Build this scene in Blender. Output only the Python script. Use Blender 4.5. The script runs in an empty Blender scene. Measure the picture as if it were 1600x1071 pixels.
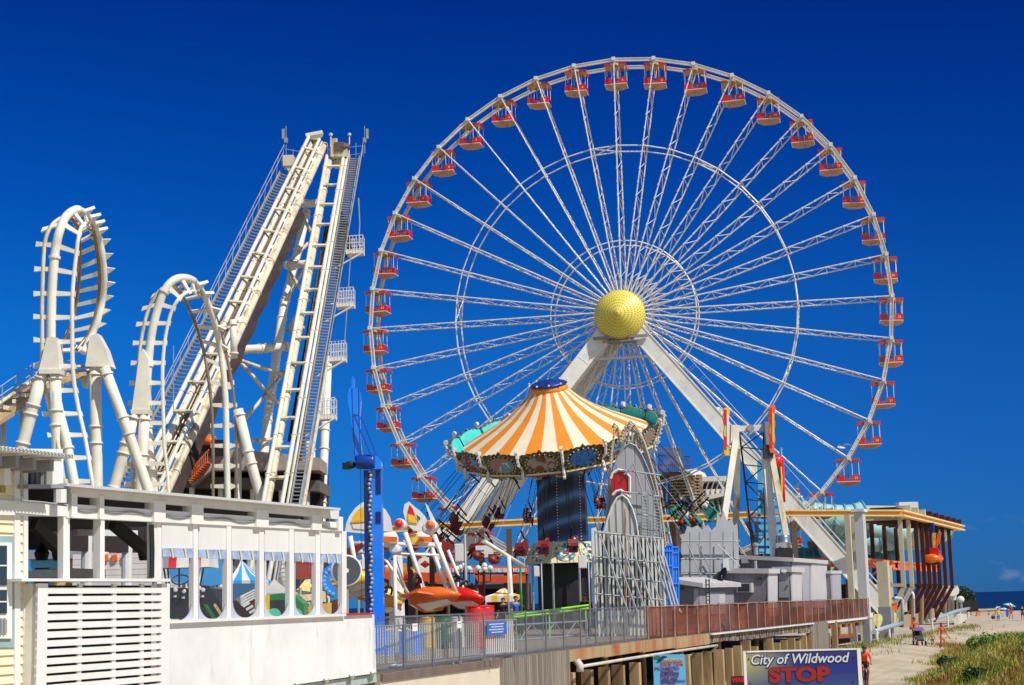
import bpy, bmesh, math, random
from math import sin, cos, pi, radians, atan2, sqrt, hypot
from mathutils import Vector as V, Matrix
random.seed(11)
C = bpy.context.scene
COL = C.collection
# ---------------------------------------------------------------- camera
F, EYE = 2600.0, V((0, 0, 4.0))
PITCH, ROLL = math.atan(408.5 / F), -math.atan(.026)
CM = (Matrix.Rotation(pi / 2 + PITCH, 3, 'X') @ Matrix.Rotation(ROLL, 3, 'Z'))
cam = bpy.data.cameras.new('camera'); co = bpy.data.objects.new('camera', cam); COL.objects.link(co)
cam.sensor_width = 36; cam.lens = 36 * F / 1600; cam.clip_start = .5; cam.clip_end = 60000
co.matrix_world = Matrix.Translation(EYE) @ CM.to_4x4()
C.camera = co
# ---------------------------------------------------------------- sky, sun, exposure
SUN_EL, SUN_DIR = radians(50), V((.777, -.629, 0)).normalized()
S = V((SUN_DIR.x * cos(SUN_EL), SUN_DIR.y * cos(SUN_EL), sin(SUN_EL)))
W = bpy.data.worlds.new('World'); C.world = W; W.use_nodes = True
nt = W.node_tree; nt.nodes.clear()
def nn(t, k, **kw):
    n = t.nodes.new(k)
    for a, b in kw.items(): setattr(n, a, b)
    return n
out = nn(nt, 'ShaderNodeOutputWorld'); bg = nn(nt, 'ShaderNodeBackground')
sky = nn(nt, 'ShaderNodeTexSky', sky_type='NISHITA', sun_disc=False)
sky.sun_elevation = SUN_EL; sky.sun_rotation = atan2(SUN_DIR.x, SUN_DIR.y)
sky.air_density = 1.0; sky.dust_density = .15; sky.ozone_density = 3.0
# polarised part of the sky: deep blue away from the sun (by world direction), plain behind
tc = nn(nt, 'ShaderNodeTexCoord'); sep = nn(nt, 'ShaderNodeSeparateXYZ')
nt.links.new(tc.outputs['Generated'], sep.inputs[0])
mr = nn(nt, 'ShaderNodeMapRange'); mr.inputs[1].default_value = -.15; mr.inputs[2].default_value = .75
nt.links.new(sep.outputs[1], mr.inputs[0])
mz = nn(nt, 'ShaderNodeMath', operation='MULTIPLY'); mz.inputs[1].default_value = 2.0; nt.links.new(sep.outputs[2], mz.inputs[0])
tint = nn(nt, 'ShaderNodeValToRGB'); ee = tint.color_ramp.elements; ee[0].position = .0; ee[0].color = (.037, .25, .83, 1); ee[1].position = .7; ee[1].color = (.0, .115, .60, 1)
for po_, c_ in ((.33, (.016, .27, .80, 1)), (.5, (.004, .195, .73, 1))): e_ = ee.new(po_); e_.color = c_
nt.links.new(mz.outputs[0], tint.inputs[0])
lr_ = nn(nt, 'ShaderNodeMapRange'); lr_.inputs[1].default_value = -.32; lr_.inputs[2].default_value = .32; nt.links.new(sep.outputs[0], lr_.inputs[0])
lrc = nn(nt, 'ShaderNodeMix', data_type='RGBA'); lrc.inputs[6].default_value = (1, 1.24, 1.13, 1); lrc.inputs[7].default_value = (1, .8, .88, 1); nt.links.new(lr_.outputs[0], lrc.inputs[0])
tl_ = nn(nt, 'ShaderNodeMix', data_type='RGBA', blend_type='MULTIPLY'); tl_.inputs[0].default_value = 1; nt.links.new(tint.outputs[0], tl_.inputs[6]); nt.links.new(lrc.outputs[2], tl_.inputs[7])
mixt = nn(nt, 'ShaderNodeMix', data_type='RGBA'); mixt.inputs[6].default_value = (1, .95, .9, 1)
nt.links.new(tl_.outputs[2], mixt.inputs[7]); nt.links.new(mr.outputs[0], mixt.inputs[0])
mul = nn(nt, 'ShaderNodeMix', data_type='RGBA', blend_type='MULTIPLY'); mul.inputs[0].default_value = 1
nt.links.new(sky.outputs[0], mul.inputs[6]); nt.links.new(mixt.outputs[2], mul.inputs[7])
# a few faint low cumulus puffs over the sea
mp = nn(nt, 'ShaderNodeMapping'); mp.inputs['Scale'].default_value = (16, 16, 30); mp.inputs['Location'].default_value = (3.1, 0.2, 0.35)
ns = nn(nt, 'ShaderNodeTexNoise'); ns.inputs['Scale'].default_value = 2.2; ns.inputs['Detail'].default_value = 5
nt.links.new(tc.outputs['Generated'], mp.inputs[0]); nt.links.new(mp.outputs[0], ns.inputs[0])
cr = nn(nt, 'ShaderNodeMapRange'); cr.inputs[1].default_value = .57; cr.inputs[2].default_value = .8; cr.inputs[4].default_value = .3
nt.links.new(ns.outputs[0], cr.inputs[0])
bz = nn(nt, 'ShaderNodeMapRange'); bz.inputs[1].default_value = .045; bz.inputs[2].default_value = .03; nt.links.new(sep.outputs[2], bz.inputs[0])
bx_ = nn(nt, 'ShaderNodeMapRange'); bx_.inputs[1].default_value = .2; bx_.inputs[2].default_value = .26; nt.links.new(sep.outputs[0], bx_.inputs[0])
m1 = nn(nt, 'ShaderNodeMath', operation='MULTIPLY'); nt.links.new(cr.outputs[0], m1.inputs[0]); nt.links.new(bz.outputs[0], m1.inputs[1])
m2 = nn(nt, 'ShaderNodeMath', operation='MULTIPLY'); nt.links.new(m1.outputs[0], m2.inputs[0]); nt.links.new(bx_.outputs[0], m2.inputs[1])
mc = nn(nt, 'ShaderNodeMix', data_type='RGBA'); mc.inputs[7].default_value = (6, 6, 6.4, 1)
nt.links.new(m2.outputs[0], mc.inputs[0]); nt.links.new(mul.outputs[2], mc.inputs[6])
nt.links.new(mc.outputs[2], bg.inputs[0]); bg.inputs[1].default_value = .10
nt.links.new(bg.outputs[0], out.inputs[0])
sl = bpy.data.lights.new('sun', 'SUN'); sl.energy = 4.4; sl.angle = radians(.5); sl.color = (1, .962, .9)
so = bpy.data.objects.new('sun', sl); COL.objects.link(so); so.location = S * 60
so.rotation_euler = S.to_track_quat('Z', 'Y').to_euler()
vs = C.view_settings; vs.view_transform = 'Standard'; vs.look = 'None'; vs.exposure = 0.0; vs.gamma = 1; vs.use_curve_mapping = False
# ---------------------------------------------------------------- measuring helpers
Z = V((0, 0, 1)); X = V((1, 0, 0)); Y = V((0, 1, 0))
DZ = 2.58                       # height of the pier deck above the sand
E = V((.375, .927, 0)).normalized()     # along the pier edge, away
N = V((E.y, -E.x, 0))                   # out of the pier edge
def ray(px, py): return CM @ V(((px - 800) / F, (535.5 - py) / F, -1))
def at(px, py, Yd):
    d = ray(px, py); return EYE + d * (Yd / d.y)
def onp(px, py, P0, Nv):
    d = ray(px, py); return EYE + d * ((P0 - EYE).dot(Nv) / d.dot(Nv))
def atz(px, py, z):
    d = ray(px, py); return EYE + d * ((z - EYE.z) / d.z)
CI = CM.transposed()
def slide(P, D, px=None, py=None):
    """The point P + D*t that appears in the given column (or row)."""
    a, b = CI @ (P - EYE), CI @ D
    if px is not None: k = (px - 800) / F; t = (-k * a.z - a.x) / (b.x + k * b.z)
    else: k = (535.5 - py) / F; t = (-k * a.z - a.y) / (b.y + k * b.z)
    return P + D * t
def PP(pts, Yd=None):
    r = []
    for p in pts:
        if len(p) > 2: Yd = p[2]
        r.append(at(p[0], p[1], Yd))
    return r
def resample(pts, n):
    L = [0]
    for a, b in zip(pts, pts[1:]): L.append(L[-1] + (b - a).length)
    r = []; j = 0
    for i in range(n):
        s = L[-1] * i / (n - 1)
        while j < len(pts) - 2 and L[j + 1] < s: j += 1
        t = (s - L[j]) / max(1e-9, L[j + 1] - L[j]); r.append(pts[j].lerp(pts[j + 1], min(1, max(0, t))))
    return r
def spline(pts, k=4):
    r = []
    n = len(pts)
    for i in range(n - 1):
        p0, p1, p2, p3 = pts[max(0, i - 1)], pts[i], pts[i + 1], pts[min(n - 1, i + 2)]
        for j in range(k):
            t = j / k
            r.append(.5 * ((2 * p1) + (p2 - p0) * t + (2 * p0 - 5 * p1 + 4 * p2 - p3) * t * t + (3 * p1 - p0 - 3 * p2 + p3) * t ** 3))
    r.append(pts[-1]); return r
# ---------------------------------------------------------------- materials
def lin(c):
    if isinstance(c, str):
        c = c.lstrip('#'); c = [int(c[i:i + 2], 16) / 255 for i in (0, 2, 4)]
    return [x / 12.92 if x <= .04045 else ((x + .055) / 1.055) ** 2.4 for x in c]
def base(name, rough=.6, metal=0.0, spec=.5):
    m = bpy.data.materials.new(name); m.use_nodes = True
    t = m.node_tree; p = t.nodes['Principled BSDF']
    p.inputs['Roughness'].default_value = rough; p.inputs['Metallic'].default_value = metal
    p.inputs['Specular IOR Level'].default_value = spec
    return m, t, p
def col_noise(t, c, var, scale, c2=None, stretch=(1, 1, 1), lo=.3, hi=.7, detail=5):
    tc = nn(t, 'ShaderNodeTexCoord'); mp = nn(t, 'ShaderNodeMapping'); mp.inputs['Scale'].default_value = stretch
    ns = nn(t, 'ShaderNodeTexNoise'); ns.inputs['Scale'].default_value = scale; ns.inputs['Detail'].default_value = detail
    t.links.new(tc.outputs['Object'], mp.inputs[0]); t.links.new(mp.outputs[0], ns.inputs[0])
    r = nn(t, 'ShaderNodeValToRGB'); r.color_ramp.elements[0].position = lo; r.color_ramp.elements[1].position = hi
    a = [x * (1 - var) for x in c]; b = [min(1, x * (1 + var)) for x in c] if c2 is None else c2
    r.color_ramp.elements[0].color = (*a, 1); r.color_ramp.elements[1].color = (*b, 1)
    t.links.new(ns.outputs[0], r.inputs[0]); return r.outputs[0], ns.outputs[0], mp.outputs[0]
def Mt(name, c, rough=.55, metal=0.0, var=.12, scale=1.5, bump=0.0, spec=.5, c2=None, stretch=(1, 1, 1), lo=.3, hi=.7, coat=0):
    m, t, p = base(name, rough, metal, spec)
    o, h, _ = col_noise(t, lin(c), var, scale, lin(c2) if c2 else None, stretch, lo, hi)
    t.links.new(o, p.inputs['Base Color'])
    if coat: p.inputs['Coat Weight'].default_value = coat
    if bump:
        b = nn(t, 'ShaderNodeBump'); b.inputs['Strength'].default_value = bump; b.inputs['Distance'].default_value = .05
        t.links.new(h, b.inputs['Height']); t.links.new(b.outputs[0], p.inputs['Normal'])
    return m
def worn(name, c, rust='#8a5a34', amt=.62, rough=.5, scale=.8):
    """painted steel with streaky rust stains"""
    m, t, p = base(name, rough)
    o, h, _ = col_noise(t, lin(c), .1, 1.1)
    tc = nn(t, 'ShaderNodeTexCoord'); mp = nn(t, 'ShaderNodeMapping'); mp.inputs['Scale'].default_value = (1, 1, .22)
    ns = nn(t, 'ShaderNodeTexNoise'); ns.inputs['Scale'].default_value = scale * 2.2; ns.inputs['Detail'].default_value = 8; ns.inputs['Roughness'].default_value = .65
    t.links.new(tc.outputs['Object'], mp.inputs[0]); t.links.new(mp.outputs[0], ns.inputs[0])
    q = nn(t, 'ShaderNodeMapRange'); q.inputs[1].default_value = amt; q.inputs[2].default_value = amt + .14; q.inputs[4].default_value = .75
    t.links.new(ns.outputs[0], q.inputs[0])
    mx = nn(t, 'ShaderNodeMix', data_type='RGBA'); mx.inputs[7].default_value = (*lin(rust), 1)
    t.links.new(q.outputs[0], mx.inputs[0]); t.links.new(o, mx.inputs[6]); t.links.new(mx.outputs[2], p.inputs['Base Color'])
    return m
def planks(name, c, d, pitch, gap=.08, var=.25, rough=.75, gapc=(.02, .018, .015), noise=6, c2=None, stretch=(1, 1, .08)):
    """boards counted along direction d: dark joints, one tone per board, grain"""
    m, t, p = base(name, rough)
    tc = nn(t, 'ShaderNodeTexCoord')
    dt = nn(t, 'ShaderNodeVectorMath', operation='DOT_PRODUCT'); dt.inputs[1].default_value = V(d) / pitch
    t.links.new(tc.outputs['Object'], dt.inputs[0])
    fl = nn(t, 'ShaderNodeMath', operation='FLOOR'); t.links.new(dt.outputs['Value'], fl.inputs[0])
    fr = nn(t, 'ShaderNodeMath', operation='FRACT'); t.links.new(dt.outputs['Value'], fr.inputs[0])
    wn = nn(t, 'ShaderNodeTexWhiteNoise', noise_dimensions='1D'); t.links.new(fl.outputs[0], wn.inputs['W'])
    lt = nn(t, 'ShaderNodeMath', operation='LESS_THAN'); lt.inputs[1].default_value = gap; t.links.new(fr.outputs[0], lt.inputs[0])
    o, h, _ = col_noise(t, lin(c), var * .8, noise, lin(c2) if c2 else None, stretch)
    q = nn(t, 'ShaderNodeMapRange'); q.inputs[3].default_value = 1 - var; q.inputs[4].default_value = 1 + var * .6; t.links.new(wn.outputs[0], q.inputs[0])
    vm = nn(t, 'ShaderNodeVectorMath', operation='SCALE'); t.links.new(o, vm.inputs[0]); t.links.new(q.outputs[0], vm.inputs['Scale'])
    mx = nn(t, 'ShaderNodeMix', data_type='RGBA'); mx.inputs[7].default_value = (*gapc, 1)
    t.links.new(lt.outputs[0], mx.inputs[0]); t.links.new(vm.outputs[0], mx.inputs[6]); t.links.new(mx.outputs[2], p.inputs['Base Color'])
    return m
def see(m, fac):
    """let light through: fac is a number or a socket, share that stays opaque"""
    t = m.node_tree; p = t.nodes['Principled BSDF']
    if isinstance(fac, (int, float)): p.inputs['Alpha'].default_value = fac
    else: t.links.new(fac, p.inputs['Alpha'])
    return m
def wire(name, c, d, s=.07, w=.2):
    """woven diamond wire fabric of a chain-link fence"""
    m, t, p = base(name, .45, .6)
    o, h, _ = col_noise(t, lin(c), .3, 1.3); t.links.new(o, p.inputs['Base Color'])
    tc = nn(t, 'ShaderNodeTexCoord'); res = []
    for sg in (1, -1):
        dt = nn(t, 'ShaderNodeVectorMath', operation='DOT_PRODUCT'); dt.inputs[1].default_value = (V(d) + Z * sg) / s
        t.links.new(tc.outputs['Object'], dt.inputs[0])
        fr = nn(t, 'ShaderNodeMath', operation='FRACT'); t.links.new(dt.outputs['Value'], fr.inputs[0])
        lt = nn(t, 'ShaderNodeMath', operation='LESS_THAN'); lt.inputs[1].default_value = w; t.links.new(fr.outputs[0], lt.inputs[0]); res.append(lt.outputs[0])
    mx = nn(t, 'ShaderNodeMath', operation='MAXIMUM'); t.links.new(res[0], mx.inputs[0]); t.links.new(res[1], mx.inputs[1])
    return see(m, mx.outputs[0])
WHITE = Mt('white paint', '#e6e4de', .5, var=.06, scale=1.2)
WHITE2 = Mt('white timber trim', '#dcdbd8', .6, var=.08, scale=3)
CREAM = worn('cream coaster steel', '#e7e1cf', '#8f7856', .63, .42)
CREAMD = worn('stained cream steel', '#d9cfb2', '#7a5a30', .52, .5)
RAILM = Mt('bare worn rail steel', '#94826a', .35, .5, .25)
BROWN = Mt('brown steel', '#5e4a3e', .6, var=.2)
GALV = Mt('galvanised steel', '#9da0a2', .55, .25, .15)
GREYP = Mt('grey paint', '#8d8d90', .6, var=.1)
WHEELW = worn('wheel white steel', '#dedad0', '#a08a68', .66, .4, 1.2)
LEGM = worn('wheel leg paint', '#efebe0', '#a59c86', .63, .55, .3)
BLACK = Mt('black rubber', '#141414', .6, var=.2)
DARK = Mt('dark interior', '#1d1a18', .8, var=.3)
RED = Mt('red gloss paint', '#df1c0e', .3, var=.12, coat=.3)
ORANGE = Mt('orange gloss paint', '#ee6a12', .3, var=.15, coat=.3)
YELLOW = Mt('yellow paint', '#f2c32a', .4, var=.1)
BLUE = Mt('blue gloss paint', '#1484ff', .32, var=.1, coat=.3)
NAVY = Mt('navy paint', '#0b2a70', .4, var=.15)
LBLUE = Mt('light blue paint', '#52aee2', .45, var=.12)
GREEN = Mt('green paint', '#0d7a3c', .4, var=.15)
TEAL = Mt('teal fibreglass', '#a9d4d4', .3, var=.12, coat=.3)
TAN = Mt('tan fibreglass', '#b98e68', .6, var=.12)
TANW = Mt('tan canopy board', '#c49a58', .6, var=.12)
SKIN = Mt('skin', '#c08560', .55, var=.08)
SKIN2 = Mt('sunburnt skin', '#c4643c', .55, var=.08)
HAIR = Mt('dark hair', '#2a1d15', .7)
# ---------------------------------------------------------------- mesh builder
class MB:
    def __init__(s): s.v = []; s.f = []; s.m = []; s.cur = 0
    def add(s, vs, fs):
        b = len(s.v); s.v += [V(p) for p in vs]
        for f in fs: s.f.append([i + b for i in f]); s.m.append(s.cur)
        return s
    def hexa(s, a):     # 8 corners, bottom ring then top ring
        return s.add(a, [(3, 2, 1, 0), (4, 5, 6, 7), (0, 1, 5, 4), (1, 2, 6, 5), (2, 3, 7, 6), (3, 0, 4, 7)])
    def box(s, c, d, ax=X, ay=Y, az=Z):
        c = V(c); x, y, z = ax * d[0] / 2, ay * d[1] / 2, az * d[2] / 2
        return s.hexa([c - x - y - z, c + x - y - z, c + x + y - z, c - x + y - z, c - x - y + z, c + x - y + z, c + x + y + z, c - x + y + z])
    def ext(s, pts, vec):
        n = len(pts); vec = V(vec)
        nrm = V((0, 0, 0))
        for i in range(n): nrm += V(pts[i]).cross(V(pts[(i + 1) % n]))
        if nrm.dot(vec) < 0: pts = pts[::-1]
        return s.add(list(pts) + [V(p) + vec for p in pts], [tuple(range(n - 1, -1, -1)), tuple(range(n, 2 * n))] + [(i, (i + 1) % n, n + (i + 1) % n, n + i) for i in range(n)])
    def prism(s, xy, z0, z1): return s.ext([V((p[0], p[1], z0)) for p in xy], V((0, 0, z1 - z0)))
    def beam(s, p, q, w, h, up=Z):
        p, q = V(p), V(q); d = (q - p).normalized()
        x = d.cross(up)
        if x.length < 1e-3: x = d.cross(X)
        x.normalize(); y = x.cross(d)
        x = x * w / 2; y = y * h / 2
        return s.hexa([p - x - y, p + x - y, q + x - y, q - x - y, p - x + y, p + x + y, q + x + y, q - x + y])
    def tube(s, p, q, r, r2=None, n=8):
        return s.path([p, q], r, n, r2)
    def path(s, pts, r, n=8, r2=None, closed=False):
        pts = [V(p) for p in pts]; k = len(pts); rings = []; x = None
        for i, p in enumerate(pts):
            a = pts[(i - 1) % k] if closed or i > 0 else p; b = pts[(i + 1) % k] if closed or i < k - 1 else p
            d = (b - a).normalized()
            if x is None:
                x = d.cross(Z)
                if x.length < 1e-3: x = d.cross(X)
            x = (x - d * x.dot(d)).normalized(); y = d.cross(x)
            rr = r if r2 is None else r + (r2 - r) * i / (k - 1)
            rings.append([p + (x * cos(2 * pi * j / n) + y * sin(2 * pi * j / n)) * rr for j in range(n)])
        vs = [p for g in rings for p in g]; fs = []
        for i in range(k if closed else k - 1):
            i2 = (i + 1) % k
            for j in range(n):
                j2 = (j + 1) % n; fs.append((i * n + j, i * n + j2, i2 * n + j2, i2 * n + j))
        if not closed: fs += [tuple(range(n - 1, -1, -1)), tuple((k - 1) * n + j for j in range(n))]
        return s.add(vs, fs)
    def lathe(s, prof, o=(0, 0, 0), ax=Z, n=20, sx=1.0, ref=None):
        o = V(o); ax = V(ax).normalized(); x = ref or ax.orthogonal(); x = (x - ax * x.dot(ax)).normalized(); y = ax.cross(x)
        vs = []; k = len(prof)
        for r, z in prof:
            for j in range(n):
                a = 2 * pi * j / n; vs.append(o + ax * z + (x * cos(a) * sx + y * sin(a)) * r)
        fs = []
        for i in range(k - 1):
            for j in range(n):
                j2 = (j + 1) % n; fs.append((i * n + j, i * n + j2, (i + 1) * n + j2, (i + 1) * n + j))
        fs += [tuple(range(n - 1, -1, -1)), tuple((k - 1) * n + j for j in range(n))]
        return s.add(vs, fs)
    def ball(s, c, r, n=10, k=6, sc=(1, 1, 1)):
        c = V(c); vs = []; fs = []
        for i in range(k + 1):
            a = pi * i / k
            for j in range(n):
                b = 2 * pi * j / n; rr = max(1e-3, sin(a))
                vs.append(c + V((r * rr * cos(b) * sc[0], r * rr * sin(b) * sc[1], r * cos(a) * sc[2])))
        for i in range(k):
            for j in range(n):
                j2 = (j + 1) % n; fs.append((i * n + j, (i + 1) * n + j, (i + 1) * n + j2, i * n + j2))
        return s.add(vs, fs)
ORG = {}; KIDS = {}
def reg(o, parent):
    if parent:
        o.parent = parent; KIDS.setdefault(parent.name, []).append(o); ORG[o.name] = ORG[parent.name]
def thing(name, label, cat, loc, group=None, rotz=0):
    o = bpy.data.objects.new(name, None); COL.objects.link(o); o.location = loc; o.rotation_euler = (0, 0, rotz)
    o.empty_display_size = .2; ORG[o.name] = V(loc); tag(o, label, cat, group); return o
def tag(o, label=None, cat=None, group=None, kind=None):
    for k, v in (('label', label), ('category', cat), ('group', group), ('kind', kind)):
        if v: o[k] = v
    return o
def ob(name, mb, mat, parent=None, local=False, smooth=False, label=None):
    mats = mat if isinstance(mat, (list, tuple)) else [mat]
    if parent: org = V((0, 0, 0)) if local else ORG[parent.name]
    elif local: org = V((0, 0, 0))
    else:
        lo = [min(p[i] for p in mb.v) for i in range(3)]; hi = [max(p[i] for p in mb.v) for i in range(3)]
        org = V(((lo[0] + hi[0]) / 2, (lo[1] + hi[1]) / 2, lo[2]))
    me = bpy.data.meshes.new(name); me.from_pydata([p - org for p in mb.v], [], mb.f); me.update()
    for m in mats: me.materials.append(m)
    if len(mats) > 1: me.polygons.foreach_set('material_index', mb.m)
    if smooth: me.polygons.foreach_set('use_smooth', [len(f) < 5 for f in mb.f])
    o = bpy.data.objects.new(name, me); COL.objects.link(o)
    if parent: reg(o, parent)
    else: o.location = org; ORG[o.name] = org
    if label: o['label'] = label
    return o
def dup(root, loc=None, rotz=None, label=None, parent=None):
    c = root.copy(); COL.objects.link(c)
    if parent: c.parent = parent; KIDS.setdefault(parent.name, []).append(c)
    if loc is not None: c.location = loc; ORG[c.name] = V(loc)
    if rotz is not None: c.rotation_euler = (0, 0, rotz)
    if label: c['label'] = label
    for k in KIDS.get(root.name, []): dup(k, parent=c)
    return c
def lettering(name, s, size, P, ux, uy, mat, parent, shear=0.0, depth=.012, bold=0.0, align='CENTER', width=None, local=False):
    """raised letters standing on the plane (P; ux, uy)"""
    cu = bpy.data.curves.new('t', 'FONT'); cu.body = s; cu.size = size; cu.shear = shear; cu.extrude = depth; cu.offset = bold
    cu.align_x = align; cu.align_y = 'CENTER'; cu.resolution_u = 4
    t = bpy.data.objects.new('t', cu); COL.objects.link(t)
    me = bpy.data.meshes.new_from_object(t.evaluated_get(bpy.context.evaluated_depsgraph_get()))
    bpy.data.objects.remove(t)
    xs = [v.co.x for v in me.vertices]
    k = width / (max(xs) - min(xs)) if width else 1
    ux, uy = V(ux).normalized(), V(uy).normalized(); uz = ux.cross(uy)
    org = V((0, 0, 0)) if local else ORG[parent.name]
    for v in me.vertices: v.co = V(P) - org + ux * v.co.x * k + uy * v.co.y + uz * v.co.z
    me.materials.clear(); me.materials.append(mat)
    o = bpy.data.objects.new(name, me); COL.objects.link(o); reg(o, parent); return o
# ================================================================ the ground, the sea, the pier
def sm(a, b, x):
    t = min(1, max(0, (x - a) / (b - a))); return t * t * (3 - 2 * t)
EDGE = [at(590, 1050, 36.7), at(1012, 1000, 62.5), at(1195, 979, 82), at(1357, 960, 112)]
EDGE = [V((p.x, p.y, DZ)) for p in EDGE]
EDGE = [EDGE[0] - E * 20] + EDGE
def edge_dist(x, y):
    best = 1e9; P = V((x, y, DZ))
    for a, b in zip(EDGE[1:], EDGE[2:] + [EDGE[-1] + E * 90]):
        d = (b - a).normalized(); t = min((b - a).length, max(0, (P - a).dot(d))); best = min(best, (P - a - d * t).length)
    return best
def hz(x, y):
    h = .02 * sin(x * .35) * cos(y * .13 + x * .1)
    left = 17.2 + .4 * sin(y * .31) + max(0, y - 73) * .275
    h += 1.35 * sm(left - .5, left + 4.5, x) * (1 - sm(90, 118, y)) * (1 + .12 * sin(x * 1.1 + y * .5))
    if y > 70: h += .75 * (1 - sm(1.5, 8, edge_dist(x, y))) * sm(75, 95, y)
    h -= 2.2 * sm(330, 520, y)
    return h
xs = [-4000, -1500, -600, -300, -150, -80, -40] + [-20 + i * 1.0 for i in range(90)] + [75, 85, 100, 130, 200, 400, 900, 2000, 4000]
ys = [-300, -100, -40, 0, 20, 30, 40, 50] + [55 + i * 1.0 for i in range(105)] + [165, 175, 190, 210, 240, 280, 320, 360, 400, 440, 480, 520, 560]
sand = MB(); nx = len(xs)
sand.add([V((x, y, hz(x, y))) for y in ys for x in xs], [(j * nx + i, j * nx + i + 1, (j + 1) * nx + i + 1, (j + 1) * nx + i) for j in range(len(ys) - 1) for i in range(nx - 1)])
SANDM = Mt('beach sand', '#b5a489', .9, var=.12, scale=.35, bump=.3, c2='#c6b89e')
_t = SANDM.node_tree; _p = _t.nodes['Principled BSDF']
_o2, _h2, _ = col_noise(_t, [.5, .5, .5], .2, 5.0); _b = nn(_t, 'ShaderNodeBump'); _b.inputs['Strength'].default_value = .6; _b.inputs['Distance'].default_value = .06
_w = nn(_t, 'ShaderNodeTexWave', bands_direction='X'); _w.inputs['Scale'].default_value = .42; _w.inputs['Distortion'].default_value = 3.2; _w.inputs['Detail'].default_value = 3; _mp = nn(_t, 'ShaderNodeMapping'); _mp.inputs['Rotation'].default_value = (0, 0, .38); _tc = nn(_t, 'ShaderNodeTexCoord'); _t.links.new(_tc.outputs['Object'], _mp.inputs[0]); _t.links.new(_mp.outputs[0], _w.inputs[0]); _ad = nn(_t, 'ShaderNodeMath', operation='MULTIPLY_ADD'); _ad.inputs[1].default_value = .45; _t.links.new(_w.outputs[1], _ad.inputs[0]); _t.links.new(_h2, _ad.inputs[2]); _t.links.new(_ad.outputs[0], _b.inputs['Height']); _t.links.new(_b.outputs[0], _p.inputs['Normal'])
tag(ob('sand', sand, SANDM, smooth=True), kind='structure')
sea = MB(); sea.add([V((-50000, 425, -1.1)), V((50000, 425, -1.1)), V((50000, 50000, -1.1)), V((-50000, 50000, -1.1))], [(0, 1, 2, 3)])
SEAM = Mt('sea water', '#081f3c', .35, var=.25, scale=.05, stretch=(.25, 1, 1), spec=.15)
tag(ob('sea', sea, SEAM), kind='structure')

pier = thing('amusement_pier', 'long timber amusement pier carrying the rides above the beach', 'pier', EDGE[1])
DECKM = planks('weathered deck boards', '#8d7f6d', E, .16, .07, .2)
dk = MB(); far = EDGE[-1] - N * 4.5
dk.prism([(p.x, p.y) for p in EDGE] + [(far.x, far.y), (far.x + E.x * 46, far.y + E.y * 46), (-130, 235), (-130, 12)], DZ - .3, DZ)
ob('deck', dk, DECKM, pier)
def edgeP(px, off=0.0):
    for a, b in zip(EDGE, EDGE[1:]):
        d = (b - a).normalized(); q = slide(a, d, px=px); t = (q - a).dot(d)
        if t <= (b - a).length + 1e-4 or b is EDGE[-1]: return q + V((d.y, -d.x, 0)) * off, V((d.y, -d.x, 0))
def skirt(mb, a, b, y0a, y0b, y1a, y1b, off=.06, th=.15):
    PA, n1 = edgeP(a, off); PB, n2 = edgeP(b, off)
    q = [slide(PA, Z, py=y0a), slide(PB, Z, py=y0b), slide(PB, Z, py=y1b), slide(PA, Z, py=y1a)]
    for p in q: p.z = min(p.z, DZ - .005)
    return mb.ext(q, -n2 * th)
def fb(px): # picture row of the deck edge
    p, _ = edgeP(px); c = CI @ (p - EYE); return 535.5 + F * c.y / c.z
GREYB = planks('grey weathered boards', '#8c8173', E, .19, .1, .3)
CONC = Mt('cream render', '#d9cbb4', .8, var=.08, scale=.8)
RUSTC = Mt('rust stained concrete', '#b79d74', .85, scale=.9, c2='#a3561f', stretch=(1, 1, .4), lo=.42, hi=.68)
PILE = Mt('pile timber', '#9d7f58', .85, var=.3, scale=1.6, stretch=(1, 1, .2), c2='#c3a578')
PILE2 = Mt('darker pile timber', '#7d6343', .9, var=.35, scale=2.2, stretch=(1, 1, .2), c2='#b0946a')
PIPEW = Mt('dirty white pipe', '#cfcabd', .5, var=.15)
skirt(k := MB(), 594, 778, fb(594) + 1, fb(778) + 1, fb(594) + 13, fb(778) + 12); ob('fascia_board', k, Mt('dark fascia', '#75635a', .8, var=.25), pier)
skirt(k := MB(), 594, 779, fb(594) + 13.2, fb(779) + 12.2, 1180, 1150, .02); ob('rendered_wall', k, CONC, pier)
skirt(k := MB(), 779, 884, fb(779) + .5, fb(884) + .5, 1150, 1130, .12); ob('boarded_panel', k, GREYB, pier)
for a, b in ((885, 940), (940, 1000), (1000, 1052), (1052, 1105)):
    skirt(k := MB(), a, b - .4, fb(a) + 1, fb(b) + 1, fb(a) + 19, fb(b) + 17, .1, .4); ob('edge_beam', k, RUSTC, pier)
k = MB(); pp = [slide(edgeP(px, .35)[0], Z, py=fb(px) + 27 - (px - 886) * .035) for px in (888, 960, 1040, 1107)]
k.path(pp + [pp[-1] - N * .25 - Z * .25], .05, 8); k.path([pp[0] + Z * .18 - N * .1, pp[0] + Z * .05, pp[0] - Z * .15], .12, 8)
ob('drain_pipe', k, PIPEW, pier, smooth=True)
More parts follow.
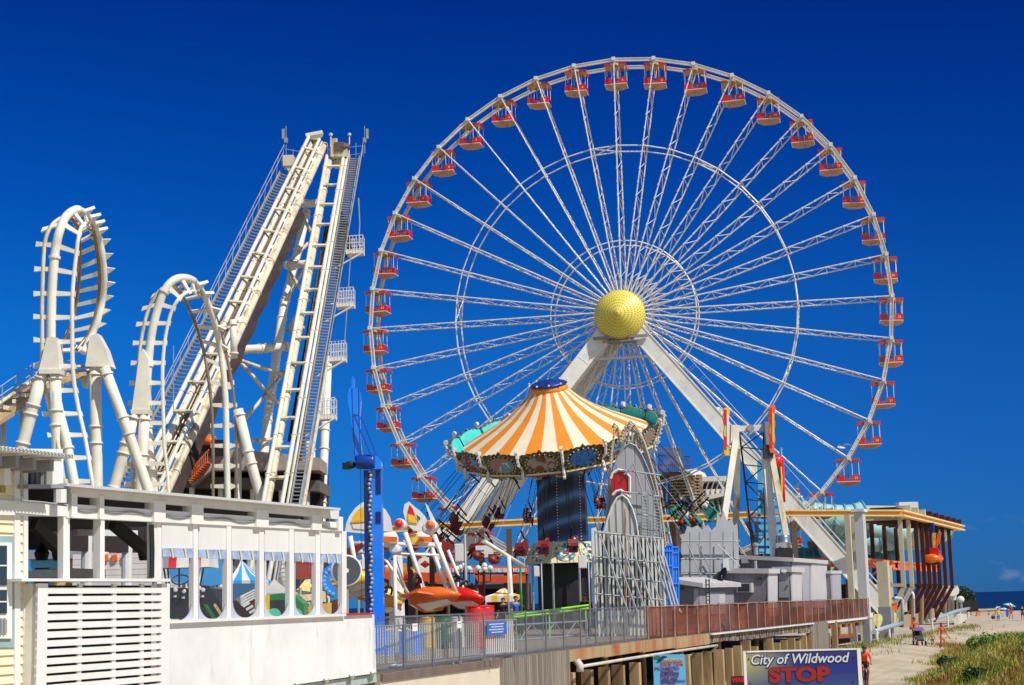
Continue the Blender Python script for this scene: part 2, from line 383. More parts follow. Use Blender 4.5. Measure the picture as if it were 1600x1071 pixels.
# piles, lit on their outer faces
for i in range(27):
    Pd = edgeP(884)[0] + (edgeP(1300)[0] - edgeP(884)[0]) * ((i + .5 + random.uniform(-.12, .12)) / 27)
    if i in (5, 16): continue
    zt = DZ - (.72 if i < 13 else random.uniform(.5, .95)); q = Pd - N * .05; k = MB(); w = random.uniform(.2, .28); dp_ = random.uniform(.3, .45)
    k.box((q.x - N.x * dp_ / 2, q.y - N.y * dp_ / 2, (zt - .6) / 2), (w, dp_, zt + .6), E, N); ob('pile', k, random.choice((PILE, PILE, PILE2)), pier)
for i in range(8):      # a darker row further in
    for j in range(2):
        b = edgeP(900 + i * 52)[0] - N * (3 + 3 * j); k = MB(); k.lathe([(.17, -.5), (.15, DZ - .3)], (b.x, b.y, 0), n=8); ob('pile', k, PILE, pier)
k = MB(); skirt(k, 884, 1300, fb(884) + 18, fb(1300) + 10, 1180, 1020, -6.5, .2); ob('inner_boarding', k, DARK, pier)  # dark sheet standing in for the shade behind the piles
skirt(k := MB(), 1078, 1096, 1023, 1021, 1120, 1110, -.02); ob('white_panel', k, planks('white panel', '#cdc8bf', E, .5, .04, .1), pier)
SHINGLE = Mt('patchy old shingles', '#4a3f36', .9, scale=5, c2='#a3937c', lo=.45, hi=.6, stretch=(1, 1, .5))
for i in range(8):
    a, b = 1107 + i * 20, 1127 + i * 20
    skirt(k := MB(), a, b - .3, fb(a) + 2, fb(b) + 2, fb(a) + 13 + 5 * random.random(), fb(b) + 13 + 5 * random.random(), .07, .1); ob('skirt_board', k, SHINGLE, pier)
skirt(k := MB(), 1106, 1267, fb(1106) + .6, fb(1267) + .6, fb(1106) + 3, fb(1267) + 2.5, .2, .12); ob('edge_moulding', k, WHITE2, pier)
skirt(k := MB(), 1266, 1291, fb(1266) + 2, fb(1291) + 2, 1022, 1018, .1); ob('boarded_panel', k, GREYB, pier)
skirt(k := MB(), 1290, 1356, fb(1290) + .6, fb(1356) + .6, fb(1290) + 4, fb(1356) + 3.5, .1, .2); ob('edge_moulding', k, WHITE2, pier)
for a in (1296, 1308, 1320, 1331, 1341):
    skirt(k := MB(), a, a + 4, fb(a) + 4, fb(a + 4) + 4, fb(a) + 13, fb(a + 4) + 12, .02, 2); ob('joist', k, Mt('joist timber', '#8a4a22', .8, var=.25) if a == 1296 else bpy.data.materials['joist timber'], pier)
for a in (1312, 1329):
    skirt(k := MB(), a, a + 2.5, fb(a) + 8, fb(a) + 8, 998, 998, .0, .2); ob('pile', k, PILE, pier)
skirt(k := MB(), 1308, 1334, 992, 990, 998, 996, .05, .3); ob('cross_beam', k, bpy.data.materials['joist timber'], pier)
b = edgeP(1303)[0]; k = MB(); k.box((b.x, b.y, DZ / 2 - .3), (.32, .32, DZ + .5), E, N); ob('pile', k, PILE, pier)
b = edgeP(1353)[0]; k = MB(); k.box((b.x, b.y, DZ / 2 + .1), (.45, .45, DZ - .3), E, N); ob('corner_post', k, GREYP, pier)

# ---------------------------------------------------------------- the two fences on the pier edge
FH = 1.2
STEEL = Mt('fence steel', '#8a8d92', .4, .7, .2)
gf = thing('chain_link_fence', 'grey galvanised chain link fence with upright posts on the pier edge', 'fence', EDGE[1])
rf = thing('windscreen_fence', 'rusty chain link fence covered with brown windscreen cloth in front of the grey sheds', 'fence', EDGE[2])
WIRE = wire('chain link wire', '#9a9da0', E, .075, .2)
CLOTH = Mt('rusty brown windscreen', '#4e2014', .9, var=.3, scale=.7, c2='#84401f', lo=.3, hi=.75, stretch=(1, 1, .5)); see(CLOTH, .86)
RUSTP = Mt('rusty post', '#a0714f', .7, var=.25, c2='#b9a08a')
def fence_sheet(a, b, mat, par, sag=0.0, n=1):
    for i in range(n):
        pa, pb = a.lerp(b, i / n), a.lerp(b, (i + 1) / n); k = MB()
        m = [V((0, 0, 0)) + N * random.uniform(-.05, .05) for _ in range(4)]
        vs = []; fs = []
        for j in range(4):
            for h in range(4): vs.append(pa.lerp(pb, j / 3) + Z * (.03 + (FH - .06) * h / 3) - N * .03 + (m[j] * (sag * 3) if 0 < j < 3 and 0 < h < 3 else N * 0))
        for j in range(3):
            for h in range(3): fs.append((j * 4 + h, j * 4 + 4 + h, j * 4 + 5 + h, j * 4 + 1 + h))
        k.add(vs, fs); ob('mesh_panel' if mat is WIRE else 'windscreen_panel', k, mat, par)
for px in (632, 677, 719, 757, 791, 823, 854, 882, 908, 932, 955, 976, 995):
    p, _ = edgeP(px); k = MB(); k.tube(p - Z * .1, p + Z * (FH + .02), .028, n=6); ob('post', k, STEEL, gf)
p0 = EDGE[1] + E * .05; k = MB(); k.tube(p0 + Z * FH, EDGE[2] + Z * FH, .024, n=6); ob('top_rail', k, STEEL, gf)
k = MB(); k.tube(p0 + Z * .06, EDGE[2] + Z * .06, .018, n=6); ob('bottom_rail', k, STEEL, gf)
fence_sheet(p0, EDGE[2], WIRE, gf, n=1)
pl = [EDGE[2], EDGE[3], EDGE[4]]
for a, b, n in ((EDGE[2], EDGE[3], 11), (EDGE[3], EDGE[4], 16)):
    for i in range(n + (b is EDGE[4])):
        p = a.lerp(b, i / n); k = MB(); lean = N * random.uniform(-.05, .08)
        k.tube(p - Z * .1 + N * .03, p + Z * (FH + .03) + N * .03 + lean * .5, .026, n=6); ob('post', k, RUSTP, rf)
    k = MB(); k.path([a.lerp(b, i / n) + Z * (FH + random.uniform(-.03, .03)) for i in range(n + 1)], .022, 6); ob('top_rail', k, RUSTP, rf)
    fence_sheet(a, b, CLOTH, rf, 1.0, n)
# notice on the fence, with its two small white cards
Pn = edgeP(757, .05)[0] + Z * .68
nb = thing('fence_notice', 'blue notice board wired to the grey chain link fence', 'notice board', Pn)
k = MB(); k.box(Pn + E * .75 + Z * .12, (1.35, .02, .34), E, N); ob('board', k, Mt('notice blue', '#2f66b5', .4), nb)
k = MB()
for i in range(4): k.box(Pn + E * (.7 + .05 * (i % 2)) + N * .014 + Z * (.23 - i * .07), (1.0 - .2 * (i % 2), .004, .02), E, N)
ob('text_line', k, WHITE2, nb)
for px, l in ((646, 'white card wired to the chain link fence beside the flagpole'), (716, 'small pale card tied high on the chain link fence left of the blue notice')):
    p = edgeP(px, .05)[0] + Z * .95; t = thing('fence_card', l, 'card', p, 'cards on the chain link fence'); k = MB(); k.box(p, (.26, .012, .17), E, N); ob('card', k, WHITE, t)
    k = MB(); k.box(p + N * .008 + Z * .03, (.18, .004, .02), E, N); ob('text_line', k, GREYP, t)
# crowd barriers standing behind the grey fence
def barrier(P, d, L, label, h=1.0):
    t = thing('crowd_barrier', label, 'barrier', P, 'crowd barriers behind the chain link fence')
    k = MB(); k.path([P + Z * .15, P + Z * h, P + d * L + Z * h, P + d * L + Z * .15], .022, 6, closed=True); ob('frame', k, GALV, t)
    k = MB()
    for i in range(1, int(L / .13)): k.tube(P + d * (.13 * i) + Z * .15, P + d * (.13 * i) + Z * h, .014, n=5)
    ob('picket', k, WHITE2, t)
    for s in (.15, L - .15): k = MB(); k.beam(P + d * s + N * .3 + Z * .03, P + d * s - N * .3 + Z * .03, .05, .05); ob('foot', k, GALV, t)
P = EDGE[1] - N * .7 + E * .5; lab = ['white picket crowd barrier next to the white pavilion wall', 'white picket crowd barrier just behind the flagpole', 'white picket crowd barrier behind the pale card on the fence', 'white picket crowd barrier behind the blue fence notice']
for i in range(4): barrier(P + E * (2.35 * i) + Z * 0, E, 2.2, lab[i])
P = edgeP(852)[0] - N * 1.2; tr = thing('truss_barrier', 'low white zigzag truss lying behind the chain link fence before the carousel', 'truss', P)
k = MB()
for z in (.35, .8): k.tube(P + Z * z, P + E * 7 + Z * z, .03, n=6)
ob('chord', k, GALV, tr); k = MB()
for i in range(7): k.tube(P + E * i + Z * (.35 if i % 2 else .8), P + E * (i + 1) + Z * (.8 if i % 2 else .35), .02, n=5)
ob('brace', k, GALV, tr)
for s in (0, 7): k = MB(); k.tube(P + E * s, P + E * s + Z * .85, .035, n=6); ob('leg', k, GALV, tr)
# flagpole and other slim poles near the fence
def pole(px, ytop, Yd, r, mat, name, label, group='slim poles along the pier'):
    b = at(px, 960, Yd); b.z = DZ; t = slide(b, Z, py=ytop)
    th = thing(name, label, 'pole', b, group)
    k = MB(); k.tube(b, t, r, r * .8, 8); ob('pole', k, mat, th, smooth=True)
    k = MB(); k.lathe([(r * 2.6, 0), (r * 2.6, .03), (r * 1.3, .06)], b, n=10); ob('base_plate', k, mat, th)
    return t
pole(618, 868, 41, .055, WHITE, 'flagpole', 'plain white pole standing beside the blue tower')
pole(729, 835, 58, .05, GALV, 'speaker_pole', 'grey pole carrying the white loudspeaker by the glider ride')
pole(795, 890, 66, .03, GALV, 'thin_pole', 'thin grey pole in front of the yellow and white tent')
pole(848, 880, 66, .035, GALV, 'thin_pole', 'thin grey pole in front of the dark carousel base')
pole(922, 872, 66, .035, GALV, 'thin_pole', 'thin grey pole holding the loudspeaker beside the grey backdrop')
pole(815, 885, 70, .06, GREEN, 'green_pole', 'green pole with lamps left of the carousel base')
# ================================================================ the giant wheel
WC = V((9.52, 140, 28.34)); YAW = .2103; WR = 22.45; WD = 2.2
WT = V((cos(YAW), -sin(YAW), 0)); WN = V((-sin(YAW), -cos(YAW), 0))
def wp(a, r, k): return WC + WT * (r * sin(a)) + Z * (r * cos(a)) + WN * k
wb = V((WC.x, WC.y, DZ))
wheel = thing('ferris_wheel', 'giant white ferris wheel with yellow domed hub and slim lattice spokes', 'ferris wheel', wb)
NS = 40
for k_, r_ in ((0, .0), (-WD, .0)):
    k = MB()
    for i in range(NS):
        a, b = 2 * pi * i / NS, 2 * pi * (i + 1) / NS
        for rr, w in ((WR + .12, .06), (WR - .12, .06)): k.beam(wp(a, rr, k_), wp(b, rr, k_), .2, w, wp((a + b) / 2, 1, 0) - WC)
        p, q = wp(a, WR, k_), wp(b, WR, k_); up = WN
        k.beam(p, q, .12, .04, WN)
        for j in (.2, .5, .8): k.box(p.lerp(q, j), (.06, .32, .1), (q - p).normalized(), (p.lerp(q, .5) - WC).normalized(), WN)
    ob('rim', k, WHEELW, wheel)
for i in range(NS): a = 2 * pi * i / NS; k = MB(); k.tube(wp(a, WR, .12), wp(a, WR, -WD - .12), .09, n=6); k.box(wp(a, WR + .05, .1), (.3, .3, .3), WT, Z, WN); ob('rim_axle', k, WHEELW, wheel)
def spoke(i):
    a = 2 * pi * i / NS; k = MB()
    f0, f1 = wp(a, 1.75, .55), wp(a, WR - .15, 0); r0, r1 = wp(a, 1.75, -2.75), wp(a, WR - .15, -WD)
    k.tube(f0, f1, .07, .055, 6); k.tube(r0, r1, .07, .055, 6)
    n = 17
    for j in range(n):
        u, v = j / n, (j + 1) / n
        p, q = (f0.lerp(f1, u), r0.lerp(r1, v)) if j % 2 else (r0.lerp(r1, u), f0.lerp(f1, v))
        k.tube(p, q, .032, n=4)
        if j % 2 == 0: k.tube(f0.lerp(f1, v), r0.lerp(r1, v), .032, n=4)
        for c0, c1 in ((f0, f1), (r0, r1)): k.box(c0.lerp(c1, v), (.22, .12, .2), wp(a, 1, 0) - WC, WN.cross(wp(a, 1, 0) - WC), WN)
    ob('spoke', k, WHEELW, wheel)
for i in range(NS): spoke(i)
for r in (14.75, 6.3):
    for k_ in (-.1, -WD):
        k = MB()
        for i in range(NS): k.tube(wp(2 * pi * i / NS, r, k_), wp(2 * pi * (i + 1) / NS, r, k_), .06, n=5)
        if k_ == -.1 and r > 10:
            for i in range(3, NS, 9):
                a, b = 2 * pi * i / NS, 2 * pi * (i + 1) / NS
                k.tube(wp(a, r, 0), wp(b, r, -WD), .05, n=4); k.tube(wp(b, r, 0), wp(a, r, -WD), .05, n=4)
        ob('inner_ring', k, WHEELW, wheel)
HO = WC - Z * .5
k = MB(); k.lathe([(1.75, -3.2), (1.75, 1.7)], HO, WN, 32); ob('hub_drum', k, WHEELW, wheel)
DOMEM = Mt('yellow hub dome', '#eddb60', .42, var=.05, scale=.8, coat=.3)
prof = []; RD = 2.15
for i in range(15):
    a = pi / 2 * i / 14; prof.append((max(.01, RD * cos(a)), 1.75 + 1.45 * (.4 * sin(a) + .6 * (1 - cos(a)))))
k = MB(); k.lathe([(RD * .93, 1.35), (RD * .99, 1.5)] + prof, HO, WN, 48); k.cur = 1
for i in range(1, 11):
    f = i / 11; a = pi / 2 * (1 - f); r = RD * cos(a); h = 1.75 + 1.45 * (.4 * sin(a) + .6 * (1 - cos(a)))
    m = 40
    if i < 4: m = 10 * i
    dr = RD * -sin(a); dh = 1.45 * (.4 * cos(a) + .6 * sin(a))
    for j in range(m):
        b = 2 * pi * (j + .5 * (i % 2)) / m
        rad = WT * sin(b) + Z * cos(b); nrm = (rad * dh - WN * dr).normalized()
        p = HO + rad * r + WN * h
        k.lathe([(.062, -.02), (.055, .02)], p, nrm, 6)
k.lathe([(.06, -.05), (.05, .06)], HO + WN * 3.2, WN, 8)
ob('hub_dome', k, [DOMEM, Mt('brass lamp', '#bba53e', .5, var=.2)], wheel, smooth=True)
# A-frame legs: a front pair and a rear pair, boxed steel with a ladder on the outer side
def leg(sx, k0, k1, cat):
    t0 = WC + WT * (sx * 1.1) - Z * 1.55 + WN * k0; t1 = V((WC.x, WC.y, DZ)) + WT * (sx * 20.6) + WN * k1
    d = (t1 - t0).normalized(); out_ = d.cross(WN) * (1 if d.cross(WN).dot(WT * sx) > 0 else -1)
    fr = d.cross(out_); fr = fr if fr.dot(WN) > 0 else -fr
    k = MB(); k.beam(t0, t1, 1.35, 1.15, fr)
    k.cur = 0
    for s in (-.62, .62):
        k.beam(t0 + out_ * s + fr * .6, t1 + out_ * s + fr * .6, .1, .06, fr)
    for j in range(1, 9): p = t0.lerp(t1, j / 9); k.box(p + fr * .58, (1.36, .06, .04), out_, d, fr)
    L = ob('leg', k, LEGM, wheel)
    if cat:
        k = MB(); b = out_ * .95
        for s in (-.4, .4):
            k.tube(t0 + b + fr * s, t1 + b + fr * s, .05, n=5)
            k.tube(t0 + out_ * 1.75 + fr * s, t1 + out_ * 1.75 + fr * s, .016, n=4)
        n = 95
        for j in range(2, n): p = t0.lerp(t1, j / n); k.box(p + b, (.1, .8, .04), d, fr, out_)
        for j in range(2, n, 4):
            p = t0.lerp(t1, j / n)
            for s in (-.4, .4): k.tube(p + b + fr * s, p + out_ * 1.75 + fr * s, .02, n=4)
        ob('catwalk', k, GALV, L)
leg(-1, .95, 4.2, False); leg(1, .95, 4.2, True); leg(-1, -3.4, -6.2, False); leg(1, -3.4, -6.2, False)
k = MB()
for z in (-2.4, -4.2): k.beam(WC + WT * -2.3 + Z * z + WN * 1.9, WC + WT * 2.3 + Z * z + WN * 1.9, .25, .22)
k.box(WC - Z * 2.75 + WN * 1.4, (3.0, 1.4, .08), WT, WN, Z)
ob('service_platform', k, GREYP, wheel)
k = MB()
for sx in (-1, 1):
    for z in (.35, .7): 
        a = V((WC.x, WC.y, DZ + 25.8 * (1 - z))) + WT * sx * (1 + 19.6 * z)
        k.beam(a + WN * (1.5 + 2.7 * z), a - WN * (3.4 + 2.8 * z), .4, .4)
ob('cross_member', k, LEGM, wheel)
k = MB(); k.box((WC.x, WC.y, DZ + .6), (9, 6, 1.2), WT, WN, Z); ob('loading_platform', k, GREYP, wheel)
# ---------------------------------------------------------------- the gondolas
def gondola_proto():
    g = thing('gondola', 'x', 'gondola', (0, 0, 0), 'gondolas hanging from the ferris wheel')
    L = True; hw, hd = 1.0, .8
    k = MB(); k.tube(V((0, -1.05, 0)), V((0, 1.05, 0)), .05, n=6); k.beam((0, 0, 0), (0, 0, -.3), .12, .12); ob('hanger', k, GALV, g, L)
    k = MB()        # domed canopy board with scalloped edge, tan below
    n = 12; vs = []; 
    for i in range(n + 1):
        x = -hw + 2 * hw * i / n
        for y in (-hd, -hd * .4, hd * .4, hd): vs.append(V((x, y, -.12 - .13 * (x / hw) ** 2 - .07 * (y / hd) ** 2)))
    fs = [(i * 4 + j, i * 4 + j + 1, i * 4 + j + 5, i * 4 + j + 4) for i in range(n) for j in range(3)]
    k.add(vs, fs); k.add([p - Z * .04 for p in vs], [f[::-1] for f in fs]); ob('canopy', k, TANW, g, L)
    def valance(mb, p, q, h0, h1, m=7):
        d = q - p; pts = [p + V((0, 0, .05)), q + V((0, 0, .05))]
        for i in range(m + 1):
            u = 1 - i / m; pts.append(p + d * u - Z * (h0 + (h1 - h0) * (2 * u - 1) ** 2))
        nrm = d.cross(Z).normalized(); mb.ext(pts, nrm * .04)
    zt = -.2; CV = Mt('cream valance', '#e7cfa0', .5)
    for y in (-hd - .02, hd + .02):
        for x0, x1, m_, dz in ((-hw, -hw * .36, RED, 0), (hw * .36, hw, RED, 0), (-hw * .36, hw * .36, CV, .04)): k = MB(); valance(k, V((x0, y, zt + dz)), V((x1, y, zt + dz)), .1 - dz, .26); ob('valance', k, m_, g, L)
    for x in (-hw - .02, hw + .02): k = MB(); valance(k, V((x, -hd, zt)), V((x, hd, zt)), .1, .26); ob('valance', k, RED, g, L)
    for sx in (-1, 1):
        for sy in (-1, 1): k = MB(); k.tube(V((sx * hw * .94, sy * hd * .94, -.3)), V((sx * hw * .94, sy * hd * .94, -1.75)), .028, n=5); ob('cage_post', k, WHITE, g, L)
        for sy in (-1, 1): k = MB(); k.tube(V((sx * hw * .36, sy * hd * .94, -.3)), V((sx * hw * .36, sy * hd * .94, -1.9)), .024, n=5); ob('cage_post', k, WHITE, g, L)
        k = MB()        # red tub end with a high back
        x0, x1 = sx * hw * .34, sx * hw
        for y0, y1 in ((-hd, -hd + .06), (hd - .06, hd)): k.prism([(x0, y0), (x1, y0), (x1, y1), (x0, y1)] if sx > 0 else [(x1, y0), (x0, y0), (x0, y1), (x1, y1)], -2.14, -1.56)
        k.box((sx * (hw - .03), 0, -1.85), (.06, 2 * hd - .12, .58)); ob('tub_panel', k, RED, g, L)
        k = MB(); k.box((sx * hw * .68, 0, -1.95), (.42, 2 * hd - .14, .08)); k.box((sx * (hw - .1), 0, -1.72), (.08, 2 * hd - .14, .5)); ob('seat', k, TAN, g, L)
    k = MB()        # tan hull tapering below, white rubbing strip
    a = [(-hw, -hd), (hw, -hd), (hw, hd), (-hw, hd)]; b = [(-.5, -.4), (.5, -.4), (.5, .4), (-.5, .4)]
    k.hexa([V((x, y, -2.44)) for x, y in b] + [V((x, y, -2.16)) for x, y in a]); ob('hull', k, TAN, g, L)
    k = MB()
    for y in (-hd - .01, hd + .01): k.box((0, y, -2.14), (2 * hw + .06, .05, .05))
    for x in (-hw - .01, hw + .01): k.box((x, 0, -2.14), (.05, 2 * hd + .06, .05))
    ob('rubbing_strip', k, WHITE, g, L)
    k = MB(); k.box((0, -hd + .03, -2.02), (.4, .05, .26)); ob('door', k, RED, g, L)
    k = MB(); k.tube(V((0, 0, -2.1)), V((0, 0, -1.5)), .04, n=6); k.lathe([(.02, 0), (.26, 0), (.26, .03), (.02, .03)], (0, 0, -1.5), Z, 14)
    for x in (-.16, .16): k.tube(V((x, -.3, -2.1)), V((x, -.3, -1.35)), .025, n=5); k.tube(V((x, .3, -2.1)), V((x, .3, -1.35)), .025, n=5)
    ob('turning_wheel', k, GALV, g, L)
    return g
gp = gondola_proto(); gp.scale = (.93, .93, .93)
NUMM = Mt('number yellow', '#ffd46a', .5)
ORDS = ['', 'next', 'second', 'third', 'fourth', 'fifth', 'sixth', 'seventh', 'eighth', 'ninth', 'tenth', 'eleventh', 'twelfth', 'thirteenth', 'fourteenth', 'fifteenth', 'sixteenth']
gtop = {}
for i in range(NS):
    if 17 <= i <= 22: continue
    p = wp(2 * pi * i / NS, WR - .1, -WD / 2)
    num = 28 + (15 - i)
    if num > 40: num -= 40
    if num < 1: num += 40
    if i == 0: lb = 'red and tan gondola at the very top of the ferris wheel'
    elif i <= 16: lb = f'red and tan gondola, {ORDS[i]} clockwise from the topmost one on the wheel' if i < 10 or i > 15 else f'red and tan gondola marked {num}, {ORDS[i]} clockwise from the topmost one'
    else: lb = f'red and tan gondola, {ORDS[NS - i] if NS - i < 17 else "seventeenth"} anticlockwise from the topmost one on the wheel'
    sway = random.uniform(-.05, .05)
    g = gp if i == 0 else dup(gp)
    g.location = p; g.rotation_euler = (random.uniform(-.02, .02), random.uniform(-.035, .035), -YAW + sway); g['label'] = lb; ORG[g.name] = V((0, 0, 0)); gtop[i] = (p, g)
for i, (p, g) in gtop.items():
    num = (28 + 15 - i - 1) % 40 + 1
    lettering('number', str(num), .3, V((.68, -.815, -1.85)), X, Z, NUMM, g, bold=.006, local=True)
# ================================================================ the white looping coaster
ctb = at(330, 955, 100); ctb.z = DZ
coast = thing('roller_coaster', 'white steel shuttle roller coaster with two upright loops and twin lift towers', 'roller coaster', ctb)
def loop_track(rows, nf, nb, top, r0=.22):
    """rows: depth, then the picture points of spine, left rail and right rail; ties are set at equal steps on each half"""
    sp, lf, rt = [spline([at(r[j], r[j + 1], r[0]) for r in rows], 6) for j in (1, 3, 5)]
    k = MB(); m = top * 6; k.path(sp[:m + 1], r0, 12); k.path(sp[m:], r0 * .8, 12); tr = ob('spine_tube', k, CREAM, coast, smooth=True)
    for q, mt_ in ((lf[:m + 1], CREAMD), (rt[:m + 1], CREAM), (lf[m:], RAILM), (rt[m:], RAILM)): k = MB(); k.path(q, .1, 8); ob('rail', k, mt_, tr, smooth=True)
    idx = []; acc = 0
    for i in range(len(sp) - 1):
        L_ = (sp[i + 1] - sp[i]).length; gap_ = nf if i < m else nb
        while acc < L_: idx.append(i + acc / L_); acc += gap_
        acc -= L_
    for u in idx:
        i = min(len(sp) - 2, int(u)); f = u - i; back = u > m
        s, l, r = [q[i].lerp(q[i + 1], f) for q in (sp, lf, rt)]; d = (sp[i + 1] - sp[max(0, i - 1)]).normalized(); k = MB()
        for a, tab in ((l, .42 if not back else .12), (r, .14)):
            v = (a - s); n_ = v.normalized(); e = a + n_ * tab; nr = v.cross(d).normalized() * .055; w0, w1 = .14, .09
            k.ext([s - d * w0 - nr, s + d * w0 - nr, a + d * w1 - nr, e + d * w1 * 1.4 - nr, e - d * w1 * 1.6 - nr, a - d * w1 - nr], nr * 2)
        if back:
            v = (s - l).normalized(); nr = v.cross(d).normalized() * .08; k.ext([s - d * .26 - nr, s + v * .6 - nr, s + d * .26 - nr], nr * 2)
        ob('cross_tie', k, CREAM, tr)
    for j in (.1, .25, .4): i = int(j * len(sp)); k = MB(); k.lathe([(r0 + .07, -.06), (r0 + .07, .06)], sp[i], sp[i + 1] - sp[i], 12); ob('flange', k, CREAM, tr)
    return tr
# tall loop
loop_track([(78.5, 152, 945, 136, 945, 180, 945), (79, 120, 775, 104, 775, 148, 775), (79.5, 104, 690, 90, 690, 134, 690), (80, 92, 640, 78, 640, 123, 640), (80, 83, 590, 67, 590, 115, 590), (80, 80, 530, 66, 528, 113, 530), (80, 81, 470, 66, 470, 113, 470), (80, 83, 430, 67, 430, 115, 435), (80, 87, 390, 69, 388, 119, 400),
    (80, 93, 362, 74, 365, 122, 375), (80.5, 104, 338, 86, 347, 126, 358), (81.5, 123, 328, 106, 339, 134, 349),
    (83, 143, 345, 121, 355, 141, 354), (84.5, 154, 370, 124, 385, 148, 375), (85, 160, 400, 125, 415, 153, 403), (85.5, 163, 435, 123, 445, 156, 437), (86, 160, 470, 118, 480, 153, 472), (86, 153, 500, 110, 510, 146, 503), (86, 143, 525, 100, 532, 135, 527), (85.5, 130, 552, 88, 552, 119, 548)], 1.2, .74, 11)
# lower loop
loop_track([(87.5, 216, 950, 204, 950, 268, 950), (88, 220, 762, 207, 762, 263, 762), (88, 222, 700, 209, 700, 257, 700), (88, 226, 640, 212, 640, 255, 640), (88, 231, 580, 216, 580, 254, 580), (88, 236, 530, 221, 530, 258, 530), (88, 245, 488, 230, 490, 267, 490), (88, 259, 451, 245, 460, 279, 468), (88.5, 279, 435, 264, 446, 293, 457),
    (90, 303, 440, 280, 454, 306, 456), (92, 320, 464, 290, 470, 318, 463), (93, 334, 500, 303, 500, 335, 490), (94, 344, 545, 315, 536, 349, 535), (94, 350, 590, 324, 580, 360, 585), (94, 353, 640, 331, 640, 367, 640), (94, 354, 700, 333, 700, 370, 700), (94, 356, 790, 333, 790, 369, 790), (94.2, 359, 955, 336, 955, 372, 955)], 1.08, 1.15, 9)
def column(pts, r=.24, Yd=None, name='column', m=None):
    k = MB(); q = PP(pts, Yd)
    if pts[-1][1] >= 695: e = q[-1] - q[-2]; q.append(q[-1] + e * ((DZ - q[-1].z) / e.z))      # down to the deck
    k.path(q, r, 12)
    for p, qn in zip(q, q[1:]):
        d = qn - p
        for s in (.12, .88): k.lathe([(r + .06, -.05), (r + .06, .05)], p + d * s, d, 12)
    return ob(name, k, m or CREAM, coast, smooth=True)
def gusset(pts, Yd, th=.9):
    k = MB(); q = PP(pts, Yd); k.ext(q, (0, th, 0)); ob('gusset_box', k, CREAM, coast)
gusset([(73, 528), (80, 526), (89, 528), (92, 577), (61, 577)], 79.4)
gusset([(60, 577), (95, 577), (94, 584), (61, 584)], 79.3, 1.1)
gusset([(140, 525), (152, 521), (165, 545), (174, 573), (133, 573)], 85.4, 1.0)
gusset([(217, 560), (223, 545), (231, 560), (231, 640), (206, 640)], 87.4)
gusset([(204, 640), (233, 640), (232, 647), (205, 647)], 87.3, 1.1)
column([(66, 584, 79.7), (50, 640), (34, 700)], .3); column([(86, 584, 79.7), (88, 650), (92, 775)], 0.28)
column([(149, 573, 85.8), (150, 680), (152, 790)], 0.31); column([(163, 575, 85.2), (196, 664), (240, 790)], 0.28)
column([(212, 647, 87.6), (195, 700), (176, 770)], .3); column([(226, 647, 87.6), (222, 720), (218, 780)], 0.29); column([(231, 660, 88.5), (238, 730), (244, 785)], .22)
column([(372, 640, 94), (390, 715), (413, 800)], 0.29); column([(372, 655, 94.5), (372, 800)], .2); column([(364, 500, 94.2), (366, 560, 94.2)], .2)
# brake run with catwalk climbing from the left edge
k = MB(); run = PP([(-70, 690, 77), (0, 646, 81), (60, 604, 83), (104, 588, 85.5), (152, 580, 87.5)])
for p, q in zip(run, run[1:]): k.beam(p, q, 1.7, .2)
wk = ob('brake_run', k, Mt('brake run boards', '#b49a76', .7, var=.25), coast)
for s in (-.8, .8):
    k = MB(); k.path([p + Y * s + Z * .25 for p in run], .1, 6); ob('rail', k, CREAMD, wk)
for s in (-.95, .95):
    for z in (.55, 1.0): k = MB(); k.path([p + Y * s + Z * z for p in run[:4]], .025, 5); ob('handrail', k, GALV, wk)
    for p in resample(run[:4], 11): k = MB(); q = p + Y * s; k.tube(q, q + Z * 1.0, .025, n=5); ob('handrail_post', k, GALV, wk)
for p in resample(run, 20): k = MB(); p = p - Z * .18; k.beam(p - Y * .9, p + Y * .9, .16, .2); ob('cross_tie', k, CREAM, wk)
gusset([(126, 592), (136, 590), (134, 606), (128, 605)], 86.0, .5)
for px in (6, 36): column([(px, 648 - px * .66, 82), (px - 2, 760)], .14, name='column')
# ---- lift towers: everything by lines from the foot (nearer) to the crest (farther)
Y0, Y1 = 92.0, 120.0
def L1(xa, ya, xb, yb, da=0.0, db=0.0):
    a, b = at(xa, ya, Y0 + da), at(xb, yb, Y1 + db); return a - (b - a) * ((a.z - DZ - .4) / (b.z - a.z)), b
def lift(name, lines, treads, tstr, ties, hand, diag=None):
    t = None
    for (ln, r, m) in lines:
        a, b = ln; k = MB(); k.path([a, a.lerp(b, .5), b], r, 10)
        d = b - a
        for i in range(14): k.lathe([(r + .05, -.04), (r + .05, .04)], a + d * ((i + .5) / 14), d, 10)
        o = ob(name if t is None else 'rail', k, m, coast if t is None else t, smooth=True); t = t or o
    # stairs
    k = MB()
    for a, b in tstr: k.beam(a, b, .07, .28)
    ob('stair_stringer', k, GALV, t); k = MB(); (a0, b0), (a1, b1) = tstr
    for i in range(treads):
        u = i / treads; p, q = a0.lerp(b0, u), a1.lerp(b1, u); k.beam(p, q, .3, .05, Z)
    ob('stair_tread', k, GALV, t)
    for (a, b), (c, d) in ties:
        n = 18
        for i in range(n):
            u = (i + .4) / n; p, q = a.lerp(b, u), c.lerp(d, u); k = MB(); e = (q - p) * .06
            k.beam(p - e, q + e, .14, .18, (b - a).normalized()); ob('cross_tie', k, CREAMD, t)
    k = MB()
    for a, b in hand: k.tube(a, b, .03, n=5)
    (a, b), (c, d) = hand[0], hand[-1]
    for i in range(30): u = i / 29; k.tube(a.lerp(b, u), c.lerp(d, u), .025, n=4)
    ob('handrail', k, GALV, t)
    return t
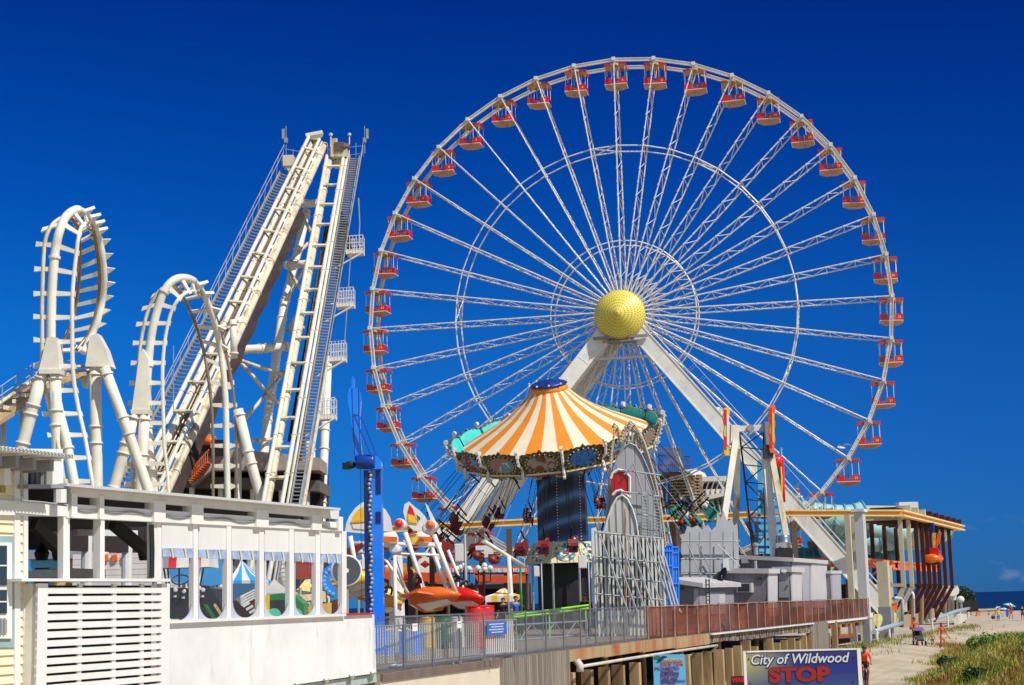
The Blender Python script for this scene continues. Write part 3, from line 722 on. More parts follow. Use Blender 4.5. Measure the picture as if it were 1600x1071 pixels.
lr, tr_ = L1(201, 776, 483, 213), L1(246, 745 + 20, 499, 218)
tL, tR = L1(226, 765, 488, 222, .6, .6), L1(262, 757 + 10, 508, 226, .6, .6)
lt = lift('lift_track', [(lr, .13, CREAM), (tL, .17, CREAM), (tr_, .12, CREAM), (tR, .22, CREAMD), (L1(217, 770, 486, 222, .2, .2), .07, CREAMD), (L1(234, 768, 493, 222, .2, .2), .08, RAILM), (L1(207, 772, 485, 216, .15, .15), .06, RAILM), (L1(241, 766, 496, 219, .3, .3), .06, RAILM), (L1(254, 766, 503, 222, .4, .4), .08, CREAMD)], 120,
          [L1(180, 772, 440, 268), L1(206, 772, 453, 272)], [(lr, tr_), (tr_, tR)],
          [L1(168, 772, 444, 226), L1(171, 772, 443, 238), L1(176, 772, 440, 262)])
DKT = Mt('dark chain trough', '#2b211d', .8, var=.3)  # near-black trough plates: shade between the rails put into the colour
k = MB(); (a, b), (c, d) = L1(229, 768, 490, 222, .9, .9), L1(241, 768, 496, 222, .9, .9); k.ext([a, c, d, b], V((0, .15, 0))); ob('chain_trough', k, DKT, lt)
# triangular brackets and the brown net along the right flank of the lift
k = MB(); n = 30
for i in range(n):
    u = (i + .3) / n; p = tr_[0].lerp(tr_[1], u); q = tR[0].lerp(tR[1], u + .018); r = tR[0].lerp(tR[1], u - .01)
    k.ext([p, q, r], V((0, .12, 0)))
ob('bracket', k, CREAM, lt)
NET = Mt('brown safety net', '#3a2c27', .9, var=.3)
pts = []; n = 26
for i in range(n + 1): u = i / n * .82; pts.append(tR[0].lerp(tR[1], u) + V((.2, .3, 0)))
pts2 = [p + V((.28 + (.16 if i % 2 else 0), .5, -.3)) for i, p in enumerate(pts)]
k = MB(); k.add(pts + pts2, [(i, i + 1, n + 2 + i, n + 1 + i) for i in range(n)]); ob('safety_net', k, NET, lt)
# crest frame of the left tower
k = MB(); q = PP([(478, 212), (480, 208), (504, 206), (503, 210), (498, 218), (484, 218)], Y1); k.ext(q, V((0, .5, 0))); k.beam(at(478, 212, Y1), at(504, 207, Y1), .3, .25); ob('crest_frame', k, CREAM, lt)
k = MB(); k.beam(at(446, 250, Y1), at(460, 270, Y1), 1.0, .6); k.box(at(452, 254, Y1), (.8, 1.2, .8)); ob('drive_unit', k, CREAMD, lt)
# right lift
l2, r2 = L1(410, 790, 511, 243), L1(440, 790, 537, 243)
t2l = L1(417, 790, 516, 244, .5, .5)
lt2 = lift('lift_track', [(l2, .13, CREAM), (t2l, .23, CREAMD), (r2, .13, CREAM), (L1(450, 790, 543, 243, .3, .3), .15, CREAM)], 150,
           [L1(454, 790, 547, 245), L1(468, 790, 562, 246)], [(l2, r2)],
           [L1(472, 790, 567, 226), L1(471, 790, 566, 236), L1(469, 790, 563, 246)])
def on2(xa, ya, xb, yb, d=0.0): f = lambda y: Y0 + (Y1 - Y0) * (790 - y) / 545; return at(xa, ya, f(ya) + d), at(xb, yb, f(yb) + d)
for (c, r_, m_) in ((on2(461, 690, 506, 383, -.1), .09, RAILM), (on2(458, 680, 503, 392, -.1), .08, CREAMD), (on2(467, 720, 511, 388, -.1), .09, RAILM), (on2(470, 720, 514, 388, .0), .08, CREAMD)): k = MB(); k.tube(c[0], c[1], r_, n=6); ob('drive_rail', k, m_, lt2)
k = MB(); (a, b), (c, d) = on2(449, 690, 508, 352, .9), on2(461, 690, 517, 352, .9); k.ext([a, c, d, b], V((0, .15, 0))); ob('chain_trough', k, DKT, lt2)
k = MB(); (a, b), (c, d) = on2(472, 790, 512, 560, .1), on2(477, 790, 514, 560, .1); k.ext([a, c, d, b], V((0, .2, 0))); ob('stair_skirt', k, CREAMD, lt2)
# ladder bay boarding shadows of the upper part are plain dark plates between the rails
k = MB(); q = PP([(522, 250), (540, 248), (538, 256), (521, 258)], Y1 + .3); k.ext(q, V((0, 1.2, 0))); k.box(at(531, 238, Y1), (1.2, .8, .9)); k.box(at(522, 232, Y1), (.5, .5, 1.4)); ob('crest_frame', k, CREAMD, lt2)
k = MB(); k.box(at(530, 231, Y1 - .2), (.7, .6, .7)); k.lathe([(.3, -.4), (.35, 0), (.2, .4)], at(538, 230, Y1 - .2), X, 10); ob('winch', k, BROWN, lt2)
for px, py in ((447, 205), (570, 205)):     # aerials
    k = MB(); p = at(px, py + 35, Y1); k.tube(p, p + Z * 2.1, .03, n=5); k.box(p + Z * 1.5 + X * (-.2 if px < 500 else .2), (.18, .18, .75)); k.box(p + Z * 1.0, (.25, .2, .35)); ob('aerial', k, GALV, lt if px < 500 else lt2)
for px, y0 in ((516, 232), (545, 232)):
    k = MB(); p = at(px, 250, Y1); k.tube(p, at(px + 1, y0 - 18, Y1), .05, n=6); k.lathe([(.12, 0), (.15, .12), (.03, .2)], at(px + 1, y0 - 20, Y1), n=8); ob('mast_lamp', k, WHITE2, lt2)
k = MB()
for z0 in (0, 12): k.tube(at(512, 246 - z0, Y1 + 1), at(568, 240 - z0, Y1 + 1), .025, n=4)
for px in (512, 522, 533, 545, 556, 567): k.tube(at(px, 250 - (px - 512) * .1, Y1 + 1), at(px, 228 - (px - 512) * .1, Y1 + 1), .025, n=4)
ob('handrail', k, GALV, lt2); k = MB()
for z0 in (0, 12): k.tube(at(446, 244 - z0 * .9, Y1), at(468, 248 - z0 * .9, Y1), .025, n=4)
for px in (447, 458, 468): k.tube(at(px, 262, Y1), at(px, 231 + (px - 446) * .2, Y1), .025, n=4)
ob('handrail', k, GALV, lt)
# small side platforms with railings on the right tower
for x0, x1, yb, Yd in ((541, 567, 397, 113), (526, 552, 480, 108), (513, 539, 565, 104), (497, 523, 656, 99)):
    a, b = at(x0, yb, Yd), at(x1, yb - 2, Yd); dp = V((0, 1.1, 0)); k = MB()
    k.hexa([a, b, b + dp, a + dp] + [p + Z * .28 for p in (a, b, b + dp, a + dp)]); pl_ = ob('side_platform', k, CREAM, coast)
    k = MB()
    for z in (.28, .75, 1.25): k.path([a + Z * z, b + Z * z, b + dp + Z * z, a + dp + Z * z], .03, 5, closed=True)
    for i in range(6):
        p = a.lerp(b, i / 5)
        for q in (p, p + dp): k.tube(q, q + Z * 1.25, .025, n=4)
    ob('handrail', k, WHITE2, pl_)
    k = MB(); k.tube(a + Z * .2 - X * .8, a + Z * .2, .06, n=5); k.tube(a - X * .8 - Z * 1.0, b - Z * 0, .06, n=5); ob('bracket', k, CREAM, pl_)
# legs and bracing of the lift towers
column([(479, 330, 121), (464, 400, 119), (443, 480, 116), (420, 640, 112), (402, 800, 108)], 0.31)
column([(512, 560, 116), (507, 690, 113), (502, 800, 111)], 0.31); column([(485, 690, 110), (486, 800, 110)], 0.31)
column([(366, 547, 108), (410, 545, 111), (452, 541, 112)], 0.29); column([(474, 319, 121), (500, 317, 120)], .3); column([(446, 415, 117), (486, 412, 116)], .28)
BRC = [(366, 556, 108, 442, 640, 112), (446, 580, 113, 372, 668, 108), (470, 335, 119, 486, 362, 118), (448, 412, 117, 482, 380, 117), (446, 470, 116, 478, 416, 117), (366, 560, 107, 440, 586, 112), (380, 690, 108, 436, 686, 111), (449, 520, 115, 470, 480, 115), (440, 690, 112, 410, 730, 109), (452, 425, 116, 482, 470, 115), (455, 512, 115, 476, 512, 115)]
for xa, ya, da, xb, yb, db in BRC:
    k = MB(); k.tube(at(xa, ya, da), at(xb, yb, db), .13, n=7); ob('brace', k, CREAMD, coast, smooth=True)
k = MB(); k.path(PP([(560, 310), (562, 350), (560, 385)], 114), .05, 6); ob('conduit', k, GALV, coast); k = MB(); k.path(PP([(548, 395), (543, 470), (538, 540)], 110), .04, 5); ob('conduit', k, GALV, coast)
k = MB(); q = PP([(534, 330), (546, 360), (550, 395), (538, 405), (533, 430), (526, 455), (524, 400)], 114); k.ext(q, V((0, .08, 0))); ob('safety_net', k, NET, coast)
k = MB(); k.tube(at(271, 640, 90), at(271, 540, 90), .03, n=5); ob('aerial', k, GALV, coast)
# station behind the loops: trough slide, deck, orange stair and a parked train
st = thing('coaster_station', 'dark raised coaster station with tan troughs and an orange staircase behind the loops', 'station', at(330, 950, 106))
k = MB(); q = PP([(286, 738), (300, 712), (330, 700), (430, 708), (500, 716), (500, 735), (330, 735), (300, 760)], 106); k.ext(q, V((0, 4, 0))); ob('trough', k, Mt('beige trough', '#a8978a', .6, var=.2), st)
k = MB(); a, b = at(266, 760, 107), at(500, 768, 107); k.hexa([a, b, b + Y * 6, a + Y * 6] + [p + Z * .7 for p in (a, b, b + Y * 6, a + Y * 6)]); ob('station_deck', k, Mt('dim station deck', '#6e665f', .7, var=.25), st)
k = MB(); a, b = at(280, 750, 109), at(500, 752, 109); k.hexa([V((p.x, p.y, DZ)) for p in (a, b, b + Y * 5, a + Y * 5)] + [p + Z * .8 for p in (a, b, b + Y * 5, a + Y * 5)]); ob('under_wall', k, DARK, st)
k = MB()
for i in range(9): p = at(300 + i * 3, 752 - i * 3.4, 105.5); k.box(p, (.3, 1.0, .05)); k.tube(p, p + Z * .8, .025, n=4)
for s in (0, .8): k.tube(at(300, 752, 105.5) + Z * s, at(327, 722, 105.5) + Z * s, .05, n=5)
ob('staircase', k, ORANGE, st)
k = MB(); p = at(328, 690, 106); k.box(p, (.7, 1.0, .5)); k.ball(p + Z * .2, .42, 10, 6, (1, 1, .6)); ob('train_nose', k, ORANGE, st, smooth=True)
k = MB(); k.box(at(322, 702, 106.5), (2.6, 1.6, 1.0)); k.box(at(296, 715, 106.5), (1.2, 1.6, 1.8)); ob('train_body', k, BLACK, st)
for px in (268, 300, 345, 395, 440, 480): k = MB(); p = at(px, 760, 107.5); k.tube(V((p.x, p.y, DZ)), p, .18, n=8); ob('column', k, CREAM, st)
# ================================================================ swing carousel
SY = 95.0; SB = at(880, 955, SY); SB.z = DZ
sw = thing('swing_carousel', 'tilted swing carousel with orange and white striped canopy and painted cornice', 'carousel', SB)
SC = at(869, 690, SY)
SU = V((-.115, -.30, 1)).normalized(); SX = (X - SU * SU.x).normalized(); SYv = SU.cross(SX)
def sp_(a, r, h): return SC + (SX * sin(a) - SYv * cos(a)) * r + SU * h     # a = 0 faces the viewer
NB = 16; CR = 5.35
STRO = Mt('orange canvas', '#ea8a1e', .7, var=.05); STRW = Mt('cream canvas', '#e9dabd', .7, var=.05)
prof = [(CR, .3), (CR * .84, .72), (CR * .66, 1.2), (CR * .48, 1.75), (CR * .32, 2.38), (CR * .2, 3.0)]
k = MB(); m = 34; sub = 2
for i in range(m):
    k.cur = i % 2
    for s in range(sub):
        a, b = 2 * pi * (i + s / sub) / m, 2 * pi * (i + (s + 1) / sub) / m
        for (r0, h0), (r1, h1) in zip(prof, prof[1:]): k.add([sp_(a, r0, h0), sp_(b, r0, h0), sp_(b, r1, h1), sp_(a, r1, h1)], [(0, 1, 2, 3)])
ob('canopy', k, [STRO, STRW], sw)
k = MB(); k.lathe([(CR * .205, 2.92), (CR * .2, 3.15), (CR * .19, 3.27)], SC, SU, 24); ob('canopy_collar', k, STRO, sw, smooth=True)
k = MB(); k.lathe([(.2, 3.25), (1.02, 3.28), (1.1, 3.34), (.95, 3.44), (.55, 3.56), (.12, 3.62)], SC, SU, 24); cap = ob('cap', k, Mt('dark blue cap', '#173a86', .4, var=.6, scale=4), sw, smooth=True)
k = MB()
for j in range(10): p = SC + SX * (1.15 * sin(j * .628)) - SYv * (1.15 * cos(j * .628)) + SU * 3.44; k.ball(p, .06, 6, 4)
ob('bulb', k, WHITE, cap)
# painted cornice boards, each with crest, picture and soffit
def picture(name, cs, scale=1.6):
    m, t, p = base(name, .5)
    tc = nn(t, 'ShaderNodeTexCoord'); ns = nn(t, 'ShaderNodeTexNoise'); ns.inputs['Scale'].default_value = scale; ns.inputs['Detail'].default_value = 3; ns.inputs['Distortion'].default_value = 1.2
    t.links.new(tc.outputs['Object'], ns.inputs[0]); r = nn(t, 'ShaderNodeValToRGB'); r.color_ramp.interpolation = 'EASE'
    while len(r.color_ramp.elements) < len(cs): r.color_ramp.elements.new(.5)
    for i, c in enumerate(cs): r.color_ramp.elements[i].position = .3 + .4 * i / (len(cs) - 1); r.color_ramp.elements[i].color = (*lin(c), 1)
    t.links.new(ns.outputs[0], r.inputs[0]); t.links.new(r.outputs[0], p.inputs['Base Color']); return m
PICS = [picture('painted sea view', ['#2f77b8', '#7cb6dc', '#a94a34', '#5a4a44', '#e4e0d0']), picture('painted blue scene', ['#184c96', '#3f86cc', '#1c4f9a', '#8fb9d8']), picture('painted pier scene', ['#3a2c28', '#7c4a34', '#a9a090', '#3a5a78']), picture('painted bather', ['#8f9096', '#c9745a', '#4fa3a8', '#e8ddd0'])]
GILT = Mt('dark gilt scrollwork', '#2f2a20', .5, var=.6, scale=9, c2='#8f8058', lo=.42, hi=.64); GILTL = Mt('cream moulding', '#d9caa0', .5, var=.15)
TURQ = Mt('turquoise board back', '#3fd0c8', .6, var=.12, scale=2); PINKW = Mt('scroll white', '#e9e2d4', .5)
SOF = Mt('brown painted soffit', '#8a6a48', .6, var=.35, scale=1.5)
BOFF = pi / NB * 1.15
for i in range(NB):
    a0, a1 = 2 * pi * i / NB - pi / NB + BOFF + .012, 2 * pi * (i + 1) / NB - pi / NB + BOFF - .012; am = (a0 + a1) / 2
    rt, rb = CR + .85, CR + .3; ht, hb = .72, -.62
    def bp(u, v, o=0.0):
        a = a0 + (a1 - a0) * u; r = rb + (rt - rb) * v + o
        # flat board: chord between the two ends
        p0, p1 = sp_(a0, r, 0), sp_(a1, r, 0); return p0.lerp(p1, u) + SU * (hb + (ht - hb) * v)
    n = 14; top = [bp(1 - j / n, .9 + .08 * sin(pi * j / n) + .05 * (j % 2) + (.09 if j == 7 else 0)) for j in range(n + 1)]
    inw = (sp_(am, 0, 0) - sp_(am, 1, 0))
    k = MB(); k.ext([bp(0, 0), bp(1, 0)] + top, inw * .1); bd = ob('cornice_board', k, GILT, sw)
    k = MB(); k.ext([p + inw * .12 for p in [bp(.02, .05), bp(.98, .05)] + [bp(.98 - .96 * j / n, .84 + .14 * sin(pi * j / n) + .03 * (j % 2)) for j in range(n + 1)]], inw * .03); ob('board_back', k, TURQ, bd)
    k = MB(); oval = [bp(.5 + .36 * cos(2 * pi * j / 20), .5 + .36 * sin(2 * pi * j / 20)) - inw * .02 for j in range(20)]; k.ext(oval, -inw * .03); ob('painted_picture', k, PICS[(i * 3 + 1) % 4], bd)
    k = MB(); 
    for j in range(20): k.ball(bp(.5 + .4 * cos(2 * pi * j / 20), .5 + .41 * sin(2 * pi * j / 20), .04), .045, 5, 3)
    k.beam(bp(.03, .04) - inw * .05, bp(.97, .04) - inw * .05, .1, .1); ob('moulding', k, GILTL, bd)
    k = MB()        # scroll-ended rib with bulbs between boards
    c = [(rt + .06, ht + .1), (rt + .12, ht - .05), (rt - .02, .1), (rb + .02, -.2), (rb + .16, -.62), (rb + .1, -.85)]
    tg = sp_(a0, 1, 0).cross(SU).normalized(); tg = (sp_(a0 + .01, 5, 0) - sp_(a0 - .01, 5, 0)).normalized()
    k.path([sp_(a0 - .012, r, h) for r, h in c], .085, 6)
    for r, h in c[:1] + c[-1:]: k.lathe([(.13, -.08), (.13, .08)], sp_(a0 - .012, r, h), tg, 10)
    rb_ = ob('rib', k, PINKW, sw); k = MB()
    for j in range(9): q = resample([sp_(a0 - .012, r + .13, h) for r, h in c], 9)[j]; k.ball(q, .04, 5, 3)
    ob('bulb', k, WHITE, rb_)
lettering('lettering', 'WILDWOOD', .3, (lambda i: sp_(2 * pi * (i + .5) / NB - pi / NB + BOFF, CR + .38, .1))(NB - 1), (lambda a: (sp_(a + .01, 5, 0) - sp_(a - .01, 5, 0)))(2 * pi * (NB - .5) / NB - pi / NB + BOFF), SU, WHITE2, sw, width=.95)
k = MB(); k.lathe([(CR + .2, -.62), (CR - .1, -.78), (CR * .62, -1.25), (CR * .3, -1.35), (.2, -1.35)], SC, SU, 32); k.cur = 1
for i in range(24):
    a = 2 * pi * i / 24; k.path([sp_(a - .05, CR * .97, -.86), sp_(a, CR * .8, -1.12), sp_(a + .05, CR * .97, -.86)], .05, 5)
ob('soffit', k, [SOF, GILTL], sw)
# column wrapped with painted waves
m, t, p = base('painted night waves', .4)
tc = nn(t, 'ShaderNodeTexCoord'); mpw = nn(t, 'ShaderNodeMapping'); mpw.inputs['Rotation'].default_value = (.25, .35, 0); wv = nn(t, 'ShaderNodeTexWave', bands_direction='Z'); wv.inputs['Scale'].default_value = .28; wv.inputs['Distortion'].default_value = 5.5; wv.inputs['Detail'].default_value = 3; wv.inputs['Detail Scale'].default_value = .35
t.links.new(tc.outputs['Object'], mpw.inputs[0]); t.links.new(mpw.outputs[0], wv.inputs[0]); r = nn(t, 'ShaderNodeValToRGB')
for po, c in ((.0, '#0a1430'), (.5, '#10295e'), (.8, '#1c5592')): 
    e = r.color_ramp.elements.new(po); e.color = (*lin(c), 1)
r.color_ramp.elements[-1].color = (*lin('#4f7ca8'), 1); t.links.new(wv.outputs[0], r.inputs[0]); t.links.new(r.outputs[0], p.inputs['Base Color'])
CB = at(880, 848, SY); CT = SC - SU * 1.2
cx = V((CB.x, CB.y, 0)); ctop = CT.z
k = MB(); k.lathe([(1.46, CB.z), (1.42, ctop - .3), (1.0, ctop + 1.2)], cx, Z, 10); colm = ob('column', k, m, sw)
k = MB()
for i in range(10):
    a = 2 * pi * i / 10
    d = Z.orthogonal(); x = d; y = Z.cross(d)
    for j in range(26): h = CB.z + (ctop - .3 - CB.z) * (j + .5) / 26; k.ball(cx + (x * cos(a) + y * sin(a)) * 1.5 + Z * h, .035, 5, 3)
ob('bulb', k, WHITE, colm)
# housing below: painted flared panels over a dark machinery ring
z1, z0 = CB.z, at(880, 881, SY).z
PAINT = Mt('cream painted panel', '#d9cf9f', .5, var=.06); SCR = Mt('turquoise scrollwork', '#58a7bd', .5, var=.5, scale=5, c2='#e6dfc0', lo=.45, hi=.55)
for i in range(8):
    a0, a1 = 2 * pi * i / 8 + .42, 2 * pi * (i + 1) / 8 + .42
    def hp(a, r, z): return cx + V((sin(a) * r, -cos(a) * r, z))
    q = [hp(a0 + .02, 2.35, z0), hp(a1 - .02, 2.35, z0), hp(a1 - .02, 1.75, z1), hp(a0 + .02, 1.75, z1)]
    inw = hp((a0 + a1) / 2, -1, 0) - cx; k = MB(); k.ext(q, inw * .1); pn = ob('housing_panel', k, PAINT, sw)
    c = sum(q, V((0, 0, 0))) / 4; u = (q[1] - q[0]).normalized(); v = ((q[3] + q[2]) / 2 - (q[0] + q[1]) / 2).normalized()
    for name, rx, ry, mt, o in (('scrollwork', .62, .55, SCR, .02), ('medallion', .36, .24, WHITE2, .05), ('seashell', .16, .11, BROWN, .08)):
        k = MB(); k.ext([c + u * rx * cos(j * pi / 8) + v * ry * sin(j * pi / 8) - inw * o for j in range(16)], -inw * .03); ob(name, k, mt, pn)
    k = MB()
    for j in range(9): k.ball(q[0].lerp(q[3], j / 8) - inw * .05, .05, 5, 3)
    ob('bulb', k, WHITE, pn)
k = MB(); k.lathe([(2.3, DZ), (2.3, DZ + .9), (1.5, DZ + 1.0), (1.5, z0)], cx, Z, 16); ob('machinery_ring', k, Mt('black machinery', '#17171a', .6, var=.4, scale=2), sw)
k = MB()
for i in range(40): a = 2 * pi * i / 40; q = cx + V((sin(a) * 4.6, -cos(a) * 4.6, DZ)); k.tube(q, q + Z * 1.05, .03, n=4)
for z in (.55, 1.05): k.path([cx + V((sin(2 * pi * i / 40) * 4.6, -cos(2 * pi * i / 40) * 4.6, DZ + z)) for i in range(40)], .03, 5, closed=True)
ob('ride_fence', k, Mt('dark ride fence', '#2b2e33', .5, .4), sw)
k = MB()
for a in (-.9, -.3, .35, 1.0): q = cx + V((sin(a) * 2.3, -cos(a) * 2.3, DZ)); k.tube(q, V((q.x, q.y, z0)), .07, n=6)
ob('housing_post', k, GALV, sw)
# swings on their long chains, thrown outwards by the turning
SEATR = Mt('dark red seat', '#7d1a18', .5, var=.2); SEATG = Mt('sea green seat', '#1f8f78', .5, var=.2)
CHAIN = Mt('dark chain', '#26282c', .4, .6)
NSW = 34
def swing_proto(): 
    g = thing('chain_swing', 'x', 'swing', (0, 0, 0), 'swings flying out from the striped carousel')
    k = MB()
    for s in (-.28, .28):
        for y in (-.22, .22): k.tube(V((s, y, 0)), V((s * .9, y, 1.0)), .02, n=4)
    k.tube(V((-.55, 0, 1.0)), V((.55, 0, 1.0)), .05, n=5)
    for s in (-.5, .5): k.tube(V((s, 0, 1.0)), V((s * .95, 0, 5.3)), .018, n=4)
    k.tube(V((-.6, 0, 5.3)), V((.6, 0, 5.3)), .045, n=5)
    ob('chain', k, CHAIN, g, True)
    k = MB(); k.box((0, 0, .0), (.6, .5, .08)); k.box((0, .26, .3), (.6, .08, .6)); k.box((-.32, 0, .2), (.06, .5, .3)); k.box((.32, 0, .2), (.06, .5, .3)); ob('seat', k, SEATR, g, True)
    return g
swp = swing_proto()
swings = []
for i in range(NSW):
    a = 2 * pi * (i + .3) / NSW
    hang = sp_(a, CR - (.1 if i % 2 else 1.1), -.95)
    rad = (sp_(a, 1, 0) - SC).normalized(); rad.z = 0; rad.normalize(); tang = Z.cross(rad)
    ang = radians(42 if i % 2 else 37); d = (Z * cos(ang) - rad * sin(ang))     # from seat up to the hanger
    Lc = 5.3
    o = hang - d * Lc
    g = swp if i == 0 else dup(swp)
    fx = tang; x_ = rad * cos(ang) + Z * sin(ang); x_ = d.cross(fx * -1)
    M3 = Matrix((x_.normalized(), d.cross(x_.normalized()), d)).transposed()
    g.rotation_euler = M3.to_euler(); g.location = o
    green = sin(a) > .35
    swings.append((i, a, o, M3, g, green))
g0 = [s for s in swings if s[5]][0]
kk = KIDS[g0[4].name]; seat_o = [q for q in kk if q.name.startswith('seat')][0]
me2 = seat_o.data.copy(); me2.materials.clear(); me2.materials.append(SEATG)
order = sorted(swings, key=lambda s: sin(s[1]))
il = ir = 0
WORD = ['first', 'second', 'third', 'fourth', 'fifth', 'sixth', 'seventh', 'eighth', 'ninth', 'tenth', 'eleventh', 'twelfth', 'thirteenth', 'fourteenth', 'fifteenth', 'sixteenth', 'seventeenth', 'eighteenth', 'nineteenth', 'twentieth', 'twenty first', 'twenty second', 'twenty third', 'twenty fourth']
for s in sorted(swings, key=lambda s: s[2].x):
    if s[5]:
        for q in KIDS[s[4].name]:
            if q.name.startswith('seat'): q.data = me2
        ir += 1; s[4]['label'] = f'sea green swing on chains, {WORD[ir - 1]} green one outwards from the carousel column'
    else:
        il += 1; s[4]['label'] = f'dark red swing on chains, {WORD[il - 1]} red one inwards from the wheel rim'
# ================================================================ white pavilion and yellow house along the pier edge
A0 = at(590, 1050, 36.7)
def pv(px, py, off=0.0): return onp(px, py, A0 + N * off, N)
def slab(mb, pix, off=0.0, th=.1): return mb.ext([pv(x, y, off) for x, y in pix], -N * th)
pav = thing('pavilion', 'long white open pavilion with clear roll-down curtain windows on the pier edge', 'pavilion', V((pv(330, 1000).x, pv(330, 1000).y, DZ)))
def yr(px): return 755 + (px - 104) * .0915           # roof edge
def yf(px): return 788 + (px - 261) * .0875           # fascia foot
def yb0(px): return 798 + (px - 261) * .068           # beam top
def yb1(px): return 816 + (px - 248) * .05            # beam foot
def yh(px): return 973 - (px - 265) * .04             # half wall top
CURT = Mt('white canvas curtain', '#dddbd5', .7, var=.05, scale=2.5, bump=.5, stretch=(1, 1, .15))
VINYL, vt, vp = base('clear vinyl', .08, 0, .2); vp.inputs['Base Color'].default_value = (.5, .56, .66, 1); see(VINYL, .025)
ROOFM = planks('white corrugated roof', '#c9c9c6', E, .08, .3, .05, gapc=(.5, .5, .5))
DEPTH = 8.5
k = MB(); a, b = pv(104, yr(104), .35), pv(532, yr(532), .35); zz = (a.z + b.z) / 2; a.z = b.z = zz
k.hexa([a - Z * .045, b - Z * .045, b - N * DEPTH - Z * .0, a - N * DEPTH - Z * .0, a, b, b - N * DEPTH + Z * .1, a - N * DEPTH + Z * .1]); ob('roof', k, ROOFM, pav)
k = MB(); slab(k, [(110, yr(110) + 2), (530, yr(530) + 2), (529, yf(529)), (110, yf(110))], .1, .1); ob('fascia', k, WHITE2, pav)
k = MB(); slab(k, [(104, yb0(104)), (535, yb0(535)), (535, yb1(535)), (104, yb1(104))], .06, .18); ob('beam', k, WHITE, pav)
k = MB()
pts = []
for i in range(60): px = 120 + i * 7; pts.append(pv(px, yb0(px) + 8 + 1.6 * sin(i * .9) + 1.2 * sin(i * .37), .075))
k.path(pts, .018, 5); ob('cable', k, GREYP, pav)
for a_, b_ in ((112, 121), (156, 163), (241, 259), (300, 318), (401, 420), (488, 503), (529, 536)):
    k = MB(); slab(k, [(a_, yf(a_) - 4), (b_, yf(b_) - 4), (b_, yb1(b_)), (a_, yb1(a_))], .12, .2); ob('bracket', k, WHITE, pav)
pan = (249, 306, 358, 409, 456, 497, 538)
# posts of the curtained part and curtain panels with windows
for px in pan[1:] + (249,):
    k = MB(); slab(k, [(px - 3.5, yb1(px)), (px + 3.5, yb1(px)), (px + 3.5, yh(px)), (px - 3.5, yh(px))], .05, .1); ob('post', k, WHITE, pav)
for p0, p1 in zip(pan, pan[1:]):
    l, r = p0 + 4, p1 - 4; t0 = 857 + (p0 - 252) * .035; bot = yh(p0) - 2; w = r - l
    k = MB(); slab(k, [(l, yb1(l)), (r, yb1(r)), (r, t0 + 1), (l, t0)], .02, .02); cu_ = ob('curtain', k, CURT, pav)
    # lower corners of the canvas frame, rounded
    k = MB(); rad = w * .42
    for sx in (0, 1):
        xc = l if sx == 0 else r; s = 1 if sx == 0 else -1
        q = [(xc, bot)] + [(xc + s * (rad - rad * sin(j * pi / 16) ), bot - 2.5 - (rad * 1.5) * (1 - cos(j * pi / 16))) for j in range(9)]
        q = [(xc, bot)] + [(xc + s * (2 + (rad) * (1 - sin(j * pi / 16))), bot - 2 - (rad * 1.3) * (1 - cos(j * pi / 16))) for j in range(9)] + [(xc, bot - 2 - rad * 1.3)]
        slab(k, q, .015, .02)
    slab(k, [(l, bot - 2), (r, bot - 2), (r, bot + 1), (l, bot + 1)], .02, .02); slab(k, [(l, t0), (l + 1.6, t0), (l + 1.6, bot - 2), (l, bot - 2)], .018, .02); slab(k, [(r - 1.6, t0), (r, t0), (r, bot - 2), (r - 1.6, bot - 2)], .018, .02)
    ob('window_edging', k, Mt('vinyl edging', '#b9bcc6', .4) if p0 == pan[0] else bpy.data.materials['vinyl edging'], cu_)
    k = MB(); slab(k, [(l, t0), (r, t0), (r, bot), (l, bot)], .0, .008); ob('window_pane', k, VINYL, cu_)
    k = MB(); slab(k, [(l + 1, t0), (r - 1, t0), (r - 1, t0 + 15), (l + 1, t0 + 13)], .04, .05); ob('rolled_flap', k, see(Mt('rolled blue vinyl', '#b4c5e6', .2, var=.35, scale=7), .66) if p0 == pan[0] else bpy.data.materials['rolled blue vinyl'], cu_)
    k = MB()
    for f in (.3, .72): x = l + w * f; k.path([pv(x, t0 - 1, .06), pv(x + 2, t0 + 8, .06), pv(x + 3, t0 + 15, .06)], .018, 4)
    ob('strap', k, WHITE, cu_)
# half wall below with rail: stretched white canvas, slack vertical creases
WALLP = worn('white wall canvas', '#e4e2dd', '#c2beb4', .58, .65, 1.3); _t = WALLP.node_tree; _o, _h, _ = col_noise(_t, [.5, .5, .5], .2, 2.2, stretch=(1, 1, .12)); _b = nn(_t, 'ShaderNodeBump'); _b.inputs['Strength'].default_value = .55; _b.inputs['Distance'].default_value = .06; _t.links.new(_h, _b.inputs['Height']); _t.links.new(_b.outputs[0], _t.nodes['Principled BSDF'].inputs['Normal'])
k = MB(); slab(k, [(262, yh(262)), (584, yh(584)), (588, 1052), (462, 1070), (262, 1100)], .12, .12); ob('half_wall', k, WALLP, pav)
k = MB(); slab(k, [(262, yh(262) - 3), (541, yh(541) - 2.5), (541, yh(541) + 1), (262, yh(262) + 1.5)], .2, .3); ob('sill', k, WHITE, pav)
k = MB(); slab(k, [(541, yh(541) - 3), (585, yh(585) - 2.5), (585, yh(585) + .2), (541, yh(541) + .2)], .18, .3); ob('red_rail', k, Mt('red rail paint', '#c22026', .4), pav)
k = MB(); c = pv(585, 962, .12); k.ext([c - Z * 0, c - N * 3, c - N * 3 - Z * 1.3, c - Z * 1.3], -E * .1); ob('end_wall', k, WHITE2, pav)
k = MB(); slab(k, [(440, 1074), (588, 1054), (589, 1066), (440, 1090)], .05, .2); ob('base_board', k, Mt('grey green base board', '#a9b3ac', .6), pav)
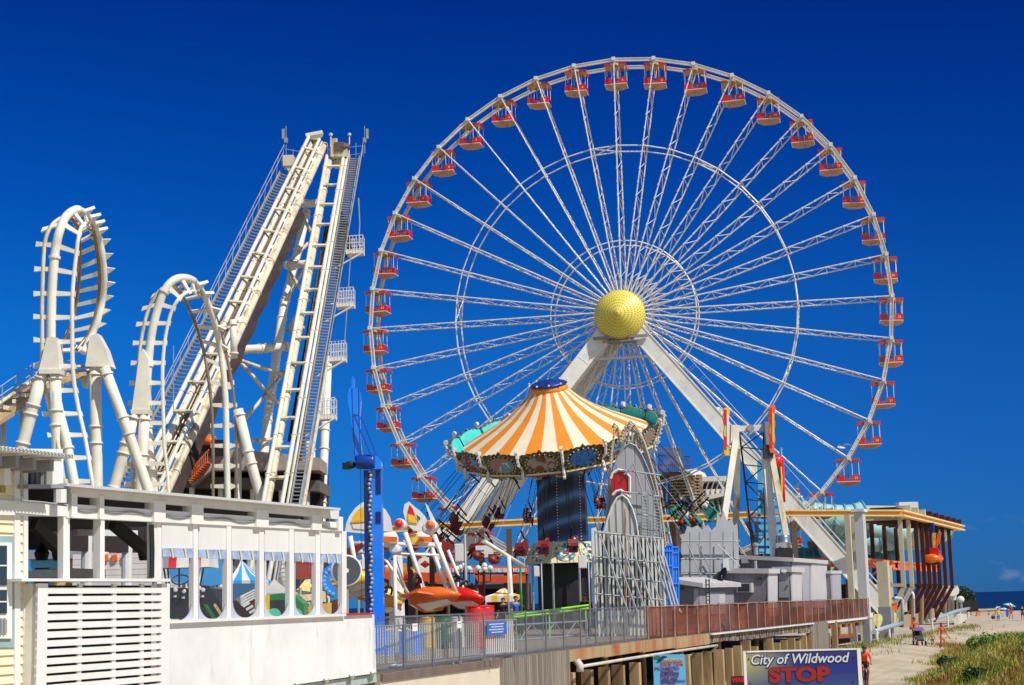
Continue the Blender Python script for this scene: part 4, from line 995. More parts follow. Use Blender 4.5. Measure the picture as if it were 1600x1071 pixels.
for px in (465, 510, 550, 583):
    k = MB(); k.tube(pv(px, 1072 - (px - 465) * .15, .1), pv(px, 1066 - (px - 465) * .15, .2), .05, n=6); ob('bracket', k, WHITE2, pav)
# open left bays: posts, braces, far side
for px, w in ((104, 5), (160, 3.5), (243, 5)):
    k = MB(); slab(k, [(px - w, yb1(px)), (px + w, yb1(px)), (px + w, 906), (px - w, 905)], .04, .11 if px != 160 else .14); ob('post', k, WHITE, pav)
def inn(px, py, d): return onp(px, py, A0 - N * d, N)
BRACE = Mt('dark grey brace', '#4a4744', .8)
for a_, b_ in (((52, 818), (96, 862)), ((176, 818), (236, 868))):
    k = MB(); k.beam(inn(*a_, 1.2), inn(*b_, 1.2), .14, .2); ob('brace', k, BRACE, pav)
k = MB(); q = [inn(20, 806, 7.6), inn(300, 822, 7.6), inn(300, 866, 7.6), inn(20, 858, 7.6)]; k.ext(q, -N * .15); ob('rear_beam', k, Mt('dark stained boards', '#2b2420', .8), pav)  # near-black colour stands in for the shade on the far beam
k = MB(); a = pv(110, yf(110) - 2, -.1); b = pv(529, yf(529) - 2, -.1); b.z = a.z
k.hexa([a - Z * .02, b - Z * .02, b - N * (DEPTH - .6) - Z * .02, a - N * (DEPTH - .6) - Z * .02, a, b, b - N * (DEPTH - .6), a - N * (DEPTH - .6)]); ob('ceiling', k, bpy.data.materials['dark stained boards'], pav)  # same tone: shade under the roof painted into the ceiling
k = MB(); s = [inn(118, 832, 6.4), inn(212, 834, 6.4)]; k.beam(s[0], s[1], .12, .14); ob('ceiling_tube', k, WHITE2, pav)
for px in (135, 198, 306, 409, 497):
    k = MB(); p = inn(px, 900, 7.7); k.tube(V((p.x, p.y, DZ)), V((p.x, p.y, a.z)), .13, n=10); ob('rear_post', k, WHITE2, pav)
for px in (65, 92, 226):
    k = MB(); p = inn(px, 876, 5.5); k.lathe([(.12, .0), (.16, .15), (.05, .35)], p, n=8); k.tube(p + Z * .3, V((p.x, p.y, a.z)), .01, n=4); ob('hanging_lamp', k, BLACK, pav)
k = MB()
for i in range(3): p = pv(236 + i * 1.6, 0, .0); k.path([pv(235 + i * 2, 820, .06), pv(236 + i * 2, 860, .06), pv(235.5 + i * 2, 903, .06)], .022, 5)
ob('cable', k, BLACK, pav)
k = MB(); slab(k, [(34, 904), (266, 904.5), (266, 909), (34, 908.5)], .42, .45); ob('counter_top', k, WHITE, pav)
k = MB(); q = [inn(45, 892, 1.5), inn(110, 890, 1.5), inn(110, 903, 1.5), inn(45, 903, 1.5)]; k.ext(q, -N * .8); ob('counter', k, WHITE2, pav); k = MB(); q = [inn(110, 888, 3), inn(165, 890, 3), inn(165, 903, 3), inn(110, 903, 3)]; k.ext(q, -N * .8); ob('counter', k, WHITE2, pav)
# louvred screen
scn = thing('slatted_screen', 'tall white slatted timber screen below the open bays at the pavilion corner', 'screen', V((pv(160, 1000, .3).x, pv(160, 1000, .3).y, 0)))
pl_, pr_ = pv(58, 906, .32), pv(264, 906.5, .32); zt = (pl_.z + pr_.z) / 2 - .06
SLAT = Mt('white slat', '#e6e4de', .55, var=.05, scale=4)
for i in range(24):
    zc = zt - .11 - i * .133; k = MB(); a = V((pl_.x, pl_.y, zc)); b = V((pr_.x, pr_.y, zc)); k.beam(a, b, .03, .094, Z); ob('slat', k, SLAT, scn)
for f in (.0, .31, .565, .785, 1.0):
    w = .24 if f in (0, 1.0) else .1; a = pl_.lerp(pr_, f) - N * .03 + E * (w / 2 if f == 0 else -w / 2 if f == 1 else 0); k = MB(); k.box((a.x, a.y, zt - 1.65), (w, .04 if 0 < f < 1 else .1, 3.3), E, N); ob('stile', k, SLAT, scn)
k = MB(); a, b = pl_ - N * .35, pr_ - N * .35; k.hexa([V((p.x, p.y, zt - 3.3)) for p in (a, b, b - N * .05, a - N * .05)] + [V((p.x, p.y, zt - .02)) for p in (a, b, b - N * .05, a - N * .05)]); ob('backing', k, DARK, scn)
k = MB(); a = pl_ - N * .02; k.ext([V((a.x, a.y, zt)), V((a.x, a.y, zt - 3.3)), V((a.x, a.y, zt - 3.3)) - N * .5, V((a.x, a.y, zt)) - N * .5], E * .05); ob('side_board', k, CREAM, scn)
# yellow clapboard house
hs = thing('clapboard_house', 'pale yellow clapboard house with grey blue window trim at the left edge', 'house', V((pv(0, 1000).x, pv(0, 1000).y, 0)))
YEL = Mt('pale yellow paint', '#eedfb8', .65, var=.05, scale=2); BGRN = Mt('grey blue trim', '#94aeb0', .6, var=.06)
cl = lambda x: max(-200, x)
k = MB(); a = pv(-90, 900, .05); b = pv(36, 900, .05)
for i in range(46):
    z = -.2 + i * .14; k.hexa([V((p.x, p.y, z)) + o for p, o in ((a, N * .035), (b, N * .035), (b, -N * .2), (a, -N * .2))] + [V((p.x, p.y, z + .14)) for p in (a, b)] + [V((p.x, p.y, z + .14)) - N * .2 for p in (b, a)])
ob('wall', k, YEL, hs)
k = MB(); c = pv(37, 900, .02); k.hexa([V((p.x, p.y, -.3)) for p in (c, c - N * 6, c - N * 6 - E * .2, c - E * .2)] + [V((p.x, p.y, 6.2)) for p in (c, c - N * 6, c - N * 6 - E * .2, c - E * .2)]); ob('side_wall', k, YEL, hs)
for x0, x1 in ((23, 32), (37.5, 44)):
    k = MB(); slab(k, [(x0, 722), (x1, 722), (x1, 1130), (x0, 1130)], .1, .14); ob('corner_board', k, WHITE, hs)
k = MB(); slab(k, [(-90, 776), (106, 788), (106, 807), (-90, 803)], .14, .2); ob('belt_board', k, WHITE, hs)
# window with frame, sashes and panes
k = MB(); slab(k, [(-40, 838), (24, 838), (24, 1012), (-40, 1012)], .09, .06); wf = ob('window_surround', k, BGRN, hs)
k = MB(); slab(k, [(-36, 848), (19, 848), (19, 998), (-36, 998)], .13, .06); wf = ob('window', k, WHITE, hs)
GLASS, _g, gp_ = base('window glass', .06); gp_.inputs['Base Color'].default_value = (.03, .05, .06, 1)
for y0, y1 in ((853, 915), (922, 959)):
    k = MB(); slab(k, [(-30, y0), (11, y0), (11, y1), (-30, y1)], .15, .02); ob('pane', k, GLASS, wf)
    k = MB(); slab(k, [(-30, (y0 + y1) / 2 - 1), (11, (y0 + y1) / 2 - 1), (11, (y0 + y1) / 2 + 1), (-30, (y0 + y1) / 2 + 1)], .16, .02); ob('glazing_bar', k, WHITE, wf)
k = MB(); slab(k, [(-30, 968), (11, 968), (11, 990), (-30, 990)], .15, .03)
for x in range(-28, 12, 5): slab(k, [(x, 966), (x + 2, 966), (x + 2, 990), (x, 990)], .17, .02)
ob('window_vent', k, GALV, wf)
# corrugated porch roof and gutter
k = MB(); vs = []; n = 70
a, b = pv(-90, 690, .8), pv(116, 689, .8); b.z = a.z
for i in range(n + 1):
    p = a.lerp(b, i / n) + Z * (.035 * (i % 2)); vs += [p, p - N * 3.2 + Z * .1]
k.add(vs, [(2 * i, 2 * i + 2, 2 * i + 3, 2 * i + 1) for i in range(n)]); k.add([v - Z * .03 for v in vs], [(2 * i, 2 * i + 1, 2 * i + 3, 2 * i + 2) for i in range(n)]); ob('porch_roof', k, Mt('white corrugated sheet', '#d7d7d4', .4, var=.08), hs)
k = MB()
for px in range(-80, 101, 27): p = pv(px, 697, .6); p.z = a.z - .14; k.beam(p, p - N * 2.5, .08, .18)
ob('rafter', k, GREYP, hs)
k = MB(); q = [(-90, 700), (98, 702), (99, 715), (92, 714), (84, 716), (76, 724), (70, 727), (-90, 728)]; slab(k, q, .25, .12); ob('eave_board', k, WHITE, hs)
k = MB(); slab(k, [(46, 730), (82, 716), (82, 757), (46, 757)], .1, .1); ob('louvre', k, planks('grey ribbed panel', '#6a6a68', E, .12, .3, .2), hs)
for x0, x1, y0, y1 in ((82, 99, 713, 757), (7, 17, 722, 758)):
    k = MB(); slab(k, [(x0, y0), (x1, y0), (x1, y1), (x0, y1)], .2, .3); ob('boxed_downpipe', k, WHITE, hs)
k = MB(); slab(k, [(44, 757), (108, 757), (108, 763), (44, 763)], .3, .6); ob('flat_canopy', k, GREYP, hs)
k = MB(); slab(k, [(44, 763), (95, 763), (95, 790), (44, 784)], -.1, .3); ob('soffit', k, DARK, hs)
k = MB(); k.tube(pv(94, 765, .3), pv(94, 786, .3), .1, n=8); ob('downpipe', k, WHITE2, hs)
k = MB(); slab(k, [(2, 760), (9, 760), (9, 770), (2, 770)], .1, .06); ob('wall_vent', k, Mt('ochre vent', '#a98f45', .6), hs)
k = MB(); k.path([pv(34, 700, .3), pv(33, 760, .3), pv(35, 783, .3), pv(60, 785, .3), pv(104, 790, .3)], .02, 5); ob('cable', k, GREYP, hs)
# ================================================================ rides and stalls on the pier: left half
tw = thing('drop_tower', 'bright blue childrens drop tower topped by a tall arrow fin', 'drop tower', V((at(584, 960, 52).x, 52, DZ)))
def atp(pts, Yd, th, mb): return mb.ext(PP(pts, Yd), V((0, th, 0)))
k = MB(); atp([(551, 588), (553, 591), (553.5, 606), (560, 608), (563, 617), (564, 627), (562, 648), (563, 690), (566, 714), (562, 722), (555, 724), (551, 690), (548, 650), (544, 630), (543, 618), (545, 608), (548.5, 604.5), (549, 606), (549.5, 591)], 52, .3, k); ob('arrow_fin', k, BLUE, tw)
MIDB = Mt('mid blue rib', '#0b4fb4', .35)
for ps in ([(549.6, 607), (550.8, 607), (552, 648), (556, 722), (554.8, 722), (550.8, 650)], [(560, 609), (561.2, 609), (561.8, 646), (564.2, 700), (563, 700), (560.6, 648)], [(552, 647), (562, 648.5), (562, 650), (552, 648.6)]):
    k = MB(); k.ext(PP(ps, 51.998), V((0, -.012, 0))); ob('fin_rib', k, MIDB, tw)
for x0, y0, x1, y1, d_ in ((553, 649, 580, 713, 51.85), (564, 651, 591, 719, 52.35)): k = MB(); k.beam(at(x0, y0, d_), at(x1, y1, d_), .055, .05); ob('strut', k, MIDB, tw)
k = MB(); k.lathe([(.2, -.3), (.23, -.22), (.23, .22), (.2, .3)], at(571, 722, 52.0), X, 18); k.tube(at(561, 722, 51.9), at(582, 724, 51.9), .1, n=10); ob('pulley_drum', k, Mt('drum blue', '#0a3f9a', .35), tw, smooth=True)
k = MB(); q = PP([(580, 714), (588, 712), (595, 722), (596, 733), (580, 733)], 51.95); k.ext(q, V((0, .7, 0))); ob('head_box', k, BLUE, tw)
k = MB(); q = [at(566, 735, 51.9), at(574, 735, 51.9)]; z0 = DZ
def post_box(px0, px1, ytop, Yd, dep, mat, name, ybot=None):
    a, b = at(px0, ytop, Yd), at(px1, ytop, Yd); w = b.x - a.x; zb = DZ if ybot is None else at(px0, ybot, Yd).z
    k = MB(); k.box(((a.x + b.x) / 2, Yd + dep / 2, (a.z + zb) / 2), (w, dep, a.z - zb)); return ob(name, k, mat, tw)
post_box(568, 575, 735, 52, .55, NAVY, 'mast'); mb_ = post_box(579.5, 596, 732, 52.1, .5, BLUE, 'mast'); post_box(574, 580, 735, 52.25, .25, NAVY, 'mast')
for y0, y1 in ((735, 772), (800, 818)): a, b = at(587, y0, 52.08), at(595, y1, 52.08); k = MB(); k.box(((a.x + b.x) / 2, 52.09, (a.z + b.z) / 2), (b.x - a.x, .03, a.z - b.z)); ob('access_slot', k, NAVY, mb_)
k = MB(); a = at(577.5, 737, 52.05)
n = 40
for i in range(n): k.ball((a.x + .03 * sin(i * 1.3), 52.02 + .03 * cos(i * 1.3), a.z - (a.z - DZ - .3) * i / n), .065, 6, 4)
ob('chain', k, GALV, tw, smooth=True)
k = MB(); p = at(547, 727, 52); k.ball(p, .16, 8, 5, (1.2, 1, .8)); k.box(p - X * .12 - Z * .03, (.22, .3, .2)); k.tube(p, at(562, 724, 52), .04, n=5); k.tube(at(563, 730, 52), V((at(563, 730, 52).x, 52, DZ)), .008, n=4); ob('motor', k, BLACK, tw)
k = MB(); a, b = at(545, 940, 51.2), at(658, 940, 51.2); k.box(((a.x + b.x) / 2, 52.2, DZ + .3), (b.x - a.x, 2.2, .75)); k.box((a.x + .45, 51.6, DZ + .5), (.9, .9, .95)); ob('base_tank', k, BLUE, tw)
# ---- glider ride: a hub with fins, booms and hanging glider cars
GX = at(628, 960, 58); gl = thing('glider_ride', 'spinning glider ride with white fins, red bosses and slanting white booms', 'ride', V((GX.x, 60, DZ)))
WHT = Mt('white fibreglass', '#ece9e2', .35, var=.05, coat=.3)
def fin(pts, cols, Yd):
    k = MB(); q = PP(pts, Yd); k.ext(q, V((0, .12, 0))); f = ob('fin', k, WHT, gl)
    for ps, m, o in cols: k = MB(); k.ext(PP(ps, Yd - .015 * o), V((0, .014, 0))); ob('painted_sunburst', k, m, f)
ORW = Mt('orange wash', '#f4a23a', .4, c2='#f6d24a', scale=3, var=.2)
def arc(cx_, cy_, rx, ry, a0, a1, n=12): return [(cx_ + rx * sin(radians(a0 + (a1 - a0) * i / n)), cy_ - ry * cos(radians(a0 + (a1 - a0) * i / n))) for i in range(n + 1)]
fin([(539, 831)] + [(541, 818), (546, 806), (555, 794), (565, 786), (575, 782), (590, 786), (602, 796), (610, 810), (614, 832), (598, 830), (570, 834)], [([(549, 816), (552, 806), (560, 796), (572, 790), (573, 824), (552, 823)], YELLOW, 1), ([(550, 820), (573, 818), (573, 828), (552, 826)], WHT, 2), ([(549, 813), (573, 812), (573, 816), (549, 817)], ORW, 3)], 57)
fin([(655, 831), (642, 826), (634, 815), (630, 800), (632, 788), (639, 784), (648, 792), (657, 799), (665, 808), (670, 820), (668, 832)], [([(637, 799), (640, 789), (645, 795), (649, 807), (637, 803)], RED, 1), ([(637, 803), (649, 807), (651, 812), (637, 809)], ORW, 2), ([(637, 809), (651, 812), (653, 818), (638, 816)], YELLOW, 3), ([(650, 804), (657, 809), (656, 814), (652, 811)], GREEN, 4)], 57)
fin([(664, 786), (668, 790), (690, 832), (686, 836), (676, 822)], [], 58)
for px, py, r, m in ((624, 819, 8.5, RED), (673, 821, 8.5, ORANGE), (668, 826, 9, WHT), (616, 858, 8, WHT)):
    p = at(px, py, 55.5 if m is not WHT else 56); R_ = r / F * 56
    d = (V((-.25, -1, .1))).normalized()
    k = MB(); k.lathe([(R_, -.35), (R_ * 1.05, -.05), (R_ * 1.02, .02), (R_ * .55, .04)], p, d, 20); bs = ob('boss', k, WHT, gl, smooth=True)
    if m is not WHT:
        k = MB(); k.lathe([(R_ * .72, .02), (R_ * .6, .14), (R_ * .3, .2), (.02, .22)], p, d, 16); ob('boss_cap', k, m, bs)
        k = MB(); x = d.cross(Z).normalized(); y = x.cross(d)
        for j in range(14): k.box(p + d * .03 + (x * cos(j * .4488) + y * sin(j * .4488)) * R_ * .88, (R_ * .12, R_ * .2, .04), x, y, d)
        ob('boss_dot', k, m, bs)
k = MB(); a = at(545, 850, 58); b = at(690, 852, 58); k.tube(a, b, .09, n=8); k.tube(a - Z * .3, b - Z * .35, .05, n=6); ob('crossarm', k, WHT, gl, smooth=True)
for px, py in ((604, 843), (654, 842)): p = at(px, py, 57.2); k = MB(); k.lathe([(.05, -.42), (.2, -.3), (.3, .0), (.26, .3), (.1, .4)], p, V((1, -.25, 0)), 14); ob('nose_cone', k, WHT, gl, smooth=True)
for x0, x1 in ((585, 620), (646, 675)):
    k = MB(); k.ext(PP([(x0, 838), (x1, 839), (x1, 847), (x0, 846)], 56.6), V((0, .1, 0))); ob('painted_panel', k, ORANGE, gl)
    k = MB(); k.ext(PP([(x0 - 14, 844), (x0 - 6, 836), (x0 + 6, 834), (x0 + 8, 851), (x0 - 6, 851)], 56.55), V((0, .05, 0))); ob('painted_panel', k, ORW, gl)
    k = MB(); k.path(PP([(x0 - 16, 843), (x0 - 7, 835), (x0 + 6, 832)], 56.5), .025, 5); k.path(PP([(x0 - 16, 845), (x0 - 7, 853), (x0 + 8, 853)], 56.5), .025, 5); ob('painted_line', k, RED, gl)
for a_, m in (((598, 866, 625, 858), BLUE), ((540, 862, 566, 850), RED), ((560, 880, 592, 866), WHT)):
    x0, y0, x1, y1 = a_; k = MB(); k.ext(PP([(x0 - 4, y0 + 4), (x0, y0 - 4), (x1, y1 - 2), (x1 + 2, y1 + 4), (x0 + 8, y0 + 10)], 57.4), V((0, .3, 0))); ob('wing_tip', k, m, gl)
k = MB(); k.lathe([(.8, DZ), (.8, DZ + .5), (.3, DZ + .7), (.22, at(620, 850, 59).z)], V((at(620, 950, 60).x, 60, 0)), Z, 14); ob('centre_column', k, WHITE2, gl)
BOOMS = [(633, 832, 664, 928, 55.5), (678, 836, 714, 930, 55.3), (672, 850, 700, 926, 58.5), (547, 838, 559, 905, 56.5), (612, 862, 632, 918, 59)]
for x0, y0, x1, y1, d_ in BOOMS:
    k = MB(); k.tube(at(x0, y0, d_), at(x1, y1, d_), .085, .07, 8); ob('boom', k, WHT, gl, smooth=True)
def glider(px, py, Yd, m, m2, L, yaw, pitch, label, roll=0.2):
    p = at(px, py, Yd); g = thing('glider_car', label, 'ride car', p, 'glider cars hanging from the glider ride')
    R_ = Matrix.Rotation(yaw, 3, 'Z') @ Matrix.Rotation(pitch, 3, 'Y') @ Matrix.Rotation(roll, 3, 'X')
    K_ = .58; tv = lambda x, y, z: p + R_ @ (V((x, y, z)) * K_)
    k = MB(); secs = [(-L * .5, .45, .25, .05), (-L * .4, .85, .48, .08), (-L * .1, 1.0, .55, .12), (L * .2, .72, .45, .16), (L * .42, .34, .22, .14), (L * .52, .05, .05, .12)]; n = 10; vs = []
    for x, w, h, zc in secs:
        for j in range(n): a = 2 * pi * j / n; vs.append(tv(x, w * cos(a), zc + h * (max(-.75, min(.8, sin(a) * 1.3)))))
    fs = [(i * n + j, i * n + (j + 1) % n, (i + 1) * n + (j + 1) % n, (i + 1) * n + j) for i in range(len(secs) - 1) for j in range(n)] + [tuple(range(n))[::-1], tuple((len(secs) - 1) * n + j for j in range(n))]
    k.add(vs, fs); ob('body', k, m, g, smooth=True)
    k = MB()
    for s in (-1, 1): k.ext([tv(-L * .45, s * .5, .0), tv(L * .15, s * .6, .0), tv(-L * .1, s * 1.5, -.05), tv(-L * .5, s * 1.45, -.05)], R_ @ V((0, 0, .06)))
    ob('wing', k, m, g)
    k = MB(); k.ext([tv(-L * .28, -.55, -.3), tv(L * .3, -.3, -.16), tv(L * .3, .3, -.16), tv(-L * .28, .55, -.3)], R_ @ V((0, 0, -.03))); ob('belly_panel', k, WHT, g)
    k = MB(); k.ext([tv(-L * .3, -.3, .5), tv(L * .1, -.3, .48), tv(L * .3, 0, .42), tv(L * .1, .3, .48), tv(-L * .3, .3, .5)], R_ @ V((0, 0, .06))); ob('painted_flame', k, m2, g)
    for s in (-.62, -.3, .02, .34, .66):
        k = MB(); c = tv(-L * .36 + abs(s) * .3, s * 1.25, .95); x = R_ @ V((0, 1, 0)); y = R_ @ V((.3, 0, 1)).normalized()
        k.path([c + x * .2 * cos(pi * j / 9 * 1.15) + y * .24 * sin(pi * j / 9 * 1.15) for j in range(10)], .04, 6); ob('restraint_bar', k, BLACK, g)
    for s in (-.3, .3): k = MB(); k.tube(tv(-L * .2, s, .3), tv(-L * .28, s * .8, 1.0), .03, n=5); ob('hanger_rod', k, WHT, g)
FL = Mt('flame yellow', '#f6a623', .35, c2='#f2dc6a', scale=4)
glider(680, 938, 55, ORANGE, FL, 3.0, radians(-24), radians(-6), 'orange glider car with flame painting in front of the booms', radians(-20))
glider(728, 938, 57, RED, WHT, 2.6, radians(-38), radians(2), 'red glider car behind the orange one, nose raised', radians(-22))
glider(566, 920, 57.5, YELLOW, LBLUE, 2.9, radians(-8), radians(-4), 'yellow glider car partly behind the blue tower', radians(-16))
glider(606, 938, 60, Mt('pale yellow fibreglass', '#efd98c', .35), ORANGE, 2.6, radians(-20), radians(-6), 'pale yellow glider car just right of the blue tower', radians(-14))
glider(560, 911, 55.2, YELLOW, LBLUE, 2.3, radians(-14), radians(-8), 'bright yellow glider car with pale blue panel, left of the blue tower', radians(-14))
glider(603, 946, 58.5, Mt('amber fibreglass', '#e9a82c', .35), YELLOW, 2.2, radians(-30), radians(2), 'low amber glider car between the blue tower and the orange car', radians(-16))
for x0, y0, x1, y1, d_ in ((596, 866, 640, 930, 59.5), (700, 860, 726, 925, 59), (560, 846, 575, 905, 58.5), (586, 858, 598, 905, 57.2)): k = MB(); k.tube(at(x0, y0, d_), at(x1, y1, d_), .06, .05, 8); ob('boom', k, WHT, gl, smooth=True)
for x0, y0, x1, y1, m_ in ((545, 858, 560, 872, RED), (572, 868, 588, 880, WHT), (590, 876, 606, 886, RED), (604, 868, 622, 876, NAVY), (642, 866, 660, 876, ORANGE), (656, 876, 672, 888, RED), (640, 884, 652, 892, YELLOW)):
    k = MB(); k.ext(PP([(x0, (y0 + y1) / 2), ((x0 + x1) / 2, y0), (x1, (y0 + y1) / 2), ((x0 + x1) / 2, y1)], 58.2), V((0, .15, 0))); ob('painted_diamond', k, m_, gl)
# tail plates painted red orange behind the booms
def plate(name, pts, Yd, th, m, label, cat, group=None, extra=()):
    q = PP(pts, Yd); b = V((sum(p.x for p in q) / len(q), Yd, min(p.z for p in q))); t = thing(name, label, cat, b, group)
    k = MB(); k.ext(q, V((0, th, 0))); ob('panel', k, m, t)
    zb = b.z
    if zb > DZ + .2:
        for s in (.25, .75): 
            x = min(p.x for p in q) + (max(p.x for p in q) - min(p.x for p in q)) * s; k = MB(); k.tube(V((x, Yd + th + .05, DZ)), V((x, Yd + th + .05, zb + .4)), .05, n=6); ob('leg', k, GALV, t)
    for n_, ps, mm, o in extra: k = MB(); k.ext(PP(ps, Yd - .02 * o), V((0, .018, 0))); ob(n_, k, mm, t)
    return t
FLAME = Mt('orange red swirl painting', '#ea5a14', .4, c2='#f5a51f', scale=1.6, lo=.42, hi=.58)
plate('flame_board', [(601, 890), (612, 884), (620, 886), (634, 880), (637, 897), (622, 904), (610, 907), (600, 903)], 62, .12, FLAME, 'orange flame painted board right of the blue tower', 'painted board')
plate('flame_board', [(554, 893), (568, 890), (574, 905), (570, 912), (556, 910)], 62, .12, FLAME, 'orange painted board partly hidden left of the blue tower', 'painted board')
dsc = thing('record_disc', 'dark grey disc with a white rim beside the last curtain window', 'disc', V((at(543, 892, 50).x, 50, DZ)))
k = MB(); c = at(541, 892, 50); k.lathe([(.42, -.05), (.42, .05)], c, V((.25, -1, 0)), 28); ob('disc', k, Mt('slate disc', '#4c5057', .5), dsc); k = MB(); d = V((.25, -1, 0)).normalized(); x = d.cross(Z).normalized(); y = x.cross(d); k.path([c + (x * cos(j * pi / 14) + y * sin(j * pi / 14)) * .43 for j in range(28)], .045, 6, closed=True); k.lathe([(.07, .04), (.07, .09)], c, d, 10); ob('rim', k, WHITE, dsc); k = MB(); k.tube(c + Y * .1, V((c.x, 50.1, DZ)), .06, n=6); ob('post', k, GALV, dsc)
# coloured bins below the gliders
for px, m, lb, Yd in ((668, YELLOW, 'yellow barrel below the orange glider car', 57), (693, GREEN, 'green barrel between the yellow and white ones', 57), (713, WHITE2, 'white barrel between the green and red ones', 57), (743, RED, 'tall red barrel beside the pole under the red glider car', 56), (757, RED, 'small red barrel right of the tall red one', 58)):
    p = at(px, 955, Yd); p.z = DZ; t = thing('barrel', lb, 'barrel', p, 'barrels under the glider ride'); r_ = .33 if 'tall' in lb else .26; h_ = 1.35 if 'tall' in lb else 1.0
    k = MB(); k.lathe([(r_, 0), (r_ * 1.04, .05), (r_, .1), (r_ * 1.02, h_ * .5), (r_, h_ * .55), (r_ * 1.03, h_ - .05), (r_, h_)], p, Z, 18); ob('drum', k, m, t, smooth=True)
    k = MB(); k.lathe([(r_ * 1.06, h_), (r_ * 1.06, h_ + .04), (.02, h_ + .07)], p, Z, 18); ob('lid', k, m, t)
# loudspeakers
def speaker(px0, py0, px1, py1, Yd, lb):
    a, b = at(px0, py0, Yd), at(px1, py1, Yd); c = (a + b) / 2; t = thing('loudspeaker', lb, 'loudspeaker', V((c.x, Yd, b.z)), 'white box loudspeakers on poles')
    w, h = abs(b.x - a.x), abs(a.z - b.z); k = MB(); y_ = Yd
    k.prism([(c.x - w / 2, y_), (c.x + w / 2, y_), (c.x + w * .35, y_ + w * .7), (c.x - w * .35, y_ + w * .7)], b.z, a.z); ob('cabinet', k, WHITE2, t)
    k = MB(); k.box((c.x, y_ - .01, (a.z + b.z) / 2), (w * .86, .02, h * .9)); ob('grille', k, Mt('pale grille', '#d8d8d4', .8) if 'pale grille' not in bpy.data.materials else bpy.data.materials['pale grille'], t)
    k = MB(); k.beam((c.x, y_ + w * .5, b.z + h * .3), (c.x + w * .6, y_ + w * .8, b.z + h * .3), .04, .04); ob('bracket', k, GALV, t)
speaker(710, 850, 726, 878, 58, 'large white loudspeaker on the grey pole beside the glider booms')
speaker(834, 885, 843, 901, 66, 'small white loudspeaker in front of the dark carousel housing')
speaker(903, 868, 917, 888, 66, 'white loudspeaker in front of the turquoise painted housing panel')
# globe lamps
def globes(px, Yd, offs, lb):
    b = at(px, 950, Yd); b.z = DZ; t = thing('street_lamp', lb, 'lamp', b, 'globe lamps along the pier')
    tops = [at(x, y, Yd) for x, y in offs]; mx_ = max(p.z for p in tops)
    k = MB(); k.tube(b, V((b.x, Yd, mx_ - .2)), .055, n=8); k.lathe([(.14, 0), (.1, .4), (.06, .5)], b, n=10); ob('post', k, BLACK, t)
    for p in tops:
        k = MB(); k.path([V((b.x, Yd, mx_ - .75)), V((p.x, Yd, mx_ - .75)), V((p.x, Yd, p.z - .1))], .03, 5); ob('arm', k, BLACK, t)
        k = MB(); k.ball(p, .135, 12, 8); ob('globe', k, WHITE, t, smooth=True)
globes(726, 78, ((715, 889), (725, 884), (733, 889), (720, 887)), 'black lamp post with white globes behind the large loudspeaker')
globes(757, 78, ((747, 888), (757, 884), (757, 889), (766, 888)), 'black lamp post with white globes right of the large loudspeaker')
globes(603, 76, ((603, 885),), 'single white globe lamp right of the blue tower')
# orange station building and tents behind
ost = thing('orange_station', 'long low ride station with orange lettered fascia behind the glider ride', 'station', V((at(730, 950, 112).x, 112, DZ)))
ORF = Mt('orange fascia', '#e2521c', .5, var=.1)
for pts in ([(610, 893), (700, 896), (700, 911), (610, 909)], [(700, 884), (826, 886), (826, 897), (700, 896)], [(740, 899), (822, 900), (820, 911), (748, 911)]):
    k = MB(); k.ext(PP(pts, 112), V((0, 2.5, 0))); ob('fascia', k, ORF, ost)
for pts, m_ in (([(612, 906), (660, 908), (660, 928), (612, 926)], ORF), ([(664, 912), (702, 913), (702, 930), (664, 928)], Mt('maroon boards', '#6e1f18', .6)), ([(540, 872), (600, 876), (600, 905), (540, 905)], Mt('rust red board', '#b23a1c', .6, var=.3, scale=.6)), ([(704, 914), (756, 915), (756, 938), (704, 938)], Mt('dim red front', '#8a2a1c', .6, var=.3, scale=.8))):
    k = MB(); k.ext(PP(pts, 113.2), V((0, 1.2, 0))); ob('wall_panel', k, m_, ost)
for j, (x0, x1, y_, s_) in enumerate(((705, 745, 891, .28), (750, 800, 891, .28), (803, 824, 891, .25), (616, 655, 900, .4))):
    k = MB(); n = int((x1 - x0) / 4.2)
    for i in range(n): k.box(at(x0 + i * 4.2, y_, 111.95), (.12, .05, s_)); k.box(at(x0 + 1.4 + i * 4.2, y_ + (i % 2), 111.95), (.1, .05, s_ * .8))
    ob('letter_stroke', k, WHITE2 if j < 3 else RED, ost)
k = MB(); a, b = at(605, 950, 115), at(830, 950, 115); k.box(((a.x + b.x) / 2, 115.5, DZ + 1.4), (b.x - a.x, .5, 2.8)); ob('rear_wall', k, DARK, ost)  # dark backdrop in place of the shade below the station
for px in (612, 650, 700, 745, 790, 824): k = MB(); p = at(px, 950, 112.3); k.tube(V((p.x, p.y, DZ)), at(px, 897, 112.3), .14, n=6); ob('column', k, BROWN, ost)
SHORTDX = Mt('maroon fibreglass', '#7a1716', .4, coat=.2)
